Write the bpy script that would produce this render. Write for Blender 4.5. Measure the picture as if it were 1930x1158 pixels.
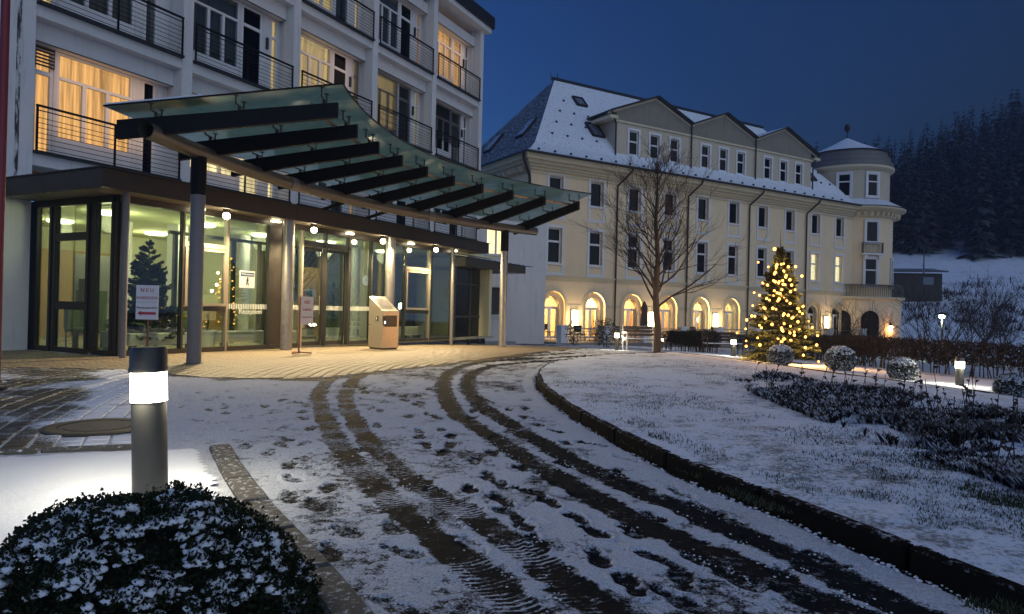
import bpy, math, random
import numpy as np
from mathutils import Vector, Matrix

for o in list(bpy.data.objects):
    bpy.data.objects.remove(o, do_unlink=True)
random.seed(7)
RNG = np.random.default_rng(11)
SC = bpy.context.scene
COL = SC.collection
R = math.radians

# ------------------------------------------------------------------ camera
CAMZ, ROLL, PITCH = 1.1, 1.4, 0.2226
cam = bpy.data.cameras.new("camera")
cam.lens, cam.sensor_width = 24.0, 36.0
cam.clip_start, cam.clip_end = 0.05, 3000
camo = bpy.data.objects.new("camera", cam)
COL.objects.link(camo)
camo.matrix_world = Matrix.Translation((0, 0, CAMZ)) @ Matrix.Rotation(R(90 + PITCH), 4, 'X') @ Matrix.Rotation(R(ROLL), 4, 'Z')
SC.camera = camo

# ------------------------------------------------------------------ dusk sky, soft fill lamp, exposure
SUN_EL, SUN_ROT = -5.0, 286.0
w = bpy.data.worlds.new("World")
SC.world = w
w.use_nodes = True
nt = w.node_tree
nt.nodes.clear()
sky = nt.nodes.new("ShaderNodeTexSky")
sky.sky_type = 'NISHITA'
sky.sun_disc = False
sky.sun_elevation = R(SUN_EL)
sky.sun_rotation = R(SUN_ROT)
sky.air_density, sky.dust_density, sky.ozone_density = 1.0, 0.3, 1.0
tint = nt.nodes.new("ShaderNodeMix")
tint.data_type, tint.blend_type = 'RGBA', 'MULTIPLY'
tint.inputs[0].default_value = 1.0
tint.inputs[7].default_value = (0.13, 0.40, 1.0, 1)
bg = nt.nodes.new("ShaderNodeBackground")
bg.inputs[1].default_value = 17.0
wo = nt.nodes.new("ShaderNodeOutputWorld")
nt.links.new(sky.outputs[0], tint.inputs[6])
nt.links.new(tint.outputs[2], bg.inputs[0])
nt.links.new(bg.outputs[0], wo.inputs[0])

sl = bpy.data.lights.new("front_fill_sun", 'SUN')  # added soft fill from the camera side, opposite the sky's afterglow
sl.energy = 1.20
sl.angle = R(90)
sl.color = (0.63, 0.78, 1.0)
so = bpy.data.objects.new("front_fill_sun", sl)
COL.objects.link(so)
so.rotation_euler = Vector((-0.55 * 0.9, 0.83 * 0.9, -0.42)).to_track_quat('-Z', 'Y').to_euler()

vs = SC.view_settings
vs.view_transform = 'Standard'
vs.look = 'None'
vs.exposure = 0.0
vs.gamma = 1.0
vs.use_curve_mapping = False
SC.render.engine = 'CYCLES'
SC.cycles.use_denoising = True
SC.cycles.max_bounces = 6
SC.cycles.diffuse_bounces = 3
SC.cycles.glossy_bounces = 3
SC.cycles.transmission_bounces = 4
SC.cycles.transparent_max_bounces = 12
SC.cycles.sample_clamp_indirect = 3.0
SC.cycles.caustics_reflective = False
SC.cycles.caustics_refractive = False

# ------------------------------------------------------------------ lie of the land and sight lines
F = 24.0 / 36.0 * 1930.0
_c, _s = math.cos(R(ROLL)), math.sin(R(ROLL))

def sp(x, w):
    return w * np.log1p(np.exp(np.clip(x / w, -40, 40)))

def g(x, y):
    """ground height: level at the entrance, falling gently to the right and to the far side"""
    s = 0.05 * sp(x - 5.0, 2.0) + 0.05 * sp(y - 21.0, 3.0)
    return -1.1 * np.tanh(s / 1.1)

def uv(px, py):
    dx, dy = px - 965.0, py - 579.0
    return (_c * dx + _s * dy) / F, -((-_s * dx + _c * dy) - 5.0) / F

def gp(px, py, h=0.0):
    """point of the ground (raised by h) seen at a picture position"""
    u, v = uv(px, py)
    lo, hi = 0.3, 400.0
    for _ in range(60):
        m = (lo + hi) / 2
        if CAMZ + v * m > float(g(u * m, m)) + h:
            lo = m
        else:
            hi = m
    return Vector((u * lo, lo, float(g(u * lo, lo)) + h))

def at(px, py, Y):
    u, v = uv(px, py)
    return Vector((u * Y, Y, CAMZ + v * Y))

class Fr:
    """a building's own axes: x along the facade, y into the building"""
    def __init__(s, ox, oy, ex, ey):
        n = math.hypot(ex, ey)
        s.ex, s.ey, s.ox, s.oy = ex / n, ey / n, ox, oy
        s.ang = math.atan2(ey, ex)
    def W(s, a, b, z=0.0):
        return Vector((s.ox + a * s.ex - b * s.ey, s.oy + a * s.ey + b * s.ex, z))
    def L(s, x, y):
        x, y = x - s.ox, y - s.oy
        return (x * s.ex + y * s.ey, -x * s.ey + y * s.ex)
    def xa(s, px, py, b):
        """position along the facade plane y = b seen at a picture position, with its height"""
        u, v = uv(px, py)
        # ox + a ex - b ey = u (oy + a ey + b ex)
        a = (u * (s.oy + b * s.ex) - s.ox + b * s.ey) / (s.ex - u * s.ey)
        Y = s.oy + a * s.ey + b * s.ex
        return a, CAMZ + v * Y
    def yb(s, px, py, a):
        u, v = uv(px, py)
        b = (s.ox + a * s.ex - u * (s.oy + a * s.ey)) / (s.ey + u * s.ex)
        Y = s.oy + a * s.ey + b * s.ex
        return b, CAMZ + v * Y

WF = Fr(0, 0, 1, 0)
LF = Fr(0, 0, 0.4556, 0.8902)
YF = Fr(0.926, 40.0, 0.86, 0.5105)

# ------------------------------------------------------------------ object helpers
OFF = {}

def tag(o, label=None, cat=None, group=None, kind=None):
    if label: o["label"] = label
    if cat: o["category"] = cat
    if group: o["group"] = group
    if kind: o["kind"] = kind
    return o

def root(name, label, cat, fr=WF, o=(0, 0, 0), group=None):
    e = bpy.data.objects.new(name, None)
    e.empty_display_size = 0.1
    e.location = fr.W(*o)
    e.rotation_euler = (0, 0, fr.ang)
    COL.objects.link(e)
    OFF[e.name] = Vector(o)
    return tag(e, label, cat, group)

def link(name, me, parent=None, loc=None):
    o = bpy.data.objects.new(name, me)
    COL.objects.link(o)
    if parent is not None:
        o.parent = parent
        OFF[o.name] = OFF.get(parent.name, Vector((0, 0, 0)))
    if loc is not None:
        o.location = loc
    return o

def copy_tree(o, parent=None):
    c = o.copy()
    COL.objects.link(c)
    OFF[c.name] = OFF.get(o.name, Vector((0, 0, 0)))
    if parent is not None:
        c.parent = parent
    for ch in list(o.children):
        copy_tree(ch, c)
    return c

class MB:
    def __init__(s):
        s.v, s.f, s.m = [], [], []
        s.mi = 0
    def add(s, vs, fs):
        n = len(s.v)
        s.v += [tuple(v) for v in vs]
        s.f += [tuple(i + n for i in f) for f in fs]
        s.m += [s.mi] * len(fs)
        return s
    def quad(s, a, b, c, d):
        return s.add([a, b, c, d], [(0, 1, 2, 3)])
    def tri(s, a, b, c):
        return s.add([a, b, c], [(0, 1, 2)])
    def box(s, x0, x1, y0, y1, z0, z1):
        return s.add([(x0, y0, z0), (x1, y0, z0), (x1, y1, z0), (x0, y1, z0), (x0, y0, z1), (x1, y0, z1), (x1, y1, z1), (x0, y1, z1)],
                     [(0, 3, 2, 1), (4, 5, 6, 7), (0, 1, 5, 4), (1, 2, 6, 5), (2, 3, 7, 6), (3, 0, 4, 7)])
    def bbox(s, x0, x1, y0, y1, z0, z1, b=0.01):
        """box with its upright edges and top edge chamfered"""
        ring = lambda i, z: [(x0 + i, y0, z), (x1 - i, y0, z), (x1, y0 + i, z), (x1, y1 - i, z), (x1 - i, y1, z), (x0 + i, y1, z), (x0, y1 - i, z), (x0, y0 + i, z)]
        top = [(x0 + b, y0 + b, z1), (x1 - b, y0 + b, z1), (x1 - b, y0 + b, z1), (x1 - b, y1 - b, z1), (x1 - b, y1 - b, z1), (x0 + b, y1 - b, z1), (x0 + b, y1 - b, z1), (x0 + b, y0 + b, z1)]
        top = [(min(max(p[0], x0 + b), x1 - b), min(max(p[1], y0 + b), y1 - b), z1) for p in ring(b, z1)]
        vs = ring(b, z0) + ring(b, z1 - b) + top
        fs = [tuple(range(7, -1, -1)), tuple(range(16, 24))]
        for k in (0, 8):
            for i in range(8):
                j = (i + 1) % 8
                fs.append((k + i, k + j, k + 8 + j, k + 8 + i))
        return s.add(vs, fs)
    def prism(s, poly, z0, z1):
        n = len(poly)
        vs = [(p[0], p[1], z0) for p in poly] + [(p[0], p[1], z1) for p in poly]
        fs = [tuple(range(n - 1, -1, -1)), tuple(range(n, 2 * n))]
        fs += [(i, (i + 1) % n, n + (i + 1) % n, n + i) for i in range(n)]
        return s.add(vs, fs)
    def tube(s, pts, r, n=8, caps=True):
        pts = [Vector(p) for p in pts]
        rr = r if isinstance(r, (list, tuple)) else [r] * len(pts)
        base = len(s.v)
        up = None
        for i, p in enumerate(pts):
            d = (pts[min(i + 1, len(pts) - 1)] - pts[max(i - 1, 0)])
            if d.length < 1e-9: d = Vector((0, 0, 1))
            d.normalize()
            if up is None:
                up = d.orthogonal().normalized()
            a = (up - d * up.dot(d))
            if a.length < 1e-6: a = d.orthogonal()
            a.normalize(); up = a
            b = d.cross(a)
            for k in range(n):
                an = 2 * math.pi * k / n
                s.v.append(tuple(p + (a * math.cos(an) + b * math.sin(an)) * rr[i]))
        nf = 0
        for i in range(len(pts) - 1):
            for k in range(n):
                j = (k + 1) % n
                s.f.append((base + i * n + k, base + i * n + j, base + (i + 1) * n + j, base + (i + 1) * n + k)); nf += 1
        if caps:
            s.f.append(tuple(base + k for k in range(n - 1, -1, -1)))
            s.f.append(tuple(base + (len(pts) - 1) * n + k for k in range(n))); nf += 2
        s.m += [s.mi] * nf
        return s
    def lathe(s, c, prof, n=16, a0=0.0, a1=None):
        full = a1 is None
        if full: a1 = a0 + 2 * math.pi
        m = n if full else n + 1
        base = len(s.v)
        for r, z in prof:
            for k in range(m):
                an = a0 + (a1 - a0) * k / n
                s.v.append((c[0] + r * math.cos(an), c[1] + r * math.sin(an), c[2] + z))
        nf = 0
        for i in range(len(prof) - 1):
            for k in range(n):
                j = (k + 1) % m
                s.f.append((base + i * m + k, base + i * m + j, base + (i + 1) * m + j, base + (i + 1) * m + k)); nf += 1
        if full:
            for i, rev in ((0, True), (len(prof) - 1, False)):
                if prof[i][0] > 1e-6:
                    q = [base + i * m + k for k in range(m)]
                    s.f.append(tuple(q[::-1] if rev else q)); nf += 1
        s.m += [s.mi] * nf
        return s
    def ball(s, c, r, n=8, rz=None):
        rz = rz or r
        return s.lathe(c, [(max(r * math.sin(math.pi * i / n), 1e-5), -rz * math.cos(math.pi * i / n)) for i in range(n + 1)], n + 2)
    def mesh(s, name, mats, off=(0, 0, 0), smooth=False):
        me = bpy.data.meshes.new(name)
        ox, oy, oz = off
        me.from_pydata([(a - ox, b - oy, c - oz) for a, b, c in s.v], [], s.f)
        for m in (mats if isinstance(mats, (list, tuple)) else [mats]):
            me.materials.append(m)
        if any(s.m):
            me.polygons.foreach_set("material_index", s.m)
        if smooth:
            me.polygons.foreach_set("use_smooth", [True] * len(me.polygons))
            try: me.set_sharp_from_angle(angle=R(40))
            except Exception: pass
        me.update()
        return me
    def part(s, name, mats, parent, smooth=False, kind=None, label=None):
        o = link(name, s.mesh(name, mats, OFF.get(parent.name, (0, 0, 0)), smooth), parent)
        return tag(o, label, None, None, kind)
    def thing(s, name, label, cat, mats, fr=WF, o=(0, 0, 0), group=None, kind=None, smooth=False):
        ob = link(name, s.mesh(name, mats, o, smooth))
        ob.location = fr.W(*o)
        ob.rotation_euler = (0, 0, fr.ang)
        OFF[ob.name] = Vector(o)
        return tag(ob, label, cat, group, kind)

def np_mesh(name, V, Fq, mats, mi=None, smooth=False):
    """mesh from numpy arrays; Fq has 3 or 4 columns"""
    me = bpy.data.meshes.new(name)
    k = Fq.shape[1]
    me.vertices.add(len(V)); me.vertices.foreach_set("co", np.ascontiguousarray(V, dtype=np.float32).ravel())
    me.loops.add(Fq.size); me.loops.foreach_set("vertex_index", np.ascontiguousarray(Fq, dtype=np.int32).ravel())
    me.polygons.add(len(Fq)); me.polygons.foreach_set("loop_start", np.arange(0, Fq.size, k, dtype=np.int32))
    for m in (mats if isinstance(mats, (list, tuple)) else [mats]):
        me.materials.append(m)
    if mi is not None:
        me.polygons.foreach_set("material_index", np.ascontiguousarray(mi, dtype=np.int32))
    if smooth:
        me.polygons.foreach_set("use_smooth", np.ones(len(Fq), dtype=bool))
    me.update(calc_edges=True)
    return me

def spot_lamp(name, loc, power, color, size=0.06, parent=None, kind='POINT', aim=None, angle=120, blend=0.6):
    l = bpy.data.lights.new(name, kind)
    l.energy, l.color = power, color
    l.shadow_soft_size = size
    if kind == 'SPOT':
        l.spot_size, l.spot_blend = R(angle), blend
    o = bpy.data.objects.new(name, l)
    COL.objects.link(o)
    if parent is not None:
        o.parent = parent
        o.matrix_parent_inverse = parent.matrix_basis.inverted()
    o.location = loc
    if aim is not None:
        o.rotation_euler = (Vector(aim) - Vector(loc)).to_track_quat('-Z', 'Y').to_euler()
    return o

# ------------------------------------------------------------------ materials
def nodes(name):
    m = bpy.data.materials.new(name)
    m.use_nodes = True
    t = m.node_tree
    for n in list(t.nodes):
        if n.type not in ('BSDF_PRINCIPLED', 'OUTPUT_MATERIAL'): t.nodes.remove(n)
    b = next(n for n in t.nodes if n.type == 'BSDF_PRINCIPLED')
    return m, t, b

def N(t, typ, **kw):
    n = t.nodes.new(typ)
    for k, v in kw.items(): setattr(n, k, v)
    return n

def mixc(t, fac, a, b, mode='MIX'):
    n = N(t, "ShaderNodeMix", data_type='RGBA', blend_type=mode)
    for i, x in ((0, fac), (6, a), (7, b)):
        if hasattr(x, "is_output"): t.links.new(x, n.inputs[i])
        elif i == 0: n.inputs[0].default_value = x
        else: n.inputs[i].default_value = (*x[:3], 1)
    return n.outputs[2]

def math_(t, op, a, b=None, c=None, clamp=False):
    n = N(t, "ShaderNodeMath", operation=op, use_clamp=clamp)
    for i, x in enumerate((a, b, c)):
        if x is None: continue
        if hasattr(x, "is_output"): t.links.new(x, n.inputs[i])
        else: n.inputs[i].default_value = x
    return n.outputs[0]

def ramp(t, x, lo, hi, a=0.0, b=1.0, smooth=True):
    n = N(t, "ShaderNodeMapRange", interpolation_type='SMOOTHSTEP' if smooth else 'LINEAR')
    t.links.new(x, n.inputs[0])
    for i, q in ((1, lo), (2, hi), (3, a), (4, b)): n.inputs[i].default_value = q
    return n.outputs[0]

def noise(t, vec, scale, detail=4, rough=0.6, dist=0.0):
    n = N(t, "ShaderNodeTexNoise")
    n.inputs["Scale"].default_value, n.inputs["Detail"].default_value = scale, detail
    n.inputs["Roughness"].default_value, n.inputs["Distortion"].default_value = rough, dist
    t.links.new(vec, n.inputs["Vector"])
    return n.outputs[0]

def bump(t, b, h, strength, dist=0.02):
    n = N(t, "ShaderNodeBump")
    n.inputs["Strength"].default_value, n.inputs["Distance"].default_value = strength, dist
    t.links.new(h, n.inputs["Height"])
    t.links.new(n.outputs[0], b.inputs["Normal"])

SNOWC = (0.76, 0.80, 0.89)

def mk(name, col, rough=0.6, metal=0.0, var=0.18, sc=3.0, bmp=0.25, bsc=40.0, snow=0.0, snz=0.55, streak=0.0, stc=(0.08, 0.075, 0.07), stretch=(1, 1, 1), spec=0.5, snsc=7):
    m, t, b = nodes(name)
    geo = N(t, "ShaderNodeNewGeometry")
    pos = geo.outputs["Position"]
    mp = N(t, "ShaderNodeMapping")
    mp.inputs["Scale"].default_value = stretch
    t.links.new(pos, mp.inputs[0])
    vec = mp.outputs[0]
    n1 = noise(t, vec, sc, 5)
    c = mixc(t, n1, [x * (1 - var) for x in col], [min(1, x * (1 + var)) for x in col])
    n2 = noise(t, vec, bsc, 3)
    c = mixc(t, ramp(t, n2, 0.35, 0.75, 0.0, var * 0.8), c, [x * 0.55 for x in col])
    if streak:
        mv = N(t, "ShaderNodeMapping"); mv.inputs["Scale"].default_value = (5, 5, 0.35)
        t.links.new(pos, mv.inputs[0])
        ns = noise(t, mv.outputs[0], 1.6, 6, 0.7)
        c = mixc(t, ramp(t, ns, 0.52, 0.8, 0, streak), c, stc)
    r0 = rough
    if snow:
        sx = N(t, "ShaderNodeSeparateXYZ"); t.links.new(geo.outputs["Normal"], sx.inputs[0])
        ns = noise(t, pos, snsc, 6, 0.7)
        up = ramp(t, sx.outputs[2], snz - 0.2, snz + 0.25)
        f = math_(t, 'MULTIPLY', up, ramp(t, math_(t, 'ADD', ns, snow - 0.5), 0.42, 0.62), clamp=True)
        c = mixc(t, f, c, SNOWC)
    t.links.new(c, b.inputs["Base Color"])
    t.links.new(ramp(t, n1, 0.2, 0.8, max(0.03, r0 - 0.12), min(1, r0 + 0.12)), b.inputs["Roughness"])
    b.inputs["Metallic"].default_value = metal
    b.inputs["Specular IOR Level"].default_value = spec
    if bmp: bump(t, b, n2, bmp, 0.01)
    return m

def emit(name, col, strength, var=0.0, sc=3.0, stretch=(1, 1, 1)):
    m, t, b = nodes(name)
    t.nodes.remove(b)
    e = N(t, "ShaderNodeEmission")
    out = next(n for n in t.nodes if n.type == 'OUTPUT_MATERIAL')
    e.inputs[0].default_value = (*col, 1)
    e.inputs[1].default_value = strength
    if var:
        geo = N(t, "ShaderNodeNewGeometry")
        mp = N(t, "ShaderNodeMapping"); mp.inputs["Scale"].default_value = stretch
        t.links.new(geo.outputs["Position"], mp.inputs[0])
        n1 = noise(t, mp.outputs[0], sc, 3)
        t.links.new(ramp(t, n1, 0.25, 0.75, strength * (1 - var), strength * (1 + var)), e.inputs[1])
    t.links.new(e.outputs[0], out.inputs[0])
    return m

def glass(name, tint=(0.9, 0.95, 0.92), refl=0.06, body=0.0, bodyc=(0.3, 0.45, 0.4), rough=0.0):
    """thin sheet: what shows through, what mirrors (more at a grazing angle), and a little body"""
    m, t, b = nodes(name)
    t.nodes.remove(b)
    out = next(n for n in t.nodes if n.type == 'OUTPUT_MATERIAL')
    tr = N(t, "ShaderNodeBsdfTransparent"); tr.inputs[0].default_value = (*tint, 1)
    gl = N(t, "ShaderNodeBsdfGlossy"); gl.inputs["Roughness"].default_value = rough
    lw = N(t, "ShaderNodeLayerWeight"); lw.inputs[0].default_value = 0.35
    f = math_(t, 'ADD', math_(t, 'MULTIPLY', lw.outputs[0], 0.55), refl, clamp=True)
    cur = tr.outputs[0]
    if body:
        d = N(t, "ShaderNodeBsdfDiffuse"); d.inputs[0].default_value = (*bodyc, 1)
        tl = N(t, "ShaderNodeBsdfTranslucent"); tl.inputs[0].default_value = (*bodyc, 1)
        md = N(t, "ShaderNodeMixShader"); md.inputs[0].default_value = 0.88
        t.links.new(d.outputs[0], md.inputs[1]); t.links.new(tl.outputs[0], md.inputs[2])
        mm = N(t, "ShaderNodeMixShader")
        geo = N(t, "ShaderNodeNewGeometry")
        nn = noise(t, geo.outputs["Position"], 1.7, 5, 0.65)
        t.links.new(ramp(t, nn, 0.3, 0.7, body * 0.75, min(1, body * 1.2)), mm.inputs[0])
        t.links.new(cur, mm.inputs[1]); t.links.new(md.outputs[0], mm.inputs[2])
        cur = mm.outputs[0]
    mx = N(t, "ShaderNodeMixShader")
    t.links.new(f, mx.inputs[0]); t.links.new(cur, mx.inputs[1]); t.links.new(gl.outputs[0], mx.inputs[2])
    t.links.new(mx.outputs[0], out.inputs[0])
    return m

def sheer(name, col):
    m, t, b = nodes(name)
    t.nodes.remove(b)
    out = next(n for n in t.nodes if n.type == 'OUTPUT_MATERIAL')
    a, c = N(t, "ShaderNodeBsdfTranslucent"), N(t, "ShaderNodeBsdfDiffuse")
    mx = N(t, "ShaderNodeMixShader"); mx.inputs[0].default_value = 0.35
    a.inputs[0].default_value = c.inputs[0].default_value = (*col, 1)
    t.links.new(a.outputs[0], mx.inputs[1]); t.links.new(c.outputs[0], mx.inputs[2]); t.links.new(mx.outputs[0], out.inputs[0])
    return m

M = {}
M["white_wall"] = mk("white_plaster", (0.66, 0.64, 0.63), 0.85, var=0.10, bmp=0.15, bsc=60, streak=0.35)
M["white_trim"] = mk("white_trim_paint", (0.72, 0.70, 0.70), 0.6, var=0.08, bmp=0.08)
M["yellow"] = mk("yellow_plaster", (0.84, 0.64, 0.41), 0.9, var=0.10, sc=1.2, bmp=0.25, bsc=50, streak=0.34, stc=(0.34, 0.27, 0.18))
M["cream_trim"] = mk("cream_plaster", (0.62, 0.53, 0.36), 0.85, var=0.10, bmp=0.1, streak=0.12)
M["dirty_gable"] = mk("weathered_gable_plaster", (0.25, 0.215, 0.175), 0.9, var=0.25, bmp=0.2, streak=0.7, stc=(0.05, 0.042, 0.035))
M["dormer_wall"] = mk("pale_dormer_plaster", (0.56, 0.47, 0.35), 0.9, var=0.12, bmp=0.2, streak=0.3)
M["dark_steel"] = mk("dark_painted_steel", (0.011, 0.0105, 0.012), 0.55, var=0.3, sc=6, bmp=0.1, streak=0.15, stc=(0.05, 0.05, 0.05), spec=0.12)
M["galv"] = mk("galvanised_steel", (0.30, 0.29, 0.28), 0.42, 0.8, var=0.3, sc=14, bmp=0.1)
M["pole"] = mk("grey_painted_pole", (0.17, 0.165, 0.17), 0.5, var=0.2, sc=5, bmp=0.1, streak=0.15)
M["frame_dark"] = mk("dark_bronze_frame", (0.035, 0.031, 0.027), 0.38, 0.3, var=0.2, bmp=0.05)
M["frame_light"] = mk("light_bronze_frame", (0.32, 0.28, 0.23), 0.4, 0.5, var=0.15, bmp=0.05)
M["fascia"] = mk("bronze_fascia_sheet", (0.036, 0.031, 0.027), 0.45, 0.25, var=0.2, sc=1.5, bmp=0.05)
M["soffit"] = mk("soffit_sheet", (0.22, 0.19, 0.15), 0.5, 0.1, var=0.15, sc=1.0, bmp=0.05)
M["slate_snow"] = mk("slate_under_snow", (0.05, 0.05, 0.058), 0.7, var=0.3, sc=2, bmp=0.5, bsc=12, snow=0.645, snz=0.2, snsc=9)
M["slate"] = mk("slate_with_rime", (0.07, 0.07, 0.078), 0.7, var=0.35, sc=2, bmp=0.5, bsc=12, snow=0.43, snz=0.2)
M["snow"] = mk("snow", SNOWC, 0.75, var=0.05, sc=5, bmp=0.5, bsc=35, spec=0.2)
M["lead"] = mk("dark_gutter_metal", (0.02, 0.02, 0.024), 0.5, 0.2, bmp=0.05)
M["band"] = mk("grey_sheet_band", (0.16, 0.15, 0.145), 0.55, 0.2, var=0.2, bmp=0.1)
M["night_glass"] = mk("unlit_window_glass", (0.004, 0.005, 0.007), 0.10, var=0.2, sc=1, bmp=0.0, spec=0.22)
M["clear_glass"] = glass("clear_glass", (0.86, 0.93, 0.86), 0.035)
M["room_glass"] = glass("room_window_glass", (0.92, 0.94, 0.92), 0.04)
M["canopy_glass"] = glass("green_canopy_glass", (0.42, 0.68, 0.57), 0.03, 0.88, (0.66, 0.90, 0.82), 0.15)
M["curtain_orange"] = emit("lit_orange_curtain", (1.0, 0.50, 0.17), 0.95, 0.55, 2.2, (5, 5, 0.25))
M["curtain_yellow"] = emit("lit_yellow_curtain", (1.0, 0.72, 0.34), 0.85, 0.45, 2.2, (5, 5, 0.25))
M["curtain_bright"] = emit("lit_pale_curtain", (1.0, 0.80, 0.42), 1.9, 0.4, 2.2, (4, 4, 0.25))
M["curtain_dark"] = mk("unlit_curtain", (0.20, 0.18, 0.17), 0.9, var=0.4, sc=2, stretch=(6, 6, 0.3), bmp=0.1)
M["blind"] = mk("grey_blind_slat", (0.055, 0.055, 0.06), 0.5, 0.2, var=0.2)
M["red_paint"] = mk("dark_red_paint", (0.16, 0.012, 0.022), 0.5, var=0.2, bmp=0.1)
M["sign_white"] = mk("sign_face_white", (0.66, 0.64, 0.66), 0.5, var=0.06, bmp=0.02)
M["sign_red"] = mk("sign_print_red", (0.40, 0.03, 0.05), 0.6, var=0.1, bmp=0)
M["sign_black"] = mk("sign_print_black", (0.02, 0.02, 0.025), 0.6, var=0.1, bmp=0)
M["sign_blue"] = mk("sign_print_blue", (0.03, 0.085, 0.16), 0.6, var=0.1, bmp=0)
M["print_white"] = mk("glass_print_white", (0.75, 0.78, 0.72), 0.6, var=0.05, bmp=0)
M["wood"] = mk("honey_wood_panel", (0.46, 0.27, 0.09), 0.5, var=0.25, sc=2, stretch=(8, 8, 0.8), bmp=0.1)
M["old_wood"] = mk("weathered_wood", (0.050, 0.038, 0.030), 0.8, var=0.35, sc=3, stretch=(3, 3, 3), bmp=0.3, snow=0.45, snz=0.6)
M["rust_pole"] = mk("rusty_sign_pole", (0.20, 0.07, 0.035), 0.6, 0.2, var=0.25, bmp=0.15)
M["kiosk"] = mk("brushed_steel", (0.42, 0.37, 0.31), 0.36, 0.75, var=0.12, sc=4, stretch=(1, 1, 8), bmp=0.08)
M["bark"] = mk("dark_bark", (0.050, 0.040, 0.034), 0.9, var=0.35, sc=6, bmp=0.5, bsc=30)
M["twig"] = mk("winter_twig", (0.040, 0.030, 0.028), 0.9, var=0.3, sc=6, bmp=0.0)
M["bronze"] = mk("dark_finial_metal", (0.02, 0.018, 0.016), 0.5, 0.3, bmp=0)
M["concrete"] = mk("concrete_strip", (0.085, 0.080, 0.072), 0.85, var=0.35, sc=8, bmp=0.6, bsc=70, snsc=26, snow=0.41, snz=0.6)
M["kerb"] = mk("wet_kerb_stone", (0.010, 0.0095, 0.009), 0.8, var=0.4, sc=5, bmp=0.6, bsc=45, spec=0.03, snsc=22, snow=0.40, snz=0.7)
M["iron"] = mk("cast_iron", (0.05, 0.048, 0.045), 0.55, 0.4, var=0.3, sc=8, bmp=0.4, bsc=60)
M["plastic_dark"] = mk("dark_plastic", (0.02, 0.02, 0.022), 0.45, bmp=0.03)
M["bollard"] = mk("bollard_grey_paint", (0.055, 0.055, 0.052), 0.5, 0.2, var=0.12, bmp=0.04)
M["cloth_dark"] = mk("folded_parasol_cloth", (0.08, 0.05, 0.045), 0.9, var=0.3, bmp=0.2)
M["interior"] = mk("lobby_wall_paint", (0.58, 0.56, 0.36), 0.85, var=0.06, bmp=0.03)
M["ceiling"] = mk("lobby_ceiling_paint", (0.62, 0.63, 0.38), 0.9, var=0.04, bmp=0.02)
M["lobby_floor"] = mk("lobby_floor_tile", (0.30, 0.30, 0.24), 0.3, var=0.12, bmp=0.02)
M["poster"] = mk("poster_green", (0.12, 0.20, 0.05), 0.5, var=0.5, sc=1.2, bmp=0)
M["leaf"] = mk("indoor_leaf", (0.035, 0.075, 0.025), 0.45, var=0.4, sc=3, bmp=0)
M["needle"] = mk("fir_needle", (0.018, 0.034, 0.016), 0.6, var=0.45, sc=2, bmp=0)
M["needle_snow"] = mk("fir_needle_with_snow", (0.028, 0.040, 0.016), 0.6, var=0.45, sc=2, bmp=0, snow=0.33, snz=0.55)
M["lamp_hot"] = emit("bollard_lamp_glass", (1.0, 0.92, 0.70), 16.0)
M["lamp_warm"] = emit("downlight_lamp", (1.0, 0.80, 0.50), 60.0)
M["fairy"] = emit("fairy_bulb", (1.0, 0.40, 0.075), 8.0)
M["wall_lamp"] = emit("wall_lamp_glass", (1.0, 0.80, 0.46), 9.0)
M["ceil_lamp"] = emit("ceiling_lamp_disc", (1.0, 0.95, 0.66), 9.0)
M["street"] = emit("street_lamp_glass", (0.86, 1.0, 0.66), 60.0)
# ================================================================== GROUND
def gpv(px, py, h=0.0):
    px, py = np.asarray(px, float), np.asarray(py, float)
    dx, dy = px - 965.0, py - 579.0
    u = (_c * dx + _s * dy) / F
    v = -((-_s * dx + _c * dy) - 5.0) / F
    lo, hi = np.full(px.shape, 0.3), np.full(px.shape, 300.0)
    for _ in range(45):
        m = (lo + hi) / 2
        up = CAMZ + v * m > g(u * m, m) + h
        lo, hi = np.where(up, m, lo), np.where(up, hi, m)
    return u * lo, lo

def inside(poly, X, Y):
    P = np.asarray(poly, float)
    r = np.zeros(X.shape, bool)
    j = len(P) - 1
    for i in range(len(P)):
        xi, yi, xj, yj = P[i, 0], P[i, 1], P[j, 0], P[j, 1]
        c = ((yi > Y) != (yj > Y))
        with np.errstate(divide='ignore', invalid='ignore'):
            c &= X < (xj - xi) * (Y - yi) / (yj - yi + 1e-12) + xi
        r ^= c
        j = i
    return r

def dist_line(P, X, Y):
    """distance to a polyline, run along it, signed side"""
    P = np.asarray(P, float)
    best = np.full(X.shape, 1e9); run = np.zeros(X.shape); side = np.zeros(X.shape)
    acc = 0.0
    for i in range(len(P) - 1):
        ax, ay = P[i]; bx, by = P[i + 1]
        L = math.hypot(bx - ax, by - ay) + 1e-9
        ux, uy = (bx - ax) / L, (by - ay) / L
        t = np.clip((X - ax) * ux + (Y - ay) * uy, 0, L)
        ex, ey = X - ax - t * ux, Y - ay - t * uy
        d = np.hypot(ex, ey)
        k = d < best
        best = np.where(k, d, best); run = np.where(k, acc + t, run)
        side = np.where(k, ux * ey - uy * ex, side)
        acc += L
    return best, run, side

def spline(P, n=8):
    P = [Vector((p[0], p[1], 0)) for p in P]
    out = []
    for i in range(len(P) - 1):
        p0, p1, p2, p3 = P[max(i - 1, 0)], P[i], P[i + 1], P[min(i + 2, len(P) - 1)]
        for k in range(n):
            t = k / n
            q = 0.5 * ((2 * p1) + (p2 - p0) * t + (2 * p0 - 5 * p1 + 4 * p2 - p3) * t * t + (3 * p1 - p0 - 3 * p2 + p3) * t ** 3)
            out.append((q.x, q.y))
    out.append((P[-1].x, P[-1].y))
    return out

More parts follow.
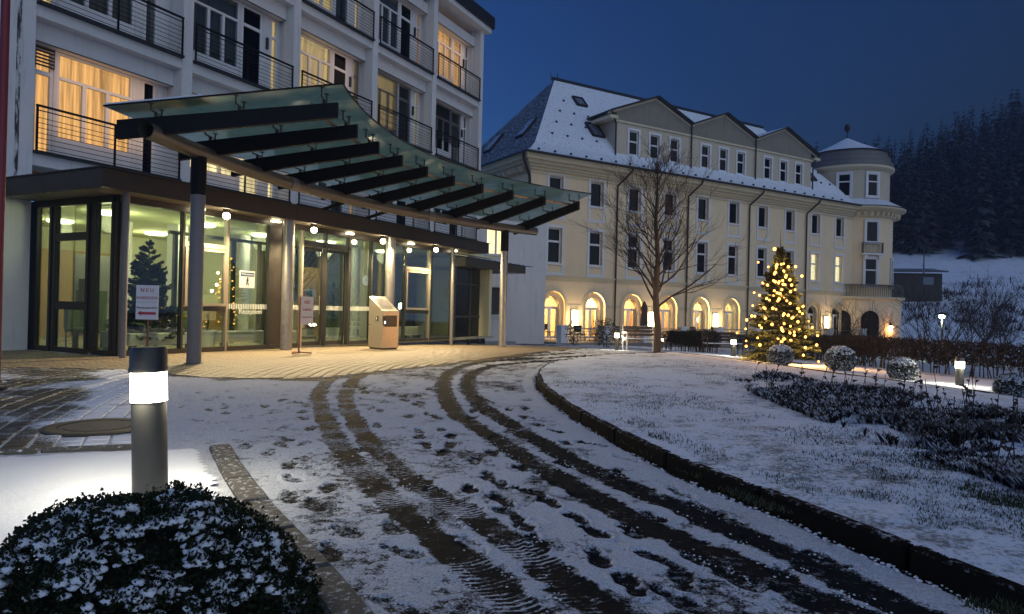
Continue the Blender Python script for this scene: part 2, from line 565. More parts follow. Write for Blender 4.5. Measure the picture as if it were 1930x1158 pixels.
def gl(pts):
    return [tuple(gp(*p)[:2]) for p in pts]

def vnoise(X, Y, s, seed=0):
    """cheap smooth value noise"""
    rg = np.random.default_rng(seed)
    T = rg.random((64, 64))
    x, y = X * s, Y * s
    i, j = np.floor(x).astype(int), np.floor(y).astype(int)
    fx, fy = x - i, y - j
    fx, fy = fx * fx * (3 - 2 * fx), fy * fy * (3 - 2 * fy)
    a, b = T[i % 64, j % 64], T[(i + 1) % 64, j % 64]
    c, d = T[i % 64, (j + 1) % 64], T[(i + 1) % 64, (j + 1) % 64]
    return (a * (1 - fx) + b * fx) * (1 - fy) + (c * (1 - fx) + d * fx) * fy

# ---- outlines on the ground
KERB = spline(gl([(1250, 672), (1150, 676), (1085, 683), (1040, 693), (1018, 706), (1012, 722), (1022, 742), (1048, 765), (1096, 799), (1193, 854), (1289, 903),
                  (1385, 943), (1482, 979), (1578, 1022), (1723, 1085), (1867, 1148), (2010, 1212), (2200, 1300), (2600, 1480), (3100, 1700)]), 6)
PATHE = spline(gl([(1278, 669), (1400, 684), (1500, 698), (1600, 713), (1700, 726), (1800, 739), (1930, 758), (2100, 785), (2300, 820), (2800, 905)]), 5)
LAWN = KERB[::-1] + PATHE + [(12.0, 1.0)]
FORE = gl([(-160, 700), (0, 696), (100, 697), (250, 700), (340, 712), (480, 717), (620, 715), (700, 705), (830, 690), (960, 673), (1062, 660)])
FOREPOLY = FORE + [(3.0, 26.0), LF.W(22, 13.2)[:2], LF.W(8.2, 13.2)[:2], LF.W(8.2, 17)[:2], LF.W(2.0, 17)[:2]]
BEDL = [tuple(gp(*p)[:2]) for p in [(-260, 880), (0, 868), (200, 858), (388, 852), (412, 895), (446, 952), (520, 1048), (602, 1160), (680, 1290)]] + [(-1.2, 1.0), (-4.5, 1.0)]
TRACKS = [[(1040, 664), (930, 670), (760, 685), (650, 700), (606, 735), (605, 765), (634, 830), (688, 900), (782, 985), (885, 1068), (990, 1158), (1080, 1230)],
          [(1080, 667), (960, 674), (800, 690), (690, 705), (656, 735), (657, 770), (694, 830), (768, 900), (898, 980), (1026, 1070), (1150, 1158), (1260, 1235)],
          [(1150, 669), (1040, 675), (930, 681), (870, 692), (838, 715), (850, 768), (920, 820), (1050, 900), (1200, 985), (1400, 1072), (1600, 1160), (1720, 1215)],
          [(1180, 673), (1090, 678), (980, 685), (920, 693), (884, 712), (893, 752), (960, 800), (1100, 880), (1300, 968), (1500, 1052), (1720, 1160), (1900, 1240)]]
TRACKS = [spline(gl(p), 6) for p in TRACKS]
HALF = [0.092, 0.092, 0.105, 0.105]

# ---- the drive: trodden and driven snow over dark paving
def grid(u0, u1, nu, ys):
    U = np.linspace(u0, u1, nu)
    UU, YY = np.meshgrid(U, ys)
    return (UU * YY), YY

ys = np.concatenate([np.linspace(1.15, 2.25, 50, endpoint=False), 1416.0 / np.arange(628.0, 33.0, -1.65)])
X, Y = grid(-1.12, 1.12, 1120, ys)
nr, nc = X.shape
xf, yf = X.ravel(), Y.ravel()
cov = 0.70 + 0.30 * (vnoise(xf, yf, 0.9, 1) - 0.5) + 0.35 * (vnoise(xf, yf, 5.0, 2) - 0.5) + 0.3 * (vnoise(xf, yf, 17.0, 5) - 0.5)
trk = np.zeros_like(xf); tu = np.zeros_like(xf); tv = np.full_like(xf, 3.0)
near = np.full_like(xf, 9.0); trd = np.zeros_like(xf)
for k, P in enumerate(TRACKS):
    d, run, side = dist_line(P, xf, yf)
    d = d + 0.03 * (vnoise(xf, yf, 6.0, 20 + k) - 0.5) + 0.05 * (vnoise(xf, yf, 21.0, 25 + k) - 0.5)
    h = HALF[k]
    a = 1 - np.clip((d - h * 0.82) / (h * 0.40), 0, 1)
    trk = np.maximum(trk, a)
    if k < 2: trd = np.maximum(trd, a)
    kk = d < near
    near = np.where(kk, d, near)
    tu = np.where(kk, run, tu); tv = np.where(kk, side / h, tv)
cov += 0.16 * np.clip((-0.24 - xf / yf) / 0.22, 0, 1) * np.clip((12 - yf) / 3, 0, 1)
worn = 0.17 + 0.50 * np.clip(vnoise(xf, yf, 4.3, 6) - 0.40, 0, 1) + 0.25 * (vnoise(xf, yf, 26.0, 7) - 0.5)
cov = cov * (1 - trk) + trk * worn
# between the ruts the snow is thin and grey further off
df, _, _ = dist_line(FORE, xf, yf)
inf = inside(FOREPOLY, xf, yf)
fs = np.where(inf, df, -df)
tan = np.clip(0.5 + fs / 0.5 + 1.2 * (vnoise(xf, yf, 2.2, 8) - 0.5), 0, 1)
cov = cov * (1 - tan) + tan * 0.02
mid = np.clip((yf - 8.5) / 6, 0, 1) * (1 - tan) * np.clip(1 - np.abs(xf + 0.6 - 0.05 * yf) / 3.2, 0, 1)
cov -= 0.42 * mid * vnoise(xf * 0.4 + yf * 0.9, yf * 0.25 - xf, 2.5, 9)
prn = np.zeros_like(xf); rim = np.zeros_like(xf)
taken = []
def footprint(px, py, ang, dark=1.0, ln=1.0, world=None):
    cx, cy = world if world else gp(px, py)[:2]
    if any(math.hypot(cx - q[0], cy - q[1]) < 0.17 for q in taken): return
    taken.append((cx, cy))
    m = np.nonzero((np.abs(xf - cx) < 0.28) & (np.abs(yf - cy) < 0.28))[0]
    if not len(m): return
    ca, sa = math.cos(ang), math.sin(ang)
    dx, dy = xf[m] - cx, yf[m] - cy
    a, b = (dx * ca + dy * sa) / ln, -dx * sa + dy * ca
    wob = 0.16 * (vnoise(xf[m], yf[m], 30.0, 12) - 0.5)
    e1 = np.hypot((a - 0.045) / 0.105, b / 0.052) + wob
    e2 = np.hypot((a + 0.095) / 0.06, b / 0.038) + wob
    s = np.clip((1.15 - np.minimum(e1, e2)) / 0.3, 0, 1) * dark
    prn[m] = np.maximum(prn[m], s)
    ed = np.minimum(e1, e2)
    rim[m] = np.maximum(rim[m], np.clip(1 - np.abs(ed - 1.32) / 0.28, 0, 1) * dark)
WALKS = [([(890, 745), (905, 790), (880, 830), (930, 900), (985, 965), (1060, 1030), (1125, 1090), (1160, 1140), (1230, 1190)], 0.55, 0.95, 0.10),
         ([(985, 770), (985, 800), (1040, 832), (1120, 870), (1175, 905), (1290, 945), (1420, 1025), (1560, 1105), (1640, 1158)], 0.9, 0.95, 0.10),
         ([(800, 740), (815, 800), (860, 850), (925, 925), (1090, 1000), (1230, 1090), (1330, 1158)], 0.36, 1.0, 0.16),
         ([(990, 905), (1100, 965), (1180, 1025), (1290, 1085), (1400, 1158)], 0.45, 1.0, 0.12),
         ([(880, 860), (960, 900), (1090, 950), (1200, 1010), (1350, 1090), (1470, 1158)], 0.33, 1.0, 0.10),
         ([(1010, 800), (1075, 832), (1140, 862), (1215, 912), (1305, 945)], 0.5, 1.0, 0.06),
         ([(560, 755), (575, 800), (520, 850), (480, 880), (560, 920), (610, 965), (700, 1010), (730, 1100)], 0.42, 0.62, 0.13),
         ([(420, 745), (440, 790), (520, 815), (590, 880), (640, 960), (730, 1040), (840, 1120), (900, 1158)], 0.36, 0.66, 0.15),
         ([(470, 740), (505, 780), (540, 860), (600, 910), (690, 970), (770, 1060), (870, 1158)], 0.5, 0.55, 0.2),
         ([(360, 760), (470, 830), (560, 900), (660, 990), (690, 1050), (830, 1158)], 0.6, 0.5, 0.2),
         ([(940, 760), (960, 840), (1040, 920), (1150, 985), (1260, 1050), (1360, 1120)], 0.30, 0.95, 0.20),
         ([(1120, 985), (1230, 1040), (1330, 1090), (1430, 1130), (1540, 1180)], 0.26, 1.0, 0.16),
         ([(400, 735), (430, 770), (470, 810), (500, 850), (540, 880)], 0.34, 0.6, 0.25),
         ([(640, 1010), (700, 1060), (760, 1110), (820, 1158)], 0.32, 0.7, 0.22),
         ([(740, 735), (770, 790), (790, 850), (850, 930)], 0.45, 0.85, 0.22),
         ([(700, 730), (750, 760), (800, 790), (850, 870)], 0.5, 0.8, 0.2)]
rw = random.Random(4)
for P, step, dark, jit in WALKS:
    L = spline(gl(P), 10)
    acc, nxt, lr = 0.0, 0.0, 1
    for i in range(len(L) - 1):
        (ax, ay), (bx, by) = L[i], L[i + 1]
        d = math.hypot(bx - ax, by - ay)
        acc += d
        if acc >= nxt:
            nxt += step * rw.uniform(0.75, 1.25)
            an = math.atan2(by - ay, bx - ax)
            lr = -lr
            ox, oy = -math.sin(an) * 0.10 * lr + rw.gauss(0, jit), math.cos(an) * 0.10 * lr + rw.gauss(0, jit)
            footprint(0, 0, an + rw.gauss(0.1 * lr, 0.15) + (math.pi if rw.random() < 0.4 else 0), dark * rw.uniform(0.7, 1.0), rw.uniform(0.72, 0.95), world=(ax + ox, ay + oy))
for px, py in [(1165, 800), (1200, 806), (1105, 748), (1126, 756), (1130, 770), (1045, 805), (1085, 832), (1115, 838), (1150, 860), (1185, 867), (1298, 942), (1325, 958), (1290, 1140), (1110, 1105), (1050, 1020),
               (1095, 1055), (945, 945), (985, 955), (1440, 1030), (1490, 1040), (1560, 1055), (1600, 1070), (1390, 1085), (1265, 1060), (1330, 1065)]:
    footprint(px, py, R(rw.uniform(95, 150)), 0.95, 1.05)
cov = cov * (1 - prn) + prn * (0.04 + 0.34 * vnoise(xf, yf, 34.0, 14) + 0.25 * np.clip(vnoise(xf, yf, 3.0, 15) - .45, 0, 1))
dk, _, _ = dist_line(KERB, xf, yf)
cov = np.where(dk < 0.05, 0.25, np.where(dk < 0.22, cov * 0.85 + 0.22, cov))
zz = g(xf, yf) + 0.012 * np.clip(cov, 0, 1) - 0.009 * prn + 0.007 * rim * (1 - prn) * np.clip(cov + .3, 0, 1) + 0.008 * (vnoise(xf, yf, 7.0, 30) - 0.5) + 0.007 * np.clip(cov, 0, 1) * (vnoise(xf, yf, 19.0, 31) - 0.4)
idx = np.arange(nr * nc).reshape(nr, nc)
Q = np.stack([idx[:-1, :-1], idx[:-1, 1:], idx[1:, 1:], idx[1:, :-1]], -1).reshape(-1, 4)
# no sheet under the lawn, nor under the building
cx, cy = xf[Q].mean(1), yf[Q].mean(1)
dkq, _, _ = dist_line(KERB, cx, cy)
lx, ly = cx * LF.ex + cy * LF.ey, -cx * LF.ey + cy * LF.ex
keep = ~(inside(LAWN, cx, cy) & (dkq > 0.3)) & ~((lx > 8.6) & (lx < 21.5) & (ly > 13.05)) & ~(ly > 16.2)
Q = Q[keep]
me = np_mesh("driveway", np.stack([xf, yf, zz], 1), Q, [], smooth=True)
for nm, arr in (("snow_cover", cov), ("rut", trd * np.clip((12.0 - yf) / 4.0, 0, 1)), ("rut_run", tu), ("rut_side", tv), ("dry", tan)):
    at_ = me.attributes.new(nm, 'FLOAT', 'POINT')
    at_.data.foreach_set("value", np.ascontiguousarray(arr, dtype=np.float32))

def drive_mat():
    m, t, b = nodes("driven_snow_on_paving")
    A = lambda n: [x for x in [N(t, "ShaderNodeAttribute", attribute_name=n)]][0].outputs["Fac"]
    pos = N(t, "ShaderNodeNewGeometry").outputs["Position"]
    cov, rut, ru, rs, dry = A("snow_cover"), A("rut"), A("rut_run"), A("rut_side"), A("dry")
    n1 = noise(t, pos, 22, 6, 0.7)
    n2 = noise(t, pos, 90, 4, 0.7)
    n3 = noise(t, pos, 2.5, 3, 0.6)
    # tyre tread: slanted lugs in the wheel ruts
    ph = math_(t, 'ADD', math_(t, 'MULTIPLY', ru, 2 * math.pi / 0.036), math_(t, 'MULTIPLY', math_(t, 'ABSOLUTE', rs), 4.0))
    ph = math_(t, 'ADD', ph, math_(t, 'MULTIPLY', n1, 3.4))
    lug = ramp(t, math_(t, 'SINE', ph), 0.0, 0.9)
    lug = math_(t, 'MULTIPLY', lug, ramp(t, n3, 0.40, 0.62))
    lug = math_(t, 'MULTIPLY', lug, rut)
    s = math_(t, 'ADD', cov, math_(t, 'MULTIPLY', math_(t, 'SUBTRACT', n1, 0.5), 1.15))
    s = math_(t, 'ADD', s, math_(t, 'MULTIPLY', math_(t, 'SUBTRACT', n2, 0.5), 0.85))
    s = math_(t, 'ADD', s, math_(t, 'MULTIPLY', lug, 0.42))
    f = ramp(t, s, 0.36, 0.60)
    wet = mixc(t, n1, (0.008, 0.0085, 0.0095), (0.027, 0.028, 0.030))
    sand = mixc(t, n1, (0.12, 0.095, 0.062), (0.21, 0.165, 0.105))
    base = mixc(t, dry, wet, sand)
    sn = mixc(t, ramp(t, n2, 0.3, 0.7), (0.44, 0.46, 0.50), SNOWC)
    t.links.new(mixc(t, f, base, sn), b.inputs["Base Color"])
    t.links.new(ramp(t, f, 0, 1, 0.62, 0.85), b.inputs["Roughness"])
    b.inputs["Specular IOR Level"].default_value = 0.015
    h = math_(t, 'ADD', math_(t, 'MULTIPLY', f, 0.9), math_(t, 'MULTIPLY', n1, 0.7))
    h = math_(t, 'ADD', h, math_(t, 'MULTIPLY', n2, 0.35))
    bump(t, b, h, 0.95, 0.020)
    return m
me.materials.append(drive_mat())
o = link("driveway", me); tag(o, "snowy drive with dark tyre ruts and footprints curving to the entrance", None, None, "structure")

# ---- wide ground sheet beneath and beyond, to the horizon
ga = np.concatenate([-np.geomspace(900, 26, 14), np.linspace(-24, 70, 95), np.geomspace(74, 900, 14)])
gb = np.concatenate([[-60, -20, -6], np.linspace(0, 66, 67), np.geomspace(70, 900, 12)])
GX, GY = np.meshgrid(ga, gb)
def hill_h(x, y):
    """snowy slope and wooded hillside behind the right end of the big house"""
    s = np.maximum(0, (y - 66) * 0.9 + (x - 45) * 0.22) * np.clip((x - 22) / 18, 0, 1)
    e = np.minimum(s, 36) * 0.29 + np.maximum(0, s - 36) * 0.60
    cap = 23 + 24 * np.clip((x / np.maximum(y, 1) - 0.5) / 0.25, 0, 1.6)
    return cap * np.tanh(e / cap)
lz = -0.06 + 0 * GX
GZ = g(GX, GY) + lz + hill_h(GX, GY)
idx = np.arange(GX.size).reshape(GX.shape)
Q = np.stack([idx[:-1, :-1], idx[:-1, 1:], idx[1:, 1:], idx[1:, :-1]], -1).reshape(-1, 4)
def snowy_ground(name, speck, dark=(0.05, 0.045, 0.03), sc=3.0, thr=0.5):
    m, t, b = nodes(name)
    pos = N(t, "ShaderNodeNewGeometry").outputs["Position"]
    n1, n2, n3 = noise(t, pos, sc, 6, 0.75), noise(t, pos, sc * 9, 4, 0.7), noise(t, pos, sc * 0.18, 3)
    s = math_(t, 'ADD', math_(t, 'MULTIPLY', n1, 0.55), math_(t, 'MULTIPLY', n2, 0.45))
    s = math_(t, 'ADD', s, math_(t, 'MULTIPLY', math_(t, 'SUBTRACT', n3, 0.5), 0.35))
    f = ramp(t, s, thr - 0.06, thr + 0.08, 1.0, 1 - speck)
    c = mixc(t, f, mixc(t, n2, dark, [x * 2.2 for x in dark]), SNOWC)
    t.links.new(c, b.inputs["Base Color"]); b.inputs["Roughness"].default_value = 0.8
    b.inputs["Specular IOR Level"].default_value = 0.2
    bump(t, b, math_(t, 'ADD', n1, math_(t, 'MULTIPLY', n2, 0.5)), 0.6, 0.03)
    return m
me = np_mesh("ground", np.stack([GX.ravel(), GY.ravel(), GZ.ravel()], 1), Q, snowy_ground("snowy_ground", 0.8, sc=0.9, thr=0.60), smooth=True)
tag(link("ground", me), "snow covered ground around the buildings and up the slope", None, None, "structure")

# ---- lawn island with a kerb
def lawn_z(x, y):
    x, y = np.asarray(x, float), np.asarray(y, float)
    d, _, _ = dist_line(KERB, x, y)
    e, _, _ = dist_line(PATHE, x, y)
    return g(x, y) + 0.115 + 0.08 * np.tanh(np.minimum(d, e) / 1.6) - 0.08 * np.exp(-e / 0.8)

ly_ = 1416.0 / np.arange(640.0, 62.0, -2.4)
LX, LY = grid(-0.02, 1.45, 770, ly_)
lxf, lyf = LX.ravel(), LY.ravel()
dk, _, _ = dist_line(KERB, lxf, lyf)
lz = lawn_z(lxf, lyf) + 0.014 * (vnoise(lxf, lyf, 4, 40) - 0.5) + 0.012 * (vnoise(lxf, lyf, 13, 41) - 0.5)
idx = np.arange(LX.size).reshape(LX.shape)
Q = np.stack([idx[:-1, :-1], idx[:-1, 1:], idx[1:, 1:], idx[1:, :-1]], -1).reshape(-1, 4)
ins = inside(LAWN, lxf, lyf) & (dk > 0.03)
Q = Q[ins[Q].all(1)]
used = np.unique(Q); rem = np.full(len(lxf), -1); rem[used] = np.arange(len(used))
me = np_mesh("lawn", np.stack([lxf, lyf, lz], 1)[used], rem[Q], snowy_ground("snowy_lawn", 0.75, (0.018, 0.026, 0.010), 4.0, 0.545), smooth=True)
tag(link("lawn", me), "lawn island under thin snow with grass poking through", None, None, "structure")

# kerb stones, one by one
ks = tag(bpy.data.objects.new("kerb", None), "dark wet kerb of long stones round the snowy lawn", None, None, "structure")
COL.objects.link(ks)
def stones_along(P, parent, ln, wd, ht, mat, name, lift=0.0, gap=0.012, tilt=0.006):
    d = [0.0]
    for i in range(len(P) - 1): d.append(d[-1] + math.hypot(P[i + 1][0] - P[i][0], P[i + 1][1] - P[i][1]))
    pt = lambda s: (float(np.interp(s, d, [p[0] for p in P])), float(np.interp(s, d, [p[1] for p in P])))
    n = int(d[-1] / ln)
    for k in range(n):
        a, b_ = pt(k * ln + gap), pt((k + 1) * ln - gap)
        ex, ey = b_[0] - a[0], b_[1] - a[1]
        L = math.hypot(ex, ey)
        mb = MB(); mb.bbox(0, L, 0, wd, -0.12, ht + rw.uniform(-tilt, tilt), 0.014)
        o = link(name, mb.mesh(name, mat), parent)
        o.location = (a[0], a[1], float(g(*a)) + lift)
        o.rotation_euler = (0, -math.atan2(float(g(*b_)) - float(g(*a)), L), math.atan2(ey, ex))
stones_along(KERB, ks, 0.98, 0.075, 0.118, M["kerb"], "kerb_stone")
pe = tag(bpy.data.objects.new("path_edging", None), "low dark edging between lawn and path", None, None, "structure")
COL.objects.link(pe)
stones_along([(p[0], p[1]) for p in PATHE], pe, 1.25, 0.08, 0.075, M["kerb"], "edging_stone")
# path behind the lawn
PB = [tuple(p) for p in PATHE]
PF = spline(gl([(1255, 663), (1400, 671), (1500, 682), (1600, 694), (1700, 706), (1800, 715), (1930, 728), (2100, 745), (2300, 765), (2800, 815)]), 5)
mb = MB()
for i in range(len(PB) - 1):
    q = [PB[i], PB[i + 1], PF[i + 1], PF[i]]
    mb.quad(*[(p[0], p[1], float(g(*p)) + 0.045) for k, p in enumerate(q)])
tag(mb.thing("path", None, None, M["snow"]), "snow covered path between lawn edging and hedge", None, None, "structure")

# flush concrete strip round the bed at the lower left, with the snow lying in the bed
bx = [p for p in BEDL]
bxs = np.arange(-5.2, -.3, .045); bys = np.arange(1.0, 6.0, .045)
BX, BY = np.meshgrid(bxs, bys)
fx, fy = BX.ravel(), BY.ravel()
dbe, _, _ = dist_line(bx, fx, fy)
BZ = g(fx, fy) + .018 + .020 * np.tanh(dbe / .12) + .022 * (vnoise(fx, fy, 2.1, 80) - .5) + .010 * (vnoise(fx, fy, 6.5, 81) - .5) + .006 * (vnoise(fx, fy, 17., 82) - .5)
ib_ = inside(bx, fx, fy) & (dbe > .02 + .03 * vnoise(fx, fy, 5., 83))
idx = np.arange(BX.size).reshape(BX.shape)
Q = np.stack([idx[:-1, :-1], idx[:-1, 1:], idx[1:, 1:], idx[1:, :-1]], -1).reshape(-1, 4)
Q = Q[ib_[Q].all(1)]; used = np.unique(Q); rem = np.full(len(fx), -1); rem[used] = np.arange(len(used))
pb_ = tag(link("planting_bed", np_mesh("planting_bed", np.stack([fx, fy, BZ], 1)[used], rem[Q], M["snow"], smooth=True)), None, None, None, "structure")
pb_["label"] = "flat planting bed under smooth untouched snow at the lower left"
es = tag(bpy.data.objects.new("bed_edging", None), "flush concrete edging strip of the planting bed, snow dusted", None, None, "structure")
COL.objects.link(es)
edge = [tuple(gp(*p)[:2]) for p in [(-160, 868), (0, 862), (200, 852), (392, 847)]]
stones_along(edge, es, 0.7, 0.07, 0.045, M["concrete"], "edging_stone", tilt=0.003)
edge = [tuple(gp(*p)[:2]) for p in [(394, 848), (412, 890), (450, 952), (526, 1048), (608, 1160), (690, 1290)]]
stones_along(edge, es, 0.55, 0.15, 0.040, M["concrete"], "edging_stone", tilt=0.003)

# ---- pavers: single stones at the lower left, one joined field under the canopy
CP = (10.0, 12.0)
PS = 0.172
def paver_mat(name, a, b_, snow):
    m, t, b = nodes(name)
    pos = N(t, "ShaderNodeNewGeometry").outputs["Position"]
    oi = N(t, "ShaderNodeObjectInfo").outputs["Random"]
    n1, n2, n3 = noise(t, pos, 3.0, 4), noise(t, pos, 60, 4, 0.7), noise(t, pos, 1.1, 4, 0.6)
    sx = N(t, "ShaderNodeSeparateXYZ"); t.links.new(pos, sx.inputs[0])
    drift = ramp(t, math_(t, 'ADD', sx.outputs[0], math_(t, 'MULTIPLY', sx.outputs[1], 0.5)), -1.25, -0.1, 0.0, 0.50)
    k = math_(t, 'ADD', math_(t, 'MULTIPLY', n1, 0.7), math_(t, 'MULTIPLY', oi, 0.3))
    c = mixc(t, k, a, b_)
    c = mixc(t, ramp(t, n2, 0.4, 0.75, 0, 0.5), c, [x * 0.45 for x in a])
    if snow:
        sp_ = math_(t, 'ADD', math_(t, 'MULTIPLY', n3, 0.8), math_(t, 'MULTIPLY', n2, 0.35))
        sp_ = math_(t, 'ADD', sp_, drift)
        c = mixc(t, ramp(t, sp_, snow - 0.07, snow + 0.07), c, SNOWC)
    t.links.new(c, b.inputs["Base Color"])
    b.inputs["Roughness"].default_value = 0.6
    bump(t, b, n2, 0.35, 0.006)
    return m
pm_snow = paver_mat("dusted_paver", (0.026, 0.024, 0.022), (0.060, 0.054, 0.047), 0.64)
pm_dry = paver_mat("dry_sand_paver", (0.17, 0.13, 0.085), (0.30, 0.235, 0.15), 0)
fc = tag(bpy.data.objects.new("forecourt", None), "forecourt of concrete pavers laid in arcs before the entrance", None, None, "structure")
COL.objects.link(fc)
paver_me = MB().bbox(-PS / 2 + 0.009, PS / 2 - 0.009, -PS / 2 + 0.009, PS / 2 - 0.009, -0.03, 0.0, 0.007).mesh("paver", pm_snow)
cand, dryp = [], []
for ri in range(int(9.0 / PS), int(21.0 / PS)):
    r = ri * PS
    n = int(2 * math.pi * r / PS)
    for k in range(n):
        an = 2 * math.pi * (k + 0.5 * (ri % 2)) / n
        x, y = CP[0] + r * math.cos(an), CP[1] + r * math.sin(an)
        if -11 < x < 4 and 3.5 < y < 25:
            cand.append((x, y, an))
ca = np.array(cand)
infc = inside(FOREPOLY, ca[:, 0], ca[:, 1])
dfc, _, _ = dist_line(FORE, ca[:, 0], ca[:, 1])
inb = inside(BEDL, ca[:, 0], ca[:, 1])
dbed, _, _ = dist_line(BEDL[:4], ca[:, 0], ca[:, 1])
man = gp(188, 808)
left = []
V, Q4 = [], []
def add_paver(x, y, an, zt):
    c_, s_ = math.cos(an), math.sin(an)
    h, b_ = PS / 2 - 0.006, 0.008
    n = len(V)
    for q, z in ((h, -0.02), (h, -b_), (h - b_, 0.0)):
        for sx, sy in ((-1, -1), (1, -1), (1, 1), (-1, 1)):
            V.append((x + (sx * c_ - sy * s_) * q, y + (sx * s_ + sy * c_) * q, zt + z))
    for l in (0, 4):
        for i in range(4):
            j = (i + 1) % 4
            Q4.append((n + l + i, n + l + j, n + l + 4 + j, n + l + 4 + i))
    Q4.append((n + 8, n + 9, n + 10, n + 11))
for i, (x, y, an) in enumerate(cand):
    z = float(g(x, y))
    if infc[i] and dfc[i] > 0.12:
        lx, ly = LF.L(x, y)
        if (ly < 13.25 or lx < 8.3) and ly < 16.6:
            add_paver(x, y, an, z + 0.014 + rw.uniform(-0.002, 0.002))
    elif not infc[i] and not inb[i] and dbed[i] > 0.22 and y > 4.6:
        u = x / y
        if -0.86 < u < -0.50 and y < 11.8 and math.hypot(x - man.x, y - man.y) > 0.46:
            left.append((y, x, y, an, z))
left.sort()
for _, x, y, an, z in left[:300]:
    o = link("paver", paver_me, fc)
    o.location = (x, y, z + 0.018 - 0.02 * min(1, max(0, (x / y + .57) / .07)) + rw.uniform(-0.003, 0.003))
    o.rotation_euler = (rw.gauss(0, 0.008), rw.gauss(0, 0.008), an)
tag(link("paver_field", np_mesh("paver_field", np.array(V), np.array(Q4), pm_dry), fc), None, None, None, "stuff")
V, Q4 = [], []
for _, x, y, an, z in left[300:]:
    add_paver(x, y, an, z + 0.018 - 0.02 * min(1, max(0, (x / y + .57) / .07)) + rw.uniform(-0.003, 0.003))
if Q4: tag(link("dusted_paver_field", np_mesh("dusted_paver_field", np.array(V), np.array(Q4), pm_snow), fc), None, None, None, "stuff")

# manhole cover
mh = root("manhole_cover", "round cast iron manhole cover among the snowy pavers beside the bollard", "manhole cover", WF, (man.x, man.y, float(g(man.x, man.y))))
c0 = (man.x, man.y, float(g(man.x, man.y)))
MB().lathe(c0, [(0.31, 0.0), (0.31, 0.026), (0.40, 0.028), (0.43, 0.022), (0.43, 0.0)], 40).part("ring", M["iron"], mh)
mb = MB(); mb.lathe(c0, [(0.30, 0.0), (0.30, 0.022), (0.26, 0.022), (0.26, 0.026), (0.0001, 0.026)], 40)
mb.part("lid", mk("manhole_concrete", (0.09, 0.085, 0.075), 0.75, var=0.3, sc=10, bmp=0.4, bsc=70, snow=0.3, snz=0.6), mh)

# ---- grass blades through the snow
def px_in(poly, n, jitter=None):
    P = np.asarray(poly, float)
    x0, y0, x1, y1 = P[:, 0].min(), P[:, 1].min(), P[:, 0].max(), P[:, 1].max()
    px, py = RNG.uniform(x0, x1, n), RNG.uniform(y0, y1, n)
    k = inside(poly, px, py)
    return px[k], py[k]
px, py = px_in([(1030, 712), (1090, 690), (1280, 676), (1930, 765), (2000, 1190), (1720, 1055), (1385, 912), (1190, 825), (1090, 770)], 170000)
gx, gy = gpv(px, py, 0.2)
dens = 0.55 * vnoise(gx, gy, 1.1, 50) + 0.45 * vnoise(gx, gy, 4.2, 51)
k = (dens > 0.40) & (dist_line(KERB, gx, gy)[0] > 0.16) & (RNG.random(len(gx)) < np.clip((dens - 0.38) * 1.9, 0, 1))
gx, gy = gx[k], gy[k]
n = len(gx)
gz = lawn_z(gx, gy) - 0.006
hh = RNG.uniform(0.010, 0.036, n) * (0.8 + 0.02 * gy)
an, ln = RNG.uniform(0, 2 * np.pi, n), RNG.uniform(0.2, 0.9, n) * hh
wd = 0.0024 + 0.00035 * gy
tx, ty = np.cos(an), np.sin(an)
V = np.empty((n, 3, 3))
V[:, 0] = np.stack([gx - ty * wd, gy + tx * wd, gz], 1)
V[:, 1] = np.stack([gx + ty * wd, gy - tx * wd, gz], 1)
V[:, 2] = np.stack([gx + tx * ln, gy + ty * ln, gz + hh], 1)
blade = mk("winter_grass", (0.030, 0.042, 0.014), 0.8, var=0.5, sc=5, bmp=0)
tag(link("grass", np_mesh("grass", V.reshape(-1, 3), np.arange(3 * n).reshape(-1, 3), blade)), "short grass blades poking through thin snow on the lawn", "grass", None, "stuff")

# ---- planted bed in the lawn: frosted heather with dry stalks
BED = [(1383, 713), (1450, 704), (1560, 717), (1700, 739), (1930, 776), (2000, 790), (2240, 830), (2300, 880), (2240, 960), (2080, 950), (1930, 912), (1850, 888), (1750, 855), (1650, 822), (1540, 785), (1450, 752), (1400, 731)]
px, py = px_in(BED, 46000)
gx, gy = gpv(px, py, 0.22)
k = (0.6 * vnoise(gx, gy, 1.6, 60) + 0.4 * vnoise(gx, gy, 6.0, 63)) > 0.42
gx, gy = gx[k], gy[k]
n = len(gx)
gz = lawn_z(gx, gy)
hgt = 0.025 + 0.085 * vnoise(gx, gy, 1.9, 61)
Vs, Fs = [], []
for j in range(5):
    an, tl = RNG.uniform(0, 2 * np.pi, n), RNG.uniform(0.1, 1.0, n)
    h = hgt * RNG.uniform(0.5, 1.15, n)
    tx, ty = np.cos(an), np.sin(an)
    w_ = 0.006 + 0.0006 * gy
    V = np.empty((n, 3, 3))
    V[:, 0] = np.stack([gx - ty * w_, gy + tx * w_, gz], 1)
    V[:, 1] = np.stack([gx + ty * w_, gy - tx * w_, gz + 0.4 * h], 1)
    V[:, 2] = np.stack([gx + tx * tl * h, gy + ty * tl * h, gz + h], 1)
    Vs.append(V.reshape(-1, 3))
V = np.concatenate(Vs)
heather = mk("frosted_heather", (0.017, 0.013, 0.013), 0.85, var=0.5, sc=4, bmp=0, snow=0.51, snz=0.35, spec=0.15)
tag(link("bedding_plants", np_mesh("bedding_plants", V, np.arange(len(V)).reshape(-1, 3), heather)), "dark frosted heather filling the flower bed on the lawn", "heather", None, "stuff")
px, py = px_in(BED, 300)
sx, sy = gpv(px, py, 0.22)
mb = MB()
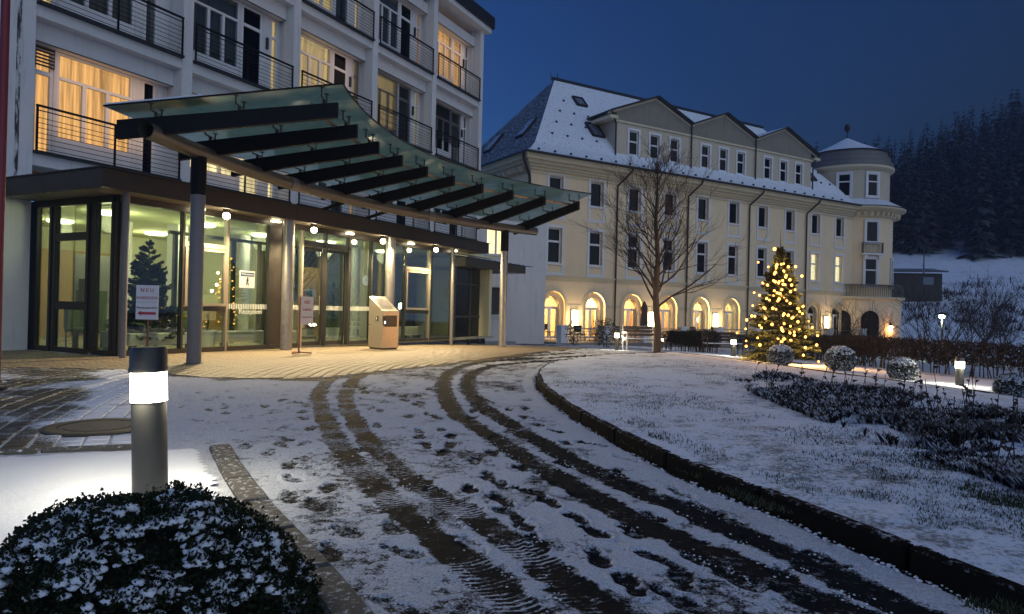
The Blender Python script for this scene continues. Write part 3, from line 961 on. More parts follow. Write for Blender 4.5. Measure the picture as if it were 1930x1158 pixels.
for x, y, z in zip(sx, sy, lawn_z(sx, sy)):
    h = rw.uniform(0.15, 0.50)
    tx, ty = x + rw.gauss(0, 0.06), y + rw.gauss(0, 0.06)
    mb.tube([(x, y, z), ((x + tx) / 2 + rw.gauss(0, .01), (y + ty) / 2, z + h * .55), (tx, ty, z + h)], [.005, .004, .003], 3, False)
    for q in range(rw.randint(2, 5)):
        f_ = rw.uniform(0.45, 1.0)
        a = rw.uniform(0, 6.28); l_ = rw.uniform(.02, .06)
        bx_, by_, bz_ = x + (tx - x) * f_, y + (ty - y) * f_, z + h * f_
        mb.tri((bx_, by_, bz_ - .012), (bx_ + l_ * math.cos(a), by_ + l_ * math.sin(a), bz_ + .02), (bx_, by_, bz_ + .022))
mb.thing("dead_stalks", "thin dry flower stalks standing up from the heather bed", "dry stalks", M["twig"], kind="stuff")
# ================================================================== CLINIC WING (left) with its balconies
BAY, T0, QF = 3.81, 8.23, 15.75
FLZ = [4.24, 7.43, 10.63]
ROOFZ = 13.85
clinic = root("clinic_building", "white clinic wing with stacked balconies rising behind the glass entrance", "building", LF, (T0, QF, 0))
QW = QF + 0.60          # window wall behind the balconies

def window(parent, x0, x1, z0, z1, y, cols, tz=None, low=None, gl="night_glass", frame="white_trim", fw=0.055, name="window", curtain=None, curtain_y=0.16, panes=True, gls=None):
    """a framed window in the plane y (its front), with each pane a piece of its own"""
    d = 0.07
    mb = MB()
    mb.box(x0, x0 + fw, y, y + d, z0, z1); mb.box(x1 - fw, x1, y, y + d, z0, z1)
    mb.box(x0 + fw, x1 - fw, y, y + d, z0, z0 + fw); mb.box(x0 + fw, x1 - fw, y, y + d, z1 - fw, z1)
    top = z1 - fw
    cells = []
    if tz:
        mb.box(x0 + fw, x1 - fw, y - 0.01, y + d, tz - fw * .6, tz + fw * .6)
        cells.append((x0 + fw, x1 - fw, tz + fw * .6, top)); top = tz - fw * .6
    cw = (x1 - x0 - 2 * fw) / cols
    for k in range(1, cols):
        cx = x0 + fw + k * cw
        mb.box(cx - fw * .8, cx + fw * .8, y - 0.008, y + d, z0 + fw, top)
    zb = z0 + fw
    if low:
        mb.box(x0 + fw, x1 - fw, y + .01, y + d - .01, zb, low)
        zb = low
    for k in range(cols):
        a = x0 + fw + k * cw + (fw * .8 if k else 0); b = x0 + fw + (k + 1) * cw - (fw * .8 if k < cols - 1 else 0)
        cells.append((a, b, zb, top))
    wn = mb.part(name, M[frame], parent)
    for i, (a, b, c, e) in enumerate(cells):
        m_ = M[gls[i]] if gls else M[gl]
        MB().box(a, b, y + .03, y + .042, c, e).part("pane", m_, wn)
    if curtain:
        cb = MB()
        n = max(8, int((x1 - x0) / .05))
        ph = random.random() * 6
        pts = [(x0 + .01 + (x1 - x0 - .02) * i / n, y + curtain_y + .025 * math.sin(i * 2.1 + ph) + .012 * math.sin(i * .7)) for i in range(n + 1)]
        for i in range(n):
            cb.quad((*pts[i], z0), (*pts[i + 1], z0), (*pts[i + 1], z1), (*pts[i], z1))
        cb.part("curtain", M[curtain], wn, smooth=True)
    return wn

# structure: piers, slabs, partitions, window walls
for k in range(6):
    x1 = T0 + BAY * k
    pw = 0.62 if k == 0 else 0.30
    MB().box(x1 - pw, x1, QF, QF + .42, 0, ROOFZ).part("pier", M["white_wall"], clinic)
    if k > 0: MB().box(x1 - .24, x1 - .05, QF + .42, QW + .1, 3.6, ROOFZ).part("partition", M["white_wall"], clinic)
MB().box(T0 - .5, T0 - .08, QF + .42, QW + .1, 3.6, ROOFZ).part("partition", M["white_wall"], clinic)
E = T0 + BAY * 5
MB().box(E - .35, E - .001, QF + .42, QF + 12, 0, ROOFZ).part("end_wall", M["white_wall"], clinic)
MB().box(T0 - 6, T0 - .62, QF + .05, QF + .4, 0, ROOFZ).part("side_wall", M["white_wall"], clinic)
MB().box(T0 - 5.8, T0 - .63, QF - .04, QF + .049, 0, 3.3).part("plinth_wall", mk("cream_entrance_wall", (0.50, 0.44, 0.32), 0.85, var=0.1, bmp=0.1), clinic)
for z in FLZ:
    for k in range(5):
        x0, x1 = T0 + BAY * k + .001, T0 + BAY * (k + 1) - .301
        MB().box(x0, x1, QF + .03, QW + .2, z - .30, z).part("slab", M["white_wall"], clinic)
MB().box(T0 - 6, E + .25, QF - .25, QF + 12, ROOFZ, ROOFZ + .22).part("roof_slab", M["white_wall"], clinic)
MB().box(T0 - 6.1, E + .36, QF - .36, QF + 12, ROOFZ + .221, ROOFZ + .75).part("roof_fascia", M["lead"], clinic)
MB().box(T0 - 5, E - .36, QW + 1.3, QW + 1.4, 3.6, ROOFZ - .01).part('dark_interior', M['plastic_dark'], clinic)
# window wall bands
for f, z in enumerate(FLZ):
    zt = (FLZ[f + 1] if f < 2 else ROOFZ) - .30
    for k in range(5):
        x0, x1 = T0 + BAY * k + .002, T0 + BAY * (k + 1) - .302
        MB().box(x0, x1, QW - .28, QW, zt - .42, zt - .001).part("blind_box", M["white_wall"], clinic)
        MB().box(x0, x1, QW - .283, QW - .25, zt - .435, zt - .421).part("shadow_gap", M["lead"], clinic)

LIT = {  # (bay, floor): (curtain, glass state of door / main / slit)
    (0, 0): ("curtain_orange", "curtain_orange", None), (1, 0): ("curtain_bright", "curtain_bright", "curtain_bright"),
    (0, 1): ("curtain_yellow", None, None), (1, 1): (None, None, "curtain_yellow"), (2, 1): (None, "curtain_yellow", "slats"),
    (3, 1): ("slats_dark", "slats", "curtain_yellow"), (4, 1): (None, "shut_half", None), (2, 0): (None, None, "curtain_orange"),
    (2, 2): (None, "curtain_yellow", "curtain_yellow"), (3, 2): (None, None, "curtain_orange"), (4, 2): ("curtain_orange", "curtain_orange", None),
    (3, 0): (None, None, None), (4, 0): (None, None, None), (1, 2): (None, None, None), (0, 2): (None, None, None)}

def slats(parent, x0, x1, z0, z1, y):
    n = int((z1 - z0) / .075)
    mb = MB()
    for i in range(n):
        zc = z0 + (i + .5) * (z1 - z0) / n
        mb.add([(x0, y, zc - .028), (x1, y, zc - .028), (x1, y + .035, zc + .022), (x0, y + .035, zc + .022), (x0, y + .004, zc - .030), (x1, y + .004, zc - .030), (x1, y + .039, zc + .020), (x0, y + .039, zc + .020)],
               [(0, 1, 2, 3), (7, 6, 5, 4), (0, 4, 5, 1), (3, 2, 6, 7)])
    for q in (x0 + .01, x1 - .02):
        mb.box(q, q + .012, y - .004, y - .002, z0, z1)
    return mb.part("slat_blind", M["blind"], parent)

for f, z in enumerate(FLZ):
    zt = (FLZ[f + 1] if f < 2 else ROOFZ) - .30 - .42
    for k in range(5):
        bx0, bx1 = T0 + BAY * k, T0 + BAY * (k + 1) - .30
        dS, mS, sS = LIT[(k, f)]
        tz = zt - .58
        flip = k % 2 == 1
        if k == 0: segs = [("d", .28, .72), ("m", .80, 2.60), ("s", 2.86, 3.22)]
        elif flip: segs = [("m", .40, 2.00), ("d", 2.08, 2.86), ("s", 3.18, 3.47)]
        else: segs = [("m", .50, 2.10), ("d", 2.16, 2.90), ("s", 3.18, 3.47)]
        prev = bx0 + .003
        for typ, a, b in segs:
            a, b = bx0 + a, bx0 + b
            if a - prev > .02:
                MB().box(prev, a - .002, QW + .02, QW + .2, z + .001, zt).part("wall_panel", M["white_wall"], clinic)
            prev = b + .002
            S = {"d": dS, "m": mS, "s": sS}[typ]
            lit = S if S in ("curtain_orange", "curtain_yellow", "curtain_bright") else ("curtain_yellow" if S == "slats" else None)
            cur = lit or ("curtain_dark" if random.random() < .6 else None)
            glm = "room_glass" if cur else "night_glass"
            if typ == "m":
                wn = window(clinic, a, b, z + .02, zt, QW + .03, 3, tz, z + .55, glm, curtain=cur)
            elif typ == "d":
                wn = window(clinic, a, b, z + .02, zt, QW + .03, 1, tz, None, glm, curtain=cur, fw=.075, name="balcony_door")
            else:
                wn = window(clinic, a, b, z + .02, zt, QW + .03, 1, tz, None, glm, curtain=cur)
            if S in ("slats", "slats_dark"): slats(wn, a + .02, b - .02, z + .1, zt - .02, QW - .03)
            if S == "shut_half": slats(wn, a + .02, b + .78, z + .95, zt - .02, QW - .03)
            if k == 0 and f == 0 and typ == "d": slats(wn, a, b, tz + .12, zt, QW - .03)
        if bx1 - prev > .02:
            MB().box(prev, bx1 + .055, QW + .02, QW + .2, z + .001, zt).part("wall_panel", M["white_wall"], clinic)
        # a small lamp on the wall beside each door
        lx = bx0 + (2.70 if k == 0 else 2.98)
        MB().bbox(lx, lx + .07, QW - .06, QW + .019, z + 1.45, z + 1.8, .01).part("wall_light", M["plastic_dark"], clinic)

# balconies: handrail, posts and bars
for f, z in enumerate(FLZ):
    for k in range(5):
        x0, x1 = T0 + BAY * k + .03, T0 + BAY * (k + 1) - .33
        y = QF - .05
        mb = MB(); mb.box(x0, x1, y - .03, y + .03, z + .95, z + .99); mb.box(x0, x1, y - .012, y + .012, z + .86, z + .88)
        rl = mb.part("balcony_railing", M["dark_steel"], clinic)
        for q in (0, .5, 1):
            px_ = x0 + .02 + (x1 - x0 - .04) * q
            MB().box(px_ - .02, px_ + .02, y - .016, y + .016, z - .06, z + .949).part("post", M["dark_steel"], rl)
        for i in range(7):
            zz_ = z + .06 + i * .108
            mb = MB(); mb.tube([(x0, y - .026, zz_), (x1, y - .026, zz_)], .0075, 5)
            mb.part("bar", M["dark_steel"], rl)
        MB().box(x0 - .02, x1 + .02, y - .05, QF + .028, z - .05, z + .012).part("edge_strip", M["lead"], rl)
# warm spill inside the lit rooms' balconies
for (k, f), pw in {(0, 0): 16, (4, 2): 16, (2, 1): 10, (1, 0): 14}.items():
    p = LF.W(T0 + BAY * k + 1.9, QW - .18, FLZ[f] + 1.5)
    l = bpy.data.lights.new("room_glow", 'AREA'); l.energy = pw * .45; l.color = (1, .58, .26); l.size, l.size_y, l.shape = 2.4, 1.8, 'RECTANGLE'
    o = bpy.data.objects.new("room_glow", l); COL.objects.link(o); o.location = p
    o.rotation_euler = LF.W(0, 0, 0) and (R(90), 0, LF.ang)

def stain_mat():
    m, t, b = nodes("damp_streak")
    pos = N(t, "ShaderNodeNewGeometry").outputs["Position"]
    mp = N(t, "ShaderNodeMapping"); mp.inputs["Scale"].default_value = (9, 9, 1.3); t.links.new(pos, mp.inputs[0])
    n1 = noise(t, mp.outputs[0], 1.4, 6, .75)
    t.links.new(mixc(t, ramp(t, n1, .44, .56), (.60, .58, .575), (.03, .03, .033)), b.inputs["Base Color"])
    b.inputs["Roughness"].default_value = .9
    return m
# black streak of wet on the first pier
mb = MB(); mb.box(T0 - .36, T0 - .28, QF - .012, QF - .001, 3.6, 9); mb.part("water_stain", stain_mat(), clinic)

# link wing between the clinic and the yellow house
lw0 = at(913, 600, 33.0); lw1 = at(1003, 600, 40.4)
KF = Fr(lw0.x - 1.0, lw0.y - .82 + .0, lw1.x - lw0.x, lw1.y - lw0.y)
KF = Fr(lw0.x, lw0.y, 1.0, 0.35)
link_ = root("link_building", "plain white link wing between the clinic and the yellow house", "building", KF, (0, 0, -.6))
a1, ztop = KF.xa(975, 520, 0)
a2, _ = KF.xa(1001, 520, 0)
def holes_wall(mb, x0, x1, z0, z1, y, ops, depth):
    xs = sorted({x0, x1, *[o[0] for o in ops], *[o[1] for o in ops]})
    for i in range(len(xs) - 1):
        a, b = xs[i], xs[i + 1]
        cuts = sorted([(o[2], o[3]) for o in ops if o[0] <= a + 1e-6 and o[1] >= b - 1e-6])
        z = z0
        for c, d in cuts + [(z1, z1)]:
            if c > z + 1e-6: mb.quad((a, y, z), (b, y, z), (b, y, c), (a, y, c))
            z = max(z, d)
    for a, b, c, d in ops:
        mb.quad((a, y, c), (b, y, c), (b, y + depth, c), (a, y + depth, c)); mb.quad((b, y, d), (a, y, d), (a, y + depth, d), (b, y + depth, d))
        mb.quad((a, y, d), (a, y, c), (a, y + depth, c), (a, y + depth, d)); mb.quad((b, y, c), (b, y, d), (b, y + depth, d), (b, y + depth, c))
w1, w2 = KF.xa(918, 450, 0)[0], KF.xa(957, 450, 0)[0]
zz1, zz2 = KF.xa(935, 480, 0)[1], KF.xa(935, 428, 0)[1]
v1, v2 = KF.xa(905, 570, 0)[0], KF.xa(951, 570, 0)[0]
vz1, vz2 = KF.xa(935, 595, 0)[1], KF.xa(935, 541, 0)[1]
mb = MB(); holes_wall(mb, -5, a1, -1.2, 6.2, 0, [(w1, w2, zz1, zz2), (v1, v2, vz1, vz2)], .3)
mb.quad((a1, 0, -1.2), (a1, .55, -1.2), (a1, .55, 6.2), (a1, 0, 6.2)); mb.quad((a1, .55, -1.2), (a2 + 1, .55, -1.2), (a2 + 1, .55, 6.2), (a1, .55, 6.2))
mb.quad((-5, 0, 6.2), (a2 + 1, 0, 6.2), (a2 + 1, 9, 6.2), (-5, 9, 6.2))
mb.part("wall", M["white_wall"], link_)
window(link_, w1, w2, zz1, zz2, .22, 2, None, None, "room_glass", curtain="curtain_bright")
wn = window(link_, v1, v2, vz1, vz2, .22, 1, None, None, "night_glass")
slats(wn, v1 + .05, v1 + (v2 - v1) * .8, vz1 + .05, vz2 - .02, .14)
for (a, b, c) in ((w1, w2, zz1), (v1, v2, vz1)):
    MB().box(a - .06, b + .06, -.09, .0, c - .07, c).part("sill", M["white_trim"], link_)
MB().box(-5, a1 - .01, -.03, -.001, -1.2, -.45).part("plinth", mk("grey_plinth", (.30, .29, .28), .85, bmp=.1), link_)
# ================================================================== GLASS ENTRANCE PAVILION
ex = lambda px, py=560: LF.xa(px, py, 12.95)[0]
TS, QG, ZG, ZC = 8.36, 12.95, 0.10, 3.12
TE = ex(850, 560)
pav = root("entrance_pavilion", "flat roofed glass entrance pavilion with bronze fascia and lit lobby", "pavilion", LF, (TS, QG, 0))
# shell
MB().box(TS + .001, 24, QG + .12, 22, -.05, .02).part("lobby_floor", M["lobby_floor"], pav)
MB().box(TS + .1, 24, QG + .09, 22, ZC - .02, ZC + .05).part("lobby_ceiling", M["ceiling"], pav)
MB().box(TS + .2, 24, 20.4, 20.6, .02, ZC - .021).part("back_wall", M["interior"], pav)
MB().box(23.6, 23.8, QG + .15, 20.39, .02, ZC - .021).part("side_wall", M["interior"], pav)
MB().box(TS + .02, TS + .2, 16.6, 20.6, .02, ZC - .021).part("side_wall", M["interior"], pav)
MB().box(15.4, 15.6, 16.9, 20.39, .02, ZC - .022).part("partition_wall", M["interior"], pav)
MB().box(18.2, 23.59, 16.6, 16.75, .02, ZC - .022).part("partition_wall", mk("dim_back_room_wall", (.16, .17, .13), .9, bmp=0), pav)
# roof
R0, R1, RQ = 7.54, 21.85, 12.19
MB().box(R0 + .05, R1 - .05, RQ + .05, 15.74, 3.16, 3.44).part("roof", M["soffit"], pav)
mb = MB(); mb.box(R0, R1, RQ, RQ + .049, 3.13, 3.485); mb.part("fascia", M["fascia"], pav)
mb = MB(); mb.box(R0, R0 + .049, RQ + .05, 15.74, 3.13, 3.485); mb.part("fascia", M["fascia"], pav)
mb = MB(); mb.box(R1 - .049, R1, RQ + .05, 15.74, 3.13, 3.485); mb.part("fascia", M["fascia"], pav)
for i in range(1, 6):
    a = R0 + (R1 - R0) * i / 6
    MB().box(a - .004, a + .004, RQ - .003, RQ - .0005, 3.13, 3.485).part("fascia_seam", M["lead"], pav)
mb = MB(); mb.box(R0 - .03, R1 + .03, RQ - .04, RQ + .02, 3.486, 3.51); mb.part("drip_edge", M["lead"], pav)
mb = MB(); mb.box(R0 - .03, R0 + .02, RQ + .021, 15.74, 3.486, 3.51); mb.part("drip_edge", M["lead"], pav)
mb = MB(); mb.box(R0 + .03, R1 - .03, RQ + .03, 15.74, 3.441, 3.50); mb.part("roof_snow", M["snow"], pav)
# soffit step above the glass
MB().box(TS - .02, TE, QG - .05, QG + .1, ZC - .1, 3.159).part("head_beam", M["frame_dark"], pav)
MB().box(TS - .06, TS + .06, QG + .101, 16.5, ZC - .1, 3.159).part("head_beam", M["frame_dark"], pav)
# glazing, front
def bar(x0, x1, y0, y1, z0, z1, m="frame_dark", name="mullion"):
    return MB().box(x0, x1, y0, y1, z0, z1).part(name, M[m], pav)
fr_x = [TS + .02, ex(341), ex(425, 540), ex(505), ex(531), ex(566), ex(611), ex(655), ex(697), ex(726), ex(761), ex(807), TE]
kinds = ["pane", "win", "pane", "dark", "pane", "door", "door", "pane", "pane", "pane", "win", "pane"]
for i, x in enumerate(fr_x):
    wd = .05 if i not in (3, 7) else .09
    bar(x - wd / 2, x + wd / 2, QG - .06, QG + .06, .0, ZC - .1, "frame_light" if i in (2, 5, 11) else "frame_dark")
def pane(x0, x1, z0, z1, y=QG):
    return MB().box(x0, x1, y - .004, y + .004, z0, z1).part("glass_pane", M["clear_glass"], pav)
for i, kd in enumerate(kinds):
    a, b = fr_x[i] + .027, fr_x[i + 1] - .027
    if i == 7: a += .02
    if i == 6: b -= .02
    if kd != "door": bar(a, b, QG - .05, QG + .05, 0, ZG, name="bottom_rail")
    if kd == "pane": pane(a, b, ZG + .001, ZC - .1)
    elif kd == "dark":
        MB().box(a, b, QG - .02, QG + .02, ZG + .001, ZC - .1).part("dark_panel", M["frame_dark"], pav)
    elif kd == "win":
        bar(a, b, QG - .04, QG + .04, 2.30, 2.40, "frame_light", "transom"); bar(a, b, QG - .04, QG + .04, .90, 1.0, "frame_dark", "transom")
        pane(a, b, ZG + .001, .899); pane(a, b, 2.401, ZC - .1)
        f_ = MB(); y0, y1 = QG - .075, QG + .02
        f_.box(a + .01, a + .07, y0, y1, 1.02, 2.28); f_.box(b - .07, b - .01, y0, y1, 1.02, 2.28); f_.box(a + .071, b - .071, y0, y1, 1.02, 1.08); f_.box(a + .071, b - .071, y0, y1, 2.22, 2.28)
        wf = f_.part("window", M["frame_light"], pav)
        MB().box(a + .071, b - .071, QG - .03, QG - .022, 1.081, 2.219).part("pane", M["clear_glass"], wf)
    else:
        y0, y1 = QG + .08, QG + .12
        d = MB(); d.box(a, a + .045, y0, y1, .02, 2.62); d.box(b - .045, b, y0, y1, .02, 2.62); d.box(a + .046, b - .046, y0, y1, .02, .12); d.box(a + .046, b - .046, y0, y1, 2.54, 2.62)
        dd = d.part("sliding_door", M["frame_dark"], pav)
        MB().box(a + .046, b - .046, y0 + .015, y0 + .025, .121, 2.539).part("pane", M["clear_glass"], dd)
        bar(a, b, QG - .04, QG + .06, 2.64, 2.78, "frame_dark", "door_head")
        pane(a, b, 2.781, ZC - .1)
# glazing, left side
ly = lambda px: LF.yb(px, 560, TS)[0]
sy = [QG + .02, ly(213), ly(180), ly(166), ly(104), ly(96), ly(69)]
for i, y in enumerate(sy):
    bar(TS - .05, TS + .05, y - .04, y + .04, 0, ZC - .1)
bar(TS - .05, TS + .05, sy[-1] + .041, 16.5, 0, ZC - .1)
def lpane(y0, y1, z0, z1):
    MB().box(TS - .004, TS + .004, y0, y1, z0, z1).part("glass_pane", M["clear_glass"], pav)
def lbar(y0, y1, z0, z1, n="bottom_rail", m="frame_dark"):
    MB().box(TS - .045, TS + .045, y0, y1, z0, z1).part(n, M[m], pav)
for (i, j) in ((0, 1), (1, 2), (3, 4), (5, 6)):
    y0, y1 = sy[i] + .041, sy[j] - .041
    lbar(y0, y1, 0, ZG)
    if i == 3:
        lbar(y0, y1, 2.30, 2.46, "transom"); lbar(y0, y1, .88, 1.05, "transom")
        lpane(y0, y1, ZG + .001, .879); lpane(y0, y1, 1.051, 2.299); lpane(y0, y1, 2.461, ZC - .1)
    elif i == 0:
        lpane(y0, y1, ZG + .001, ZC - .1) if y1 > y0 else None
    else: lpane(y0, y1, ZG + .001, ZC - .1)
MB().box(TS - .02, TS + .02, sy[2] + .041, sy[3] - .041, ZG, ZC - .1).part("dark_panel", M["frame_dark"], pav)
MB().box(TS - .02, TS + .02, sy[4] + .041, sy[5] - .041, ZG, ZC - .1).part("dark_panel", M["frame_dark"], pav)
# columns under the roof edge
for (t, r, m) in ((8.2, .062, "pole"), (LF.xa(541, 560, 12.5)[0], .14, "galv"), (LF.xa(734, 560, 12.5)[0], .14, "galv"), (LF.xa(852, 560, 12.5)[0], .062, "galv")):
    x, y = LF.W(t, 12.5)[:2]
    zb = float(g(x, y))
    MB().lathe((t, 12.5, 0), [(r, zb), (r, 3.159)], 20).part("column", M[m], pav, smooth=True)
# dashed safety band and lettering printed on the glass
def glass_dashes(x0, x1, y, zc):
    mb = MB(); x = x0
    while x < x1:
        mb.box(x, x + .022, y - .0065, y - .0045, zc - .06, zc + .06); x += .05
    mb.part("safety_marks", M["print_white"], pav)
glass_dashes(fr_x[1] + .05, fr_x[3] - .05, QG, 1.02)
glass_dashes(fr_x[4] + .04, fr_x[5] - .04, QG, 1.02)
glass_dashes(fr_x[5] + .09, fr_x[6] - .09, QG + .095, 1.02)
glass_dashes(fr_x[6] + .09, fr_x[7] - .09, QG + .095, 1.02)
glass_dashes(fr_x[7] + .07, fr_x[8] - .04, QG, 1.02)

def text(name, s, size, mat, parent, fr, a, b, z, rot_extra=0.0, align='CENTER', ext=.002, space=1.0):
    cu = bpy.data.curves.new(name, 'FONT')
    cu.body, cu.size, cu.align_x, cu.align_y = s, size, align, 'CENTER'
    cu.extrude, cu.space_character = ext, space
    cu.resolution_u = 2
    tmp = bpy.data.objects.new("tmp_text", cu)
    COL.objects.link(tmp)
    dg = bpy.context.evaluated_depsgraph_get(); dg.update()
    me = bpy.data.meshes.new_from_object(tmp.evaluated_get(dg))
    bpy.data.objects.remove(tmp, do_unlink=True); bpy.data.curves.remove(cu)
    me.materials.clear(); me.materials.append(M[mat])
    off = OFF.get(parent.name, Vector((0, 0, 0)))
    o = link(name, me, parent, (a - off.x, b - off.y, z - off.z))
    o.rotation_euler = (R(90), 0, rot_extra)
    return o
tx = LF.xa(469, 583, QG)[0]
text("lettering", "Rezeption", .17, "print_white", pav, LF, tx + .05, QG - .008, 0.90)

# ---- soffit lamps
dl = None
for i, (px, py, nm) in enumerate([(427, 396, "soffit lamp left of the thick column, brightest over the forecourt"), (592, 426, "soffit lamp above the sliding doors"), (722, 449, "soffit lamp over the steel terminal"), (822, 467, "soffit lamp nearest the right end of the entrance roof")]):
    a, z = LF.xa(px, py, 12.42)
    lm = root("soffit_lamp", nm, "lamp", LF, (a, 12.42, 3.16), "lamps under the entrance roof")
    MB().lathe((a, 12.42, 3.04), [(.0001, .02), (.05, .02), (.075, .06), (.085, .12)], 14).part("housing", M["frame_dark"], lm, smooth=True)
    MB().ball((a, 12.42, 3.0), .075, 8).part("bulb", M["lamp_warm"], lm, smooth=True)
    spot_lamp("soffit_lamp_light", LF.W(a, 12.30, 2.93), 760, (1.0, .76, .42), .06, None, 'SPOT', LF.W(a, 11.6, 0), 165, .5)
# small wash lights on the column heads and between
for px, py in ((375, 430), (520, 432), (660, 452), (775, 470), (857, 475)):
    a, z = LF.xa(px, py, 12.78)
    MB().box(a - .12, a + .12, 12.74, 12.84, 3.10, 3.128).part("soffit_strip_light", emit("strip_light_%d" % px, (1, .86, .55), 14), pav)

# ---- lobby things
CLAB = ["ceiling lamp nearest the lobby's left corner, above the radiator bench", "ceiling lamp above the indoor fir's right side", "ceiling lamp behind the notice with the walking figure", "ceiling lamp just inside the sliding doors", "ceiling lamp deep in the lobby near the wood wall", "ceiling lamp over the reception desk", "ceiling lamp behind the clock glass", "ceiling lamp in the dim room at the right end"]
for i, (a, q) in enumerate([(9.6, 15.2), (11.9, 15.0), (14.2, 15.4), (16.4, 15.0), (10.2, 18.2), (13.0, 18.4), (17.2, 15.8), (19.6, 15.2)]):
    MBc = MB(); MBc.lathe((a, q, ZC - .09), [(.0001, 0), (.26, 0), (.30, .03), (.30, .069)], 20)
    o = MBc.thing("ceiling_lamp", CLAB[i], "lamp", M["ceil_lamp"], LF, (a, q, ZC - .09), "ceiling lamps in the lobby", smooth=True)
    spot_lamp("ceiling_lamp_light", LF.W(a, q, ZC - .25), (92 if i < 6 else 16), (1.0, .97, .58), .25)
rd = root("reception_desk", "honey wood reception desk behind the lettered glass", "desk", LF, (13.4, 17.5, .02))
for k in range(4):
    MB().box(12.3 + k * .62, 12.915 + k * .62, 17.4, 17.44, .12, 1.02).part("front_panel", M["wood"], rd)
MB().box(12.25, 14.85, 17.3, 18.1, 1.021, 1.07).part("desk_top", M["wood"], rd)
MB().box(12.34, 14.76, 17.46, 18.0, .02, .119).part("plinth", M["frame_dark"], rd)
dw = root("wooden_door", "tall wooden door in the lobby seen through the sliding doors", "door", LF, (17.6, 16.59, .02))
MB().box(16.9, 18.1, 16.50, 16.588, .02, 2.35).part("leaf", M["wood"], dw)
MB().box(17.02, 17.06, 16.44, 16.499, .95, 1.1).part("handle", M["galv"], dw)
wp = root("wood_wall", "wood panelled lobby wall beside the reception", "wall panel", LF, (11.4, 20.3, .02))
for k in range(7):
    MB().box(10.6 + k * .42, 11.015 + k * .42, 20.33, 20.39, .02, 2.5).part("panel", M["wood"], wp)
for lab, a0, a1, q, h in (("low white radiator bench along the corner glass", 8.9, 10.6, 13.35, .42), ("long white radiator bench behind the tilting window", 11.2, 13.6, 13.35, .42), ("short white bench behind the right end glass", 18.4, 19.5, 13.35, .45)):
    rb = root("radiator_bench", lab, "bench", LF, (a0, q, .02))
    MB().bbox(a0, a1, q, q + .32, .16, h, .02).part("seat", M["white_trim"], rb)
    for x in (a0 + .15, a1 - .2):
        MB().box(x, x + .05, q + .05, q + .27, .02, .159).part("leg", M["frame_dark"], rb)
ps = root("poster_stand", "poster display with a green landscape on a lobby panel", "poster", LF, (9.3, 15.4, .02))
MB().box(8.95, 9.75, 15.4, 15.44, .3, 2.1).part("board", M["sign_white"], ps)
MB().box(9.0, 9.7, 15.392, 15.398, .35, 1.3).part("print", M["poster"], ps)
MB().box(9.05, 9.45, 15.386, 15.391, .95, 1.55).part("photo", M["frame_dark"], ps)
for x in (9.0, 9.66):
    MB().box(x, x + .04, 15.36, 15.48, .02, .299).part("foot", M["frame_dark"], ps)
def pot_plant(lab, a, q, h, n, seed, kind="strap"):
    rr_ = random.Random(seed)
    pl = root("potted_plant", lab, "plant", LF, (a, q, .02))
    MB().lathe((a, q, .02), [(.16, 0), (.21, .42), (.19, .42), (.18, .38), (.0001, .38)], 16).part("pot", M["white_trim"], pl, smooth=True)
    mb = MB()
    for i in range(n):
        an = rr_.uniform(0, 6.28); L = rr_.uniform(.35, .75) * h; el = rr_.uniform(.5, 1.4)
        z0 = .4 + (rr_.random() ** .7) * h * .8
        p = Vector((a, q, z0)); w_ = rr_.uniform(.014, .03)
        d = Vector((math.cos(an) * math.cos(el), math.sin(an) * math.cos(el), math.sin(el)))
        sd = Vector((-math.sin(an), math.cos(an), 0))
        prev = None
        for s_ in range(5):
            f_ = s_ / 4
            c_ = p + d * L * f_ * .6 + Vector((0, 0, -L * .55 * f_ * f_))
            ww = w_ * (1 - f_ * .9) * (1.2 if s_ else .5)
            cur = (c_ - sd * ww, c_ + sd * ww)
            if prev: mb.quad(prev[0], prev[1], cur[1], cur[0])
            prev = cur
    mb.part("foliage", M["leaf"], pl)
    mb = MB(); mb.tube([(a, q, .38), (a + .02, q, .38 + h * .5), (a, q, .38 + h * .85)], .018, 6); mb.part("stem", M["bark"], pl)
pot_plant("leafy plant in a tall white pot behind the clock glass", ex(676), 13.9, 1.6, 150, 3)
pot_plant("arching plant in a white pot behind the left side glass", 8.95, 14.0, 1.0, 90, 5)
pot_plant("small plant in a white pot under the notice with the walking figure", ex(440), 13.8, .55, 60, 9)
def armchair(lab, a, q, rz):
    t = root("lobby_chair", lab, "chair", LF, (a, q, .02))
    MB().bbox(a - .28, a + .28, q - .28, q + .26, .40, .48, .02).part("seat", M["poster"], t)
    MB().bbox(a - .28, a + .28, q + .20, q + .28, .481, .92, .02).part("backrest", M["poster"], t)
    for sx in (-.25, .25):
        for sy in (-.25, .23):
            mb = MB(); mb.tube([(a + sx, q + sy, .02), (a + sx, q + sy, .40)], .016, 6); mb.part("leg", M["frame_dark"], t)
    t.rotation_euler = (0, 0, LF.ang + rz)
armchair("green lobby chair near the left side glass", 8.95, 15.0, .6)
armchair("green lobby chair beside the indoor fir", 10.4, 15.1, -.5)
armchair("green lobby chair behind the tilting window, facing the table", 11.9, 15.6, 2.8)
armchair("green lobby chair left of the reception desk", 12.0, 16.3, -1.2)
t_ = root("lobby_table", "small round lobby table behind the tilting window", "table", LF, (11.3, 15.3, .02))
MB().lathe((11.3, 15.3, .02), [(.0001, .70), (.40, .70), (.40, .735), (.0001, .735)], 20).part("tabletop", M["wood"], t_)
MB().lathe((11.3, 15.3, .02), [(.22, 0), (.22, .02), (.035, .04), (.035, .70)], 14).part("pedestal", M["frame_dark"], t_)
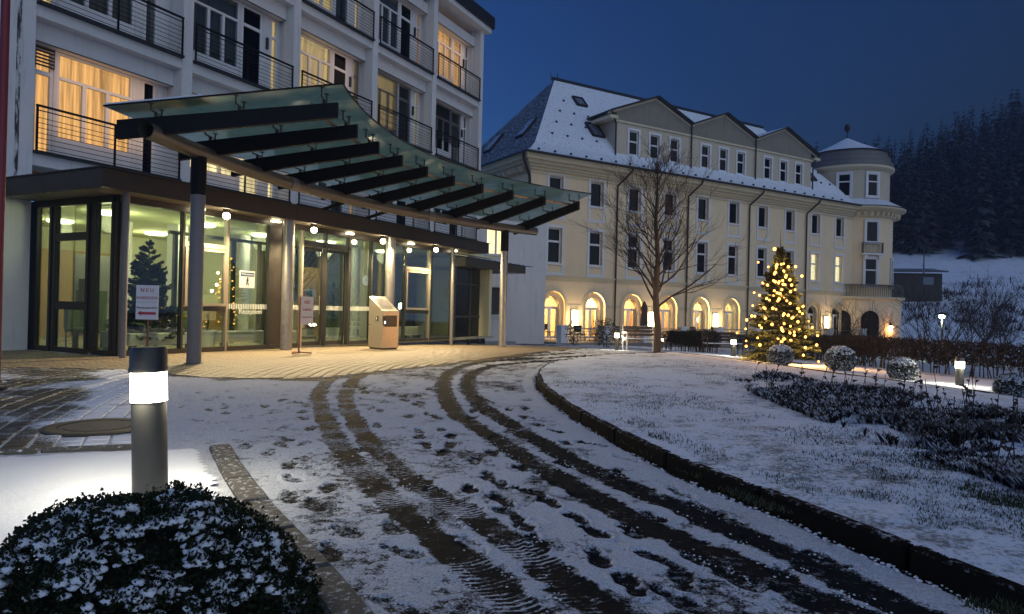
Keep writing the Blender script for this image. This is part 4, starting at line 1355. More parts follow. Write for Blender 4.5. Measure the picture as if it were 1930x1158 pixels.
for k, (a, z, w_, h_, lab) in enumerate(((10.2, 1.65, .5, .7, "framed picture on the lobby back wall left of the wood panels"), (14.3, 1.7, .8, .55, "wide framed picture above the reception desk"), (14.9, 1.75, .3, .42, "small framed picture right of the reception desk"))):
    pf = root("wall_picture", lab, "picture", LF, (a, 20.39, z))
    MB().box(a - w_ / 2, a + w_ / 2, 20.36, 20.388, z - h_ / 2, z + h_ / 2).part("frame", M["frame_dark"], pf)
    MB().box(a - w_ / 2 + .04, a + w_ / 2 - .04, 20.352, 20.3595, z - h_ / 2 + .04, z + h_ / 2 - .04).part("print", M["poster"], pf)
for k, (a, q) in enumerate(((10.9, 16.6), (14.3, 16.2), (18.3, 15.4))):
    MB().lathe((a, q, .02), [(.15, 0), (.15, ZC - .05)], 18).part("inner_column", M["white_trim"], pav, smooth=True)
lr = root("leaflet_rack", "leaflet rack with rows of brochures behind the sliding doors", "rack", LF, (16.3, 15.6, .02))
MB().box(16.0, 16.6, 15.62, 15.66, .1, 1.6).part("back_board", M["sign_white"], lr)
rl = random.Random(2)
for r_ in range(4):
    MB().box(16.0, 16.6, 15.52, 15.619, .35 + .32 * r_, .37 + .32 * r_).part("shelf", M["frame_dark"], lr)
    for c_ in range(4):
        MB().box(16.03 + .142 * c_, 16.145 + .142 * c_, 15.56, 15.575, .371 + .32 * r_, .371 + .32 * r_ + rl.uniform(.17, .22)).part("brochure", M[("sign_white", "sign_blue", "poster", "sign_red")[(r_ + c_ * 3) % 4]], lr)
MB().box(16.0, 16.6, 15.50, 15.68, .02, .099).part("foot", M["frame_dark"], lr)
# pull handles on the sliding doors
for x in (fr_x[6] - .12, fr_x[6] + .12):
    mb = MB(); mb.tube([(x, QG + .05, .85), (x, QG + .05, 1.35)], .014, 6); mb.part("door_handle", M["galv"], pav)
# cable of the roller screens and closer posts behind the left glass
for y in (13.25, 13.9, 14.5):
    mb = MB(); mb.tube([(TS + .07, y, .1), (TS + .07, y, 3.0)], .006, 4); mb.part("blind_cable", M["frame_dark"], pav)
# inner dark vestibule frames
for x in (ex(438), ex(545), ex(592), ex(708)):
    MB().box(x, x + .09, 15.0, 15.09, .02, 2.75).part("inner_post", M["frame_dark"], pav)
MB().box(ex(430), ex(715), 15.0, 15.09, 2.751, 2.83).part("inner_rail", M["frame_dark"], pav)

# notice with a walking figure on the glass
na, nz = LF.xa(466, 527, QG - .02)
nt_ = root("door_notice", "white and blue notice with a walking figure on the glass", "notice", LF, (na, QG - .02, nz))
MB().box(na - .22, na + .22, QG - .02, QG - .012, nz - .2, nz + .2).part("sheet", M["sign_white"], nt_)
MB().box(na - .20, na + .20, QG - .023, QG - .0205, nz + .07, nz + .165).part("heading_band", M["sign_blue"], nt_)
text("heading", "Willkommen", .07, "sign_white", nt_, LF, na, QG - .026, nz + .117, ext=.001)
mb = MB()
y_ = QG - .024
def stick(p, q, r): mb.tube([(na + p[0], y_, nz + p[1]), (na + q[0], y_, nz + q[1])], r, 6)
mb.ball((na + .01, y_, nz + .035), .017, 6, .017)
stick((.005, .015), (-.003, -.055), .013); stick((-.003, -.055), (.03, -.10), .009); stick((.03, -.10), (.035, -.14), .008); stick((-.003, -.055), (-.035, -.13), .009)
stick((.004, .005), (.038, -.03), .007); stick((.004, .005), (-.035, -.03), .007)
mb.part("walking_figure", M["sign_black"], nt_)
text("small_print", "- - - - - - -", .03, "sign_black", nt_, LF, na, QG - .0215, nz - .17, ext=.0005)

# clock inside the glass
ca_, cz_ = LF.xa(689, 529, QG + .2)
ck = root("wall_clock", "round white clock hanging behind the entrance glass", "clock", LF, (ca_, QG + .2, cz_))
def disc(mb, a, q, z, r, th, n=24):
    vs = [(a + r * math.cos(2 * math.pi * k / n), q + d_, z + r * math.sin(2 * math.pi * k / n)) for d_ in (0, th) for k in range(n)]
    return mb.add(vs, [tuple(range(n)), tuple(range(2 * n - 1, n - 1, -1))] + [(k, n + k, n + (k + 1) % n, (k + 1) % n) for k in range(n)])
disc(MB(), ca_, QG + .2, cz_, .17, .03).part("rim", M["frame_light"], ck)
disc(MB(), ca_, QG + .192, cz_, .155, .007).part("dial", emit("backlit_dial", (1, .98, .9), .75), ck)
for ang_, L_ in ((R(60), .09), (R(-15), .12)):
    mb = MB(); mb.tube([(ca_, QG + .187, cz_), (ca_ + L_ * math.cos(ang_), QG + .187, cz_ + L_ * math.sin(ang_))], .006, 5); mb.part("hand", M["sign_black"], ck)

# sign posts
def base_z(a, q): return float(g(*LF.W(a, q)[:2]))
p = at(279, 570, 10.9); sa, sq = LF.L(p.x, p.y)
zb = base_z(sa, sq)
s1 = root("direction_sign", "white board with red capitals and a red arrow on a thin pole", "sign", WF, (p.x, p.y, zb))
tl, tr_, bl = at(258, 537, 10.9), at(300, 539, 10.9), at(258, 602, 10.9)
x0, x1, z1_, z0_ = tl.x, tr_.x, (tl.z + tr_.z) / 2, bl.z
MB().bbox(x0, x1, 10.88, 10.90, z0_, z1_, .004).part("board", M["sign_white"], s1)
xm, H, W_ = (x0 + x1) / 2, z1_ - z0_, x1 - x0
text("lettering", "NEU", .085, "sign_red", s1, WF, xm, 10.876, z1_ - .15 * H, space=1.5)
text("lettering", "ANREISEN", .062, "sign_red", s1, WF, xm, 10.876, z1_ - .37 * H, space=1.25)
MB().box(x0 + .02, x1 - .02, 10.876, 10.8795, z1_ - .50 * H, z1_ - .495 * H).part("rule", M["sign_black"], s1)
text("lettering", "Wartebereich B-TE", .042, "sign_black", s1, WF, xm, 10.876, z1_ - .66 * H)
mb = MB(); az = z1_ - .82 * H
mb.box(x0 + .09, x1 - .03, 10.875, 10.8795, az - .02, az + .02)
mb.add([(x0 + .03, 10.875, az), (x0 + .095, 10.875, az - .04), (x0 + .095, 10.875, az + .04)], [(0, 1, 2)])
mb.part("arrow", M["sign_red"], s1)
mb = MB(); mb.tube([(xm, 10.925, zb + .02), (xm, 10.925, z1_ - .05)], .016, 8); mb.part("pole", M["rust_pole"], s1)
MB().lathe((xm, 10.925, zb), [(.2, 0.016), (.2, .035), (.02, .05), (.0001, .05)], 20).part("base", M["rust_pole"], s1)
# second sign, seen nearly from its edge
p = at(563, 665, 15.4); sa, sq = p.x, p.y
zb = float(g(sa, sq)); zt_ = at(565, 559, 15.4).z; zl_ = at(565, 612, 15.4).z
s2 = root("standing_sign", "narrow white notice board on a rusty pole seen edge on beside the doors", "sign", WF, (sa, sq, zb))
ex2 = Vector((.34, .94, 0)).normalized()
b0 = Vector((sa + .02, sq + .01, 0)); b1 = b0 + ex2 * .46
nrm = Vector((ex2.y, -ex2.x, 0))
def slab2(mb, a, b, th, z0, z1):
    q = [a, b, b - nrm * th, a - nrm * th]
    return mb.prism([(v.x, v.y) for v in q], z0, z1)
slab2(MB(), b0, b1, .02, zl_, zt_).part("board", M["sign_white"], s2)
for k, (s_, sz) in enumerate((("NEU", .11), ("ANREISEN", .07), ("Wartebereich B-TE", .045))):
    c_ = (b0 + b1) / 2 + nrm * .003
    t_ = text("lettering", s_, sz, "sign_red", s2, WF, c_.x, c_.y, zt_ - (.13 + .17 * k), math.atan2(ex2.y, ex2.x))
mb = MB(); mb.tube([(sa, sq, zb + .02), (sa, sq, zt_)], .02, 8); mb.part("pole", M["rust_pole"], s2)
for k in range(3):
    an = 2.1 * k + .3
    mb = MB(); mb.tube([(sa, sq, zb + .05), (sa + .28 * math.cos(an), sq + .28 * math.sin(an), zb + .03)], .016, 6); mb.part("foot", M["rust_pole"], s2)

# steel terminal with a sloping lit top
kb = gp(722, 659); ka, kq = LF.L(kb.x, kb.y); kz = kb.z
ks_ = root("steel_terminal", "brushed steel entrance terminal with sloping top and card reader", "terminal", WF, (kb.x, kb.y, kz))
KA = R(48)
def kp(x, y, z): return (kb.x + x * math.cos(KA) - y * math.sin(KA), kb.y + x * math.sin(KA) + y * math.cos(KA), kz + z)
def kbox(mb, x0, x1, y0, y1, z0, z1, zt1=None):
    zt1 = zt1 if zt1 is not None else z1
    vs = [kp(x0, y0, z0), kp(x1, y0, z0), kp(x1, y1, z0), kp(x0, y1, z0), kp(x0, y0, z1), kp(x1, y0, zt1), kp(x1, y1, zt1), kp(x0, y1, z1)]
    return mb.add(vs, [(0, 3, 2, 1), (4, 5, 6, 7), (0, 1, 5, 4), (1, 2, 6, 5), (2, 3, 7, 6), (3, 0, 4, 7)])
# body: long side faces the camera's left, front faces right; the top slopes down to the front
yb_, yf_ = .30, -.30
mb = MB()
prof = [(.30, 0.06), (.30, 1.42), (-.24, 1.06), (-.30, 1.04), (-.30, .06)]
vs = [kp(-.27, y, z) for y, z in prof] + [kp(.27, y, z) for y, z in prof]
n = len(prof)
mb.add(vs, [tuple(range(n)), tuple(range(2 * n - 1, n - 1, -1))] + [(i, n + i, n + (i + 1) % n, (i + 1) % n) for i in range(n)])
mb.part("body", M["kiosk"], ks_)
kbox(MB(), -.24, .24, -.27, .27, .0, .058).part("plinth", M["plastic_dark"], ks_)
kbox(MB(), -.20, .20, -.312, -.302, .62, .92).part("reader_panel", M["frame_dark"], ks_)
kbox(MB(), -.24, -.17, -.33, -.303, .66, .90).part("intercom", M["plastic_dark"], ks_)
kbox(MB(), -.232, -.19, -.334, -.331, .70, .77).part("button_light", emit("button_glow", (.9, .95, 1), 3.0), ks_)
kbox(MB(), -.285, -.272, -.12, -.02, .78, .90).part("symbol_plate", M["plastic_dark"], ks_)
mb = MB(); kbox(mb, -.289, -.2855, -.078, -.062, .80, .88); mb.part("symbol", M["sign_white"], ks_)
mb = MB()
mb.add([kp(-.2, .22, 1.371), kp(.2, .22, 1.371), kp(.2, -.16, 1.118), kp(-.2, -.16, 1.118)], [(0, 1, 2, 3)])
mb.part("top_plate", mk("polished_plate", (.55, .52, .48), .2, .6, bmp=.02), ks_)

# dark glazed annex to the right of the entrance
ax0, ax1 = LF.xa(856, 560, 13.55)[0], LF.xa(913, 560, 13.55)[0]
an_ = root("glazed_annex", "dark unlit glazed annex with its own low snowy eave", "annex", LF, (ax0, 13.55, -.2))
xs = [ax0, LF.xa(885, 560, 13.55)[0], LF.xa(905, 560, 13.55)[0], ax1]
for x in xs: MB().box(x - .05, x + .05, 13.5, 13.6, -.3, 2.65).part("mullion", M["frame_dark"], an_)
for i in range(3):
    a, b = xs[i] + .051, xs[i + 1] - .051
    MB().box(a, b, 13.54, 13.56, -.2, .75).part("glass_pane", M["night_glass"], an_)
    MB().box(a, b, 13.51, 13.59, .751, .83).part("transom", M["frame_dark"], an_)
    MB().box(a, b, 13.54, 13.56, .831, 2.0).part("glass_pane", M["night_glass"], an_)
    MB().box(a, b, 13.51, 13.59, 2.001, 2.07).part("transom", M["frame_dark"], an_)
    MB().box(a, b, 13.54, 13.56, 2.071, 2.65).part("glass_pane", M["night_glass"], an_)
MB().box(ax1 - .04, ax1 + .04, 13.61, 16, -.3, 2.65).part("end_wall", M["frame_dark"], an_)
ee = LF.xa(992, 500, 12.9)[0]
MB().box(ax0 - .3, ax1 + 2.4, 12.9, 15.6, 2.66, 2.98).part("eave_board", M["fascia"], an_)
mb = MB(); mb.add([(ax0 - .3, 12.86, 2.985), (ax1 + 2.45, 12.86, 2.985), (ax1 + 2.45, 15.6, 3.35), (ax0 - .3, 15.6, 3.35)], [(0, 1, 2, 3)]); mb.part("roof_tiles", M["slate_snow"], an_)
for i in range(14):
    x = ax0 - .25 + i * .42
    mb = MB(); mb.tube([(x, 12.84, 3.0), (x, 15.5, 3.37)], .035, 5); mb.part("roll_tile", M["slate_snow"], an_)

# ================================================================== GLASS CANOPY
can = root("glass_canopy", "curved green glass canopy on a bent steel pipe with fanned beams", "canopy", LF, (13.8, 11.5, 0))
pq = lambda t: 11.5 - .031 * (t - 13.8) ** 2
PZ, PR = 3.77, .135
def canopy_beam(i):
    t0 = 7.1 + 1.49 * i
    P_ = Vector((t0, pq(t0), 0))
    t1 = 8.55 + 1.172 * i
    T_ = Vector((t1, 9.1 - .053 * (t1 - 13.8) ** 2, 0))
    d = (T_ - P_); L = d.length; d.normalize()
    zt = 4.30; sl = .14
    I_ = P_ - d * .60
    T_.z = zt; P_.z = zt - sl * L; I_.z = zt - sl * (L + .60)
    return I_, P_, T_, d
# pipe, hollow at its ends
pts = [(t, pq(t), PZ) for t in np.linspace(6.84, 20.98, 40)]
mb = MB(); mb.tube(pts, PR, 16, False); mb.tube(pts[::-1], PR - .012, 16, False)
mb.part("pipe", mk("grey_steel_pipe", (.14, .13, .12), .42, .55, var=.25, sc=6, bmp=.1), can, smooth=True)
for t in (11.2, 16.6):
    mb = MB(); mb.tube([(t - .12, pq(t - .12), PZ), (t + .12, pq(t + .12), PZ)], PR + .012, 16); mb.part("pipe_sleeve", M["pole"], can, smooth=True)
for (px, py, YY_) in ((343, 685, 12.2), (935, 655, 21.9)):
    b_ = gp(px, py); a_, q_ = LF.L(b_.x, b_.y)
    q2 = pq(a_)
    MB().lathe((a_, q2, 0), [(.122, b_.z), (.122, 3.05)], 20).part("column", M["pole"] if px < 500 else M["galv"], can, smooth=True)
    MB().lathe((a_, q2, 0), [(.132, 3.0), (.132, PZ - .1)], 20).part("column_head", M["dark_steel"], can, smooth=True)
    MB().lathe((a_, q2, 0), [(.16, b_.z), (.16, b_.z + .02), (.12, b_.z + .02)], 20).part("base_plate", M["dark_steel"], can)
# short props from the clinic side
for t in (13.3, 15.0):
    mb = MB(); mb.tube([(t, pq(t), PZ - .05), (t, 12.5, 3.5)], .045, 8); mb.part("prop", M["dark_steel"], can)
def glass_pt(i, s):
    """point on the glass over (fractional) beam i, s = 0 inner edge .. 1 tip"""
    I_, P_, T_, d = canopy_beam(i)
    a = P_ - d * .70; b = T_ + d * .10
    za, zb_ = 4.30 - .14 * ((T_ - P_).xy.length + .70) + .33, 4.30 + .02 + .33
    p_ = a.lerp(b, s)
    return Vector((p_.x, p_.y, za + (zb_ - za) * s))
for i in range(10):
    I_, P_, T_, d = canopy_beam(i)
    n_ = Vector((-d.y, d.x, 0)) * .045
    mb = MB()
    hb = .15
    q = [I_ - n_, I_ + n_, T_ + n_, T_ - n_]
    vs = [(v.x, v.y, v.z - hb) for v in q] + [(v.x, v.y, v.z + hb * (1 if k in (0, 1) else .62)) for k, v in enumerate(q)]
    mb.add(vs, [(0, 3, 2, 1), (4, 5, 6, 7), (0, 1, 5, 4), (1, 2, 6, 5), (2, 3, 7, 6), (3, 0, 4, 7)])
    bm_ = mb.part("beam", M["dark_steel"], can)
    # point fittings holding the glass
    for s in (.12, .52, .93):
        c_ = (P_ - d * .4).lerp(T_, s)
        mb = MB()
        e1, e2 = c_ + n_ * 4.2, c_ - n_ * 4.2
        zb_ = c_.z + hb * .75
        mb.tube([(e1.x, e1.y, zb_ + .05), (e2.x, e2.y, zb_ + .05)], .016, 6)
        mb.tube([(c_.x, c_.y, zb_ - .02), (c_.x, c_.y, zb_ + .05)], .03, 6)
        for e in (e1, e2):
            # height of the glass over this point
            ss = ((c_ - (P_ - d * .70)).xy.length) / ((T_ + d * .10 - (P_ - d * .70)).xy.length)
            gz_ = glass_pt(i, ss).z - .016
            mb.tube([(e.x, e.y, zb_ + .045), (e.x, e.y, gz_)], .013, 6)
            mb.lathe((e.x, e.y, gz_ - .012), [(.045, 0), (.045, .011)], 10)
        mb.part("glass_fitting", M["frame_dark"], bm_)
def gpanel(i0, i1):
    mb = MB(); n = 6
    for layer in (0, .018):
        for k in range(n + 1):
            for ii in (i0, i1):
                p_ = glass_pt(ii, k / n); mb.v.append((p_.x, p_.y, p_.z + layer))
    m0 = 2 * (n + 1)
    fs = []
    for k in range(n):
        fs.append((2 * k, 2 * k + 2, 2 * k + 3, 2 * k + 1)); fs.append((m0 + 2 * k, m0 + 2 * k + 1, m0 + 2 * k + 3, m0 + 2 * k + 2))
        fs.append((2 * k, m0 + 2 * k, m0 + 2 * k + 2, 2 * k + 2)); fs.append((2 * k + 1, 2 * k + 3, m0 + 2 * k + 3, m0 + 2 * k + 1))
    fs.append((0, 1, m0 + 1, m0)); fs.append((2 * n, m0 + 2 * n, m0 + 2 * n + 1, 2 * n + 1))
    mb.f += fs; mb.m += [0] * len(fs)
    mb.part("glass_panel", M["canopy_glass"], can)
cuts = [-.12] + [k + .5 for k in range(9)] + [9.32]
for i in range(10):
    gpanel(cuts[i] + .006, cuts[i + 1] - .006)
# dark rim of the glass along the outer arc, and snow lying on the first panel
mb = MB(); mb.tube([glass_pt(i, 1.0) + Vector((0, 0, .009)) for i in np.linspace(-.12, 9.32, 40)], .016, 5); mb.part("edge_trim", M["dark_steel"], can)
mb = MB(); mb.tube([glass_pt(-.12, s) + Vector((0, 0, .012)) for s in np.linspace(0, 1, 10)], .016, 5); mb.part("edge_trim", M["dark_steel"], can)
mb = MB()
for k in range(8):
    a_, b_ = glass_pt(-.10, k / 20), glass_pt(-.10, (k + 1) / 20)
    c_, d_ = glass_pt(.1, (k + 1) / 20), glass_pt(.1, k / 20)
    up = Vector((0, 0, .022)); hi_ = Vector((0, 0, .06))
    mb.add([a_ + up, b_ + up, c_ + up, d_ + up, a_ + hi_, b_ + hi_, c_ + hi_, d_ + hi_], [(4, 5, 6, 7), (0, 1, 5, 4), (2, 3, 7, 6), (0, 4, 7, 3), (1, 2, 6, 5)])
mb.part("snow_strip", M["snow"], can)
# slim tube purlin near the tips
pp = []
for i in np.linspace(0, 9, 30):
    I_, P_, T_, d = canopy_beam(i); c_ = T_ - d * .42; pp.append((c_.x, c_.y, c_.z + .06))
mb = MB(); mb.tube(pp, .035, 8); mb.part("purlin", mk("pale_purlin_tube", (.24, .19, .15), .45, .3, bmp=.05), can, smooth=True)

# red post at the left edge of the view
rp = at(5, 500, 8.0)
mb = MB(); zg_ = float(g(rp.x, rp.y))
ro = root("red_post", "tall dark red flagpole standing at the left edge of the view", "flagpole", WF, (rp.x - .05, rp.y, zg_))
MB().lathe((rp.x - .05, rp.y, zg_), [(.05, 0), (.045, 6.5)], 12).part("shaft", M["red_paint"], ro, smooth=True)
MB().lathe((rp.x - .05, rp.y, zg_), [(.12, .012), (.12, .035), (.05, .05)], 14).part("base_plate", M["dark_steel"], ro)
# ================================================================== YELLOW HOUSE
house = root("yellow_house", "large yellow plastered house with arcade, three gabled dormers and snowy hipped roof", "building", YF, (0, 0, -1.3))
LEN = 31.6
WX = [1.80 + 3.075 * k for k in range(10)]
ZE = 9.45            # top of the plain wall
GZ0 = -1.6
# openings of the two upper rows
R1, R2 = (7.62, 9.16), (3.95, 6.08)
HW = .50
ops = []
for x in WX:
    ops += [(x - HW, x + HW, *R1), (x - HW, x + HW, *R2)]
mb = MB(); holes_wall(mb, 0, LEN, 3.12, ZE + .9, 0, ops, .26)
mb.part("wall", M["yellow"], house)
# arcade storey with arches
SPR, AR, ATOP, DB = 1.42, .86, 3.12, -.60
mb = MB(); mt = MB()
segs = 12
prevx = 0.0
for x in WX:
    a, b = x - AR, x + AR
    mb.quad((prevx, 0, GZ0), (a, 0, GZ0), (a, 0, ATOP), (prevx, 0, ATOP))
    mb.quad((a, 0, GZ0), (b, 0, GZ0), (b, 0, DB), (a, 0, DB))
    for k in range(segs):
        t0, t1 = math.pi - math.pi * k / segs, math.pi - math.pi * (k + 1) / segs
        p0, p1 = (x + AR * math.cos(t0), SPR + AR * math.sin(t0)), (x + AR * math.cos(t1), SPR + AR * math.sin(t1))
        mb.quad((p0[0], 0, p0[1]), (p1[0], 0, p1[1]), (p1[0], 0, ATOP), (p0[0], 0, ATOP))
    prevx = b
mb.quad((prevx, 0, GZ0), (LEN, 0, GZ0), (LEN, 0, ATOP), (prevx, 0, ATOP))
# end walls and back
mb.quad((0, 14, GZ0), (0, 0, GZ0), (0, 0, ZE + .9), (0, 14, ZE + .9)); mb.quad((LEN, 0, GZ0), (LEN, 14, GZ0), (LEN, 14, ZE + .9), (LEN, 0, ZE + .9))
mb.quad((LEN, 14, GZ0), (0, 14, GZ0), (0, 14, ZE + .9), (LEN, 14, ZE + .9))
mb.part("arcade_wall", M["yellow"], house)
def arch_ring(mb, x, r0, r1, y0, y1, zb, segs=14):
    pr = lambda r: [(x - r, zb)] + [(x + r * math.cos(math.pi - math.pi * k / segs), SPR + r * math.sin(math.pi * k / segs)) for k in range(segs + 1)] + [(x + r, zb)]
    A, B = pr(r1), pr(r0)
    for i in range(len(A) - 1):
        a, b, c, d = A[i], A[i + 1], B[i + 1], B[i]
        mb.quad((a[0], y0, a[1]), (b[0], y0, b[1]), (c[0], y0, c[1]), (d[0], y0, d[1]))
        mb.quad((d[0], y0, d[1]), (c[0], y0, c[1]), (c[0], y1, c[1]), (d[0], y1, d[1]))
        mb.quad((b[0], y0, b[1]), (a[0], y0, a[1]), (a[0], y1, a[1]), (b[0], y1, b[1]))
arch_s, arch_r = MB(), MB()
arch_ring(arch_s, 0, AR + .0, AR + .16, -.05, .0, DB - .6)
arch_s_me = arch_s.mesh("arch_surround", M["cream_trim"])
arch_ring(arch_r, 0, AR - .30, AR - .001, .12, .52, DB - .6)
arch_r_me = arch_r.mesh("arch_reveal", M["cream_trim"])
# glazed double doors of the arches
def arch_door_me():
    mb = MB(); r = AR - .31; y = .40; d = .07; zb = DB
    mb.box(-r, r, y, y + d, SPR - .22, SPR - .06)
    mb.box(-r, -r + .09, y, y + d, zb, SPR - .221); mb.box(r - .09, r, y, y + d, zb, SPR - .221); mb.box(-.09, .09, y - .01, y + d, zb, SPR - .221)
    mb.box(-r + .091, -.091, y, y + d, zb, zb + .16); mb.box(.091, r - .091, y, y + d, zb, zb + .16)
    pts = [(r * math.cos(math.pi * k / 14), SPR - .06 + r * math.sin(math.pi * k / 14)) for k in range(15)]
    pin = [(p[0] * .91, SPR - .06 + (p[1] - SPR + .06) * .91) for p in pts]
    for k in range(14):
        mb.quad((pts[k][0], y, pts[k][1]), (pts[k + 1][0], y, pts[k + 1][1]), (pin[k + 1][0], y, pin[k + 1][1]), (pin[k][0], y, pin[k][1]))
    return mb.mesh("arch_door", M["white_trim"])
arch_door = arch_door_me()
arch_pane = MB().box(-AR + .32, AR - .32, .43, .436, DB, SPR + AR - .2).mesh("pane", M["room_glass"])
arch_pane_dark = MB().box(-AR + .32, AR - .32, .43, .436, DB, SPR + AR - .2).mesh("dark_pane", M["night_glass"])
Z3 = Vector((0, 0, 1.3))
door_of = []
for k, x in enumerate(WX):
    for nm, me_ in (("arch_surround", arch_s_me), ("arch_reveal", arch_r_me)):
        link(nm, me_, house, Vector((x, 0, 0)) + Z3)
    dk_ = k in (8, 9)
    dd = link("arch_door", arch_door, house, Vector((x, 0, 0)) + Z3)
    link("pane", arch_pane_dark if dk_ else arch_pane, dd)
# rooms behind the arches
rm = MB(); rm.box(.2, LEN - 7, 5.2, 5.3, DB - .02, 2.9); rm.box(.2, LEN - 7, .55, 5.19, 2.9, 2.98); rm.box(.2, LEN - 7, .55, 5.19, DB - .12, DB - .021); rm.box(.1, .19, .55, 5.2, DB - .1, 2.9)
for x in (6.2, 9.4, 12.5, 15.6, 18.7): rm.box(x, x + .1, .55, 5.19, DB, 2.89)
rm.part("room", mk("warm_room_wall", (.70, .55, .34), .9, var=.08, bmp=.02), house)
curt = sheer("room_curtain", (.72, .52, .28))
for k, col, pw in ((0, (1, .66, .30), 60), (1, (1, .72, .36), 60), (2, (1, .58, .22), 60), (3, (1, .62, .28), 50), (4, (1, .84, .48), 55), (5, (.95, .84, .5), 26), (6, (1, .7, .35), 25), (7, (1, .8, .45), 10)):
    spot_lamp("room_light", YF.W(WX[k], 1.7, 2.3), pw * 19, col, .25)
for k in (1, 2, 4):
    for sx in ((-.5, -.22), (.22, .5)):
        mb = MB(); n = 10
        for i in range(n):
            a, b = WX[k] + sx[0] + (sx[1] - sx[0]) * i / n, WX[k] + sx[0] + (sx[1] - sx[0]) * (i + 1) / n
            mb.quad((a, .62 + .03 * math.sin(i * 2.2), DB), (b, .62 + .03 * math.sin((i + 1) * 2.2), DB), (b, .62 + .03 * math.sin((i + 1) * 2.2), 1.3), (a, .62 + .03 * math.sin(i * 2.2), 1.3))
        mb.part("curtain", curt, house)
# string cornices
def moulding(parent, x0, x1, rows, name, mat, left=True, back=6.0):
    for (o_, z0, z1) in rows:
        mb = MB(); mb.box(x0 - (o_ if left else 0), x1, -o_, -.001, z0, z1)
        if left: mb.box(x0 - o_, x0 - .001, 0, back, z0, z1)
        mb.part(name, mat, parent)
moulding(house, 0, LEN, [(.09, 3.0, 3.12), (.16, 3.121, 3.21), (.05, 2.90, 2.999)], "string_course", M["cream_trim"], True, 14)
for k in range(-1, 10):
    a = (WX[k] + AR + .17) if k >= 0 else 0.0
    b = (WX[k + 1] - AR - .17) if k < 9 else LEN
    MB().box(a, b, -.035, -.001, SPR - .06, SPR + .08).part("impost_band", M["cream_trim"], house)
moulding(house, 0, LEN, [(.06, ZE - .28, ZE - .18), (.16, ZE - .05, ZE + .08), (.30, ZE + .081, ZE + .24), (.50, ZE + .241, ZE + .42), (.74, ZE + .421, ZE + .62), (.86, ZE + .621, ZE + .72)], "eave_cornice", M["cream_trim"], True, 14)
for k in range(12):
    y = .5 + k * .62
    MB().box(-.48, -.17, y, y + .26, ZE - .17, ZE + .08).part("bracket", M["cream_trim"], house)
ZG_ = ZE + .72
mb = MB(); mb.tube([(-.93, 14, ZG_ + .02), (-.93, -.93, ZG_ + .02), (LEN + .2, -.93, ZG_ + .02)], .075, 8); mb.part("gutter", M["lead"], house)

# window frames, panes and plaster surrounds (shared shapes)
def surround_me(w_, z0, z1, ext):
    mb = MB(); f = .17
    mb.box(-w_ - f, -w_, -.045, -.001, z0 - ext, z1 + f); mb.box(w_, w_ + f, -.045, -.001, z0 - ext, z1 + f)
    mb.box(-w_, w_, -.045, -.001, z1, z1 + f); mb.box(-w_ - .02, w_ + .02, -.10, -.0455, z0 - .10, z0); mb.box(-w_, w_, -.04, -.001, z0 - .10, z0)
    if ext > .5: mb.box(-w_, w_, -.045, -.001, z0 - ext, z0 - ext + f)
    return mb
def sash_me(w_, z0, z1, tz):
    mb = MB(); f = .08
    y0, y1 = .16, .23
    mb.box(-w_, -w_ + f, y0, y1, z0, z1); mb.box(w_ - f, w_, y0, y1, z0, z1); mb.box(-w_ + f, w_ - f, y0, y1, z0, z0 + f); mb.box(-w_ + f, w_ - f, y0, y1, z1 - f, z1)
    if tz: mb.box(-w_ + f, w_ - f, y0 - .02, y1, tz - .06, tz + .06)
    return mb
s1_me = surround_me(HW, *R1, 1.0).mesh("window_surround", M["white_trim"]); s2_me = surround_me(HW, *R2, .72).mesh("window_surround", M["white_trim"])
f1_me = sash_me(HW, *R1, None).mesh("window", M["white_trim"]); f2_me = sash_me(HW, *R2, R2[0] + 1.32).mesh("window", M["white_trim"])
def pane_me(w_, a, b, m="night_glass"):
    return MB().box(-w_ + .081, w_ - .081, .19, .197, a, b).mesh("pane", M[m])
p1 = pane_me(HW, R1[0] + .081, R1[1] - .081)
p2 = [pane_me(HW, R2[0] + .081, R2[0] + 1.26), pane_me(HW, R2[0] + 1.38, R2[1] - .081)]
litp = [pane_me(HW, R2[0] + .081, R2[0] + 1.26, "room_glass"), pane_me(HW, R2[0] + 1.38, R2[1] - .081, "room_glass")]
litc = MB().box(-HW, HW, .32, .33, *R2).mesh("lit_curtain", emit("bright_window_curtain", (1, .86, .48), 2.4, .25, 2, (5, 5, .3)))
for k, x in enumerate(WX):
    L0 = Vector((x, 0, 0)) + Z3
    link("window_surround", s1_me, house, L0); link("window_surround", s2_me, house, L0)
    w1_ = link("window", f1_me, house, L0); link("pane", p1, w1_)
    w2_ = link("window", f2_me, house, L0)
    lit = k in (8, 9)
    for q in (litp if lit else p2): link("pane", q, w2_)
    if lit: link("curtain", litc, w2_)
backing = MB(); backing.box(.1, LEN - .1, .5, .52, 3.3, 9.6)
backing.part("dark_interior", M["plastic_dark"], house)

# rain pipes
for px in (1163, 1297, 1413, 1521):
    x = YF.xa(px, 420, -.12)[0]
    mb = MB()
    mb.tube([(x + .55, -.90, ZG_), (x + .5, -.86, ZG_ - .25), (x, -.14, ZE - .35), (x, -.12, ZE - .6), (x, -.12, -.9)], .058, 8)
    mb.part("downpipe", M["lead"], house)
mb = MB(); mb.tube([(-.90, -.6, ZG_), (-.86, -.5, ZG_ - .25), (-.2, -.16, ZE - .5), (-.16, -.14, ZE - .8), (-.16, -.14, 3.5), (-.26, -.24, 3.2), (-.26, -.24, -.9)], .085, 8)
mb.part("downpipe", M["lead"], house)

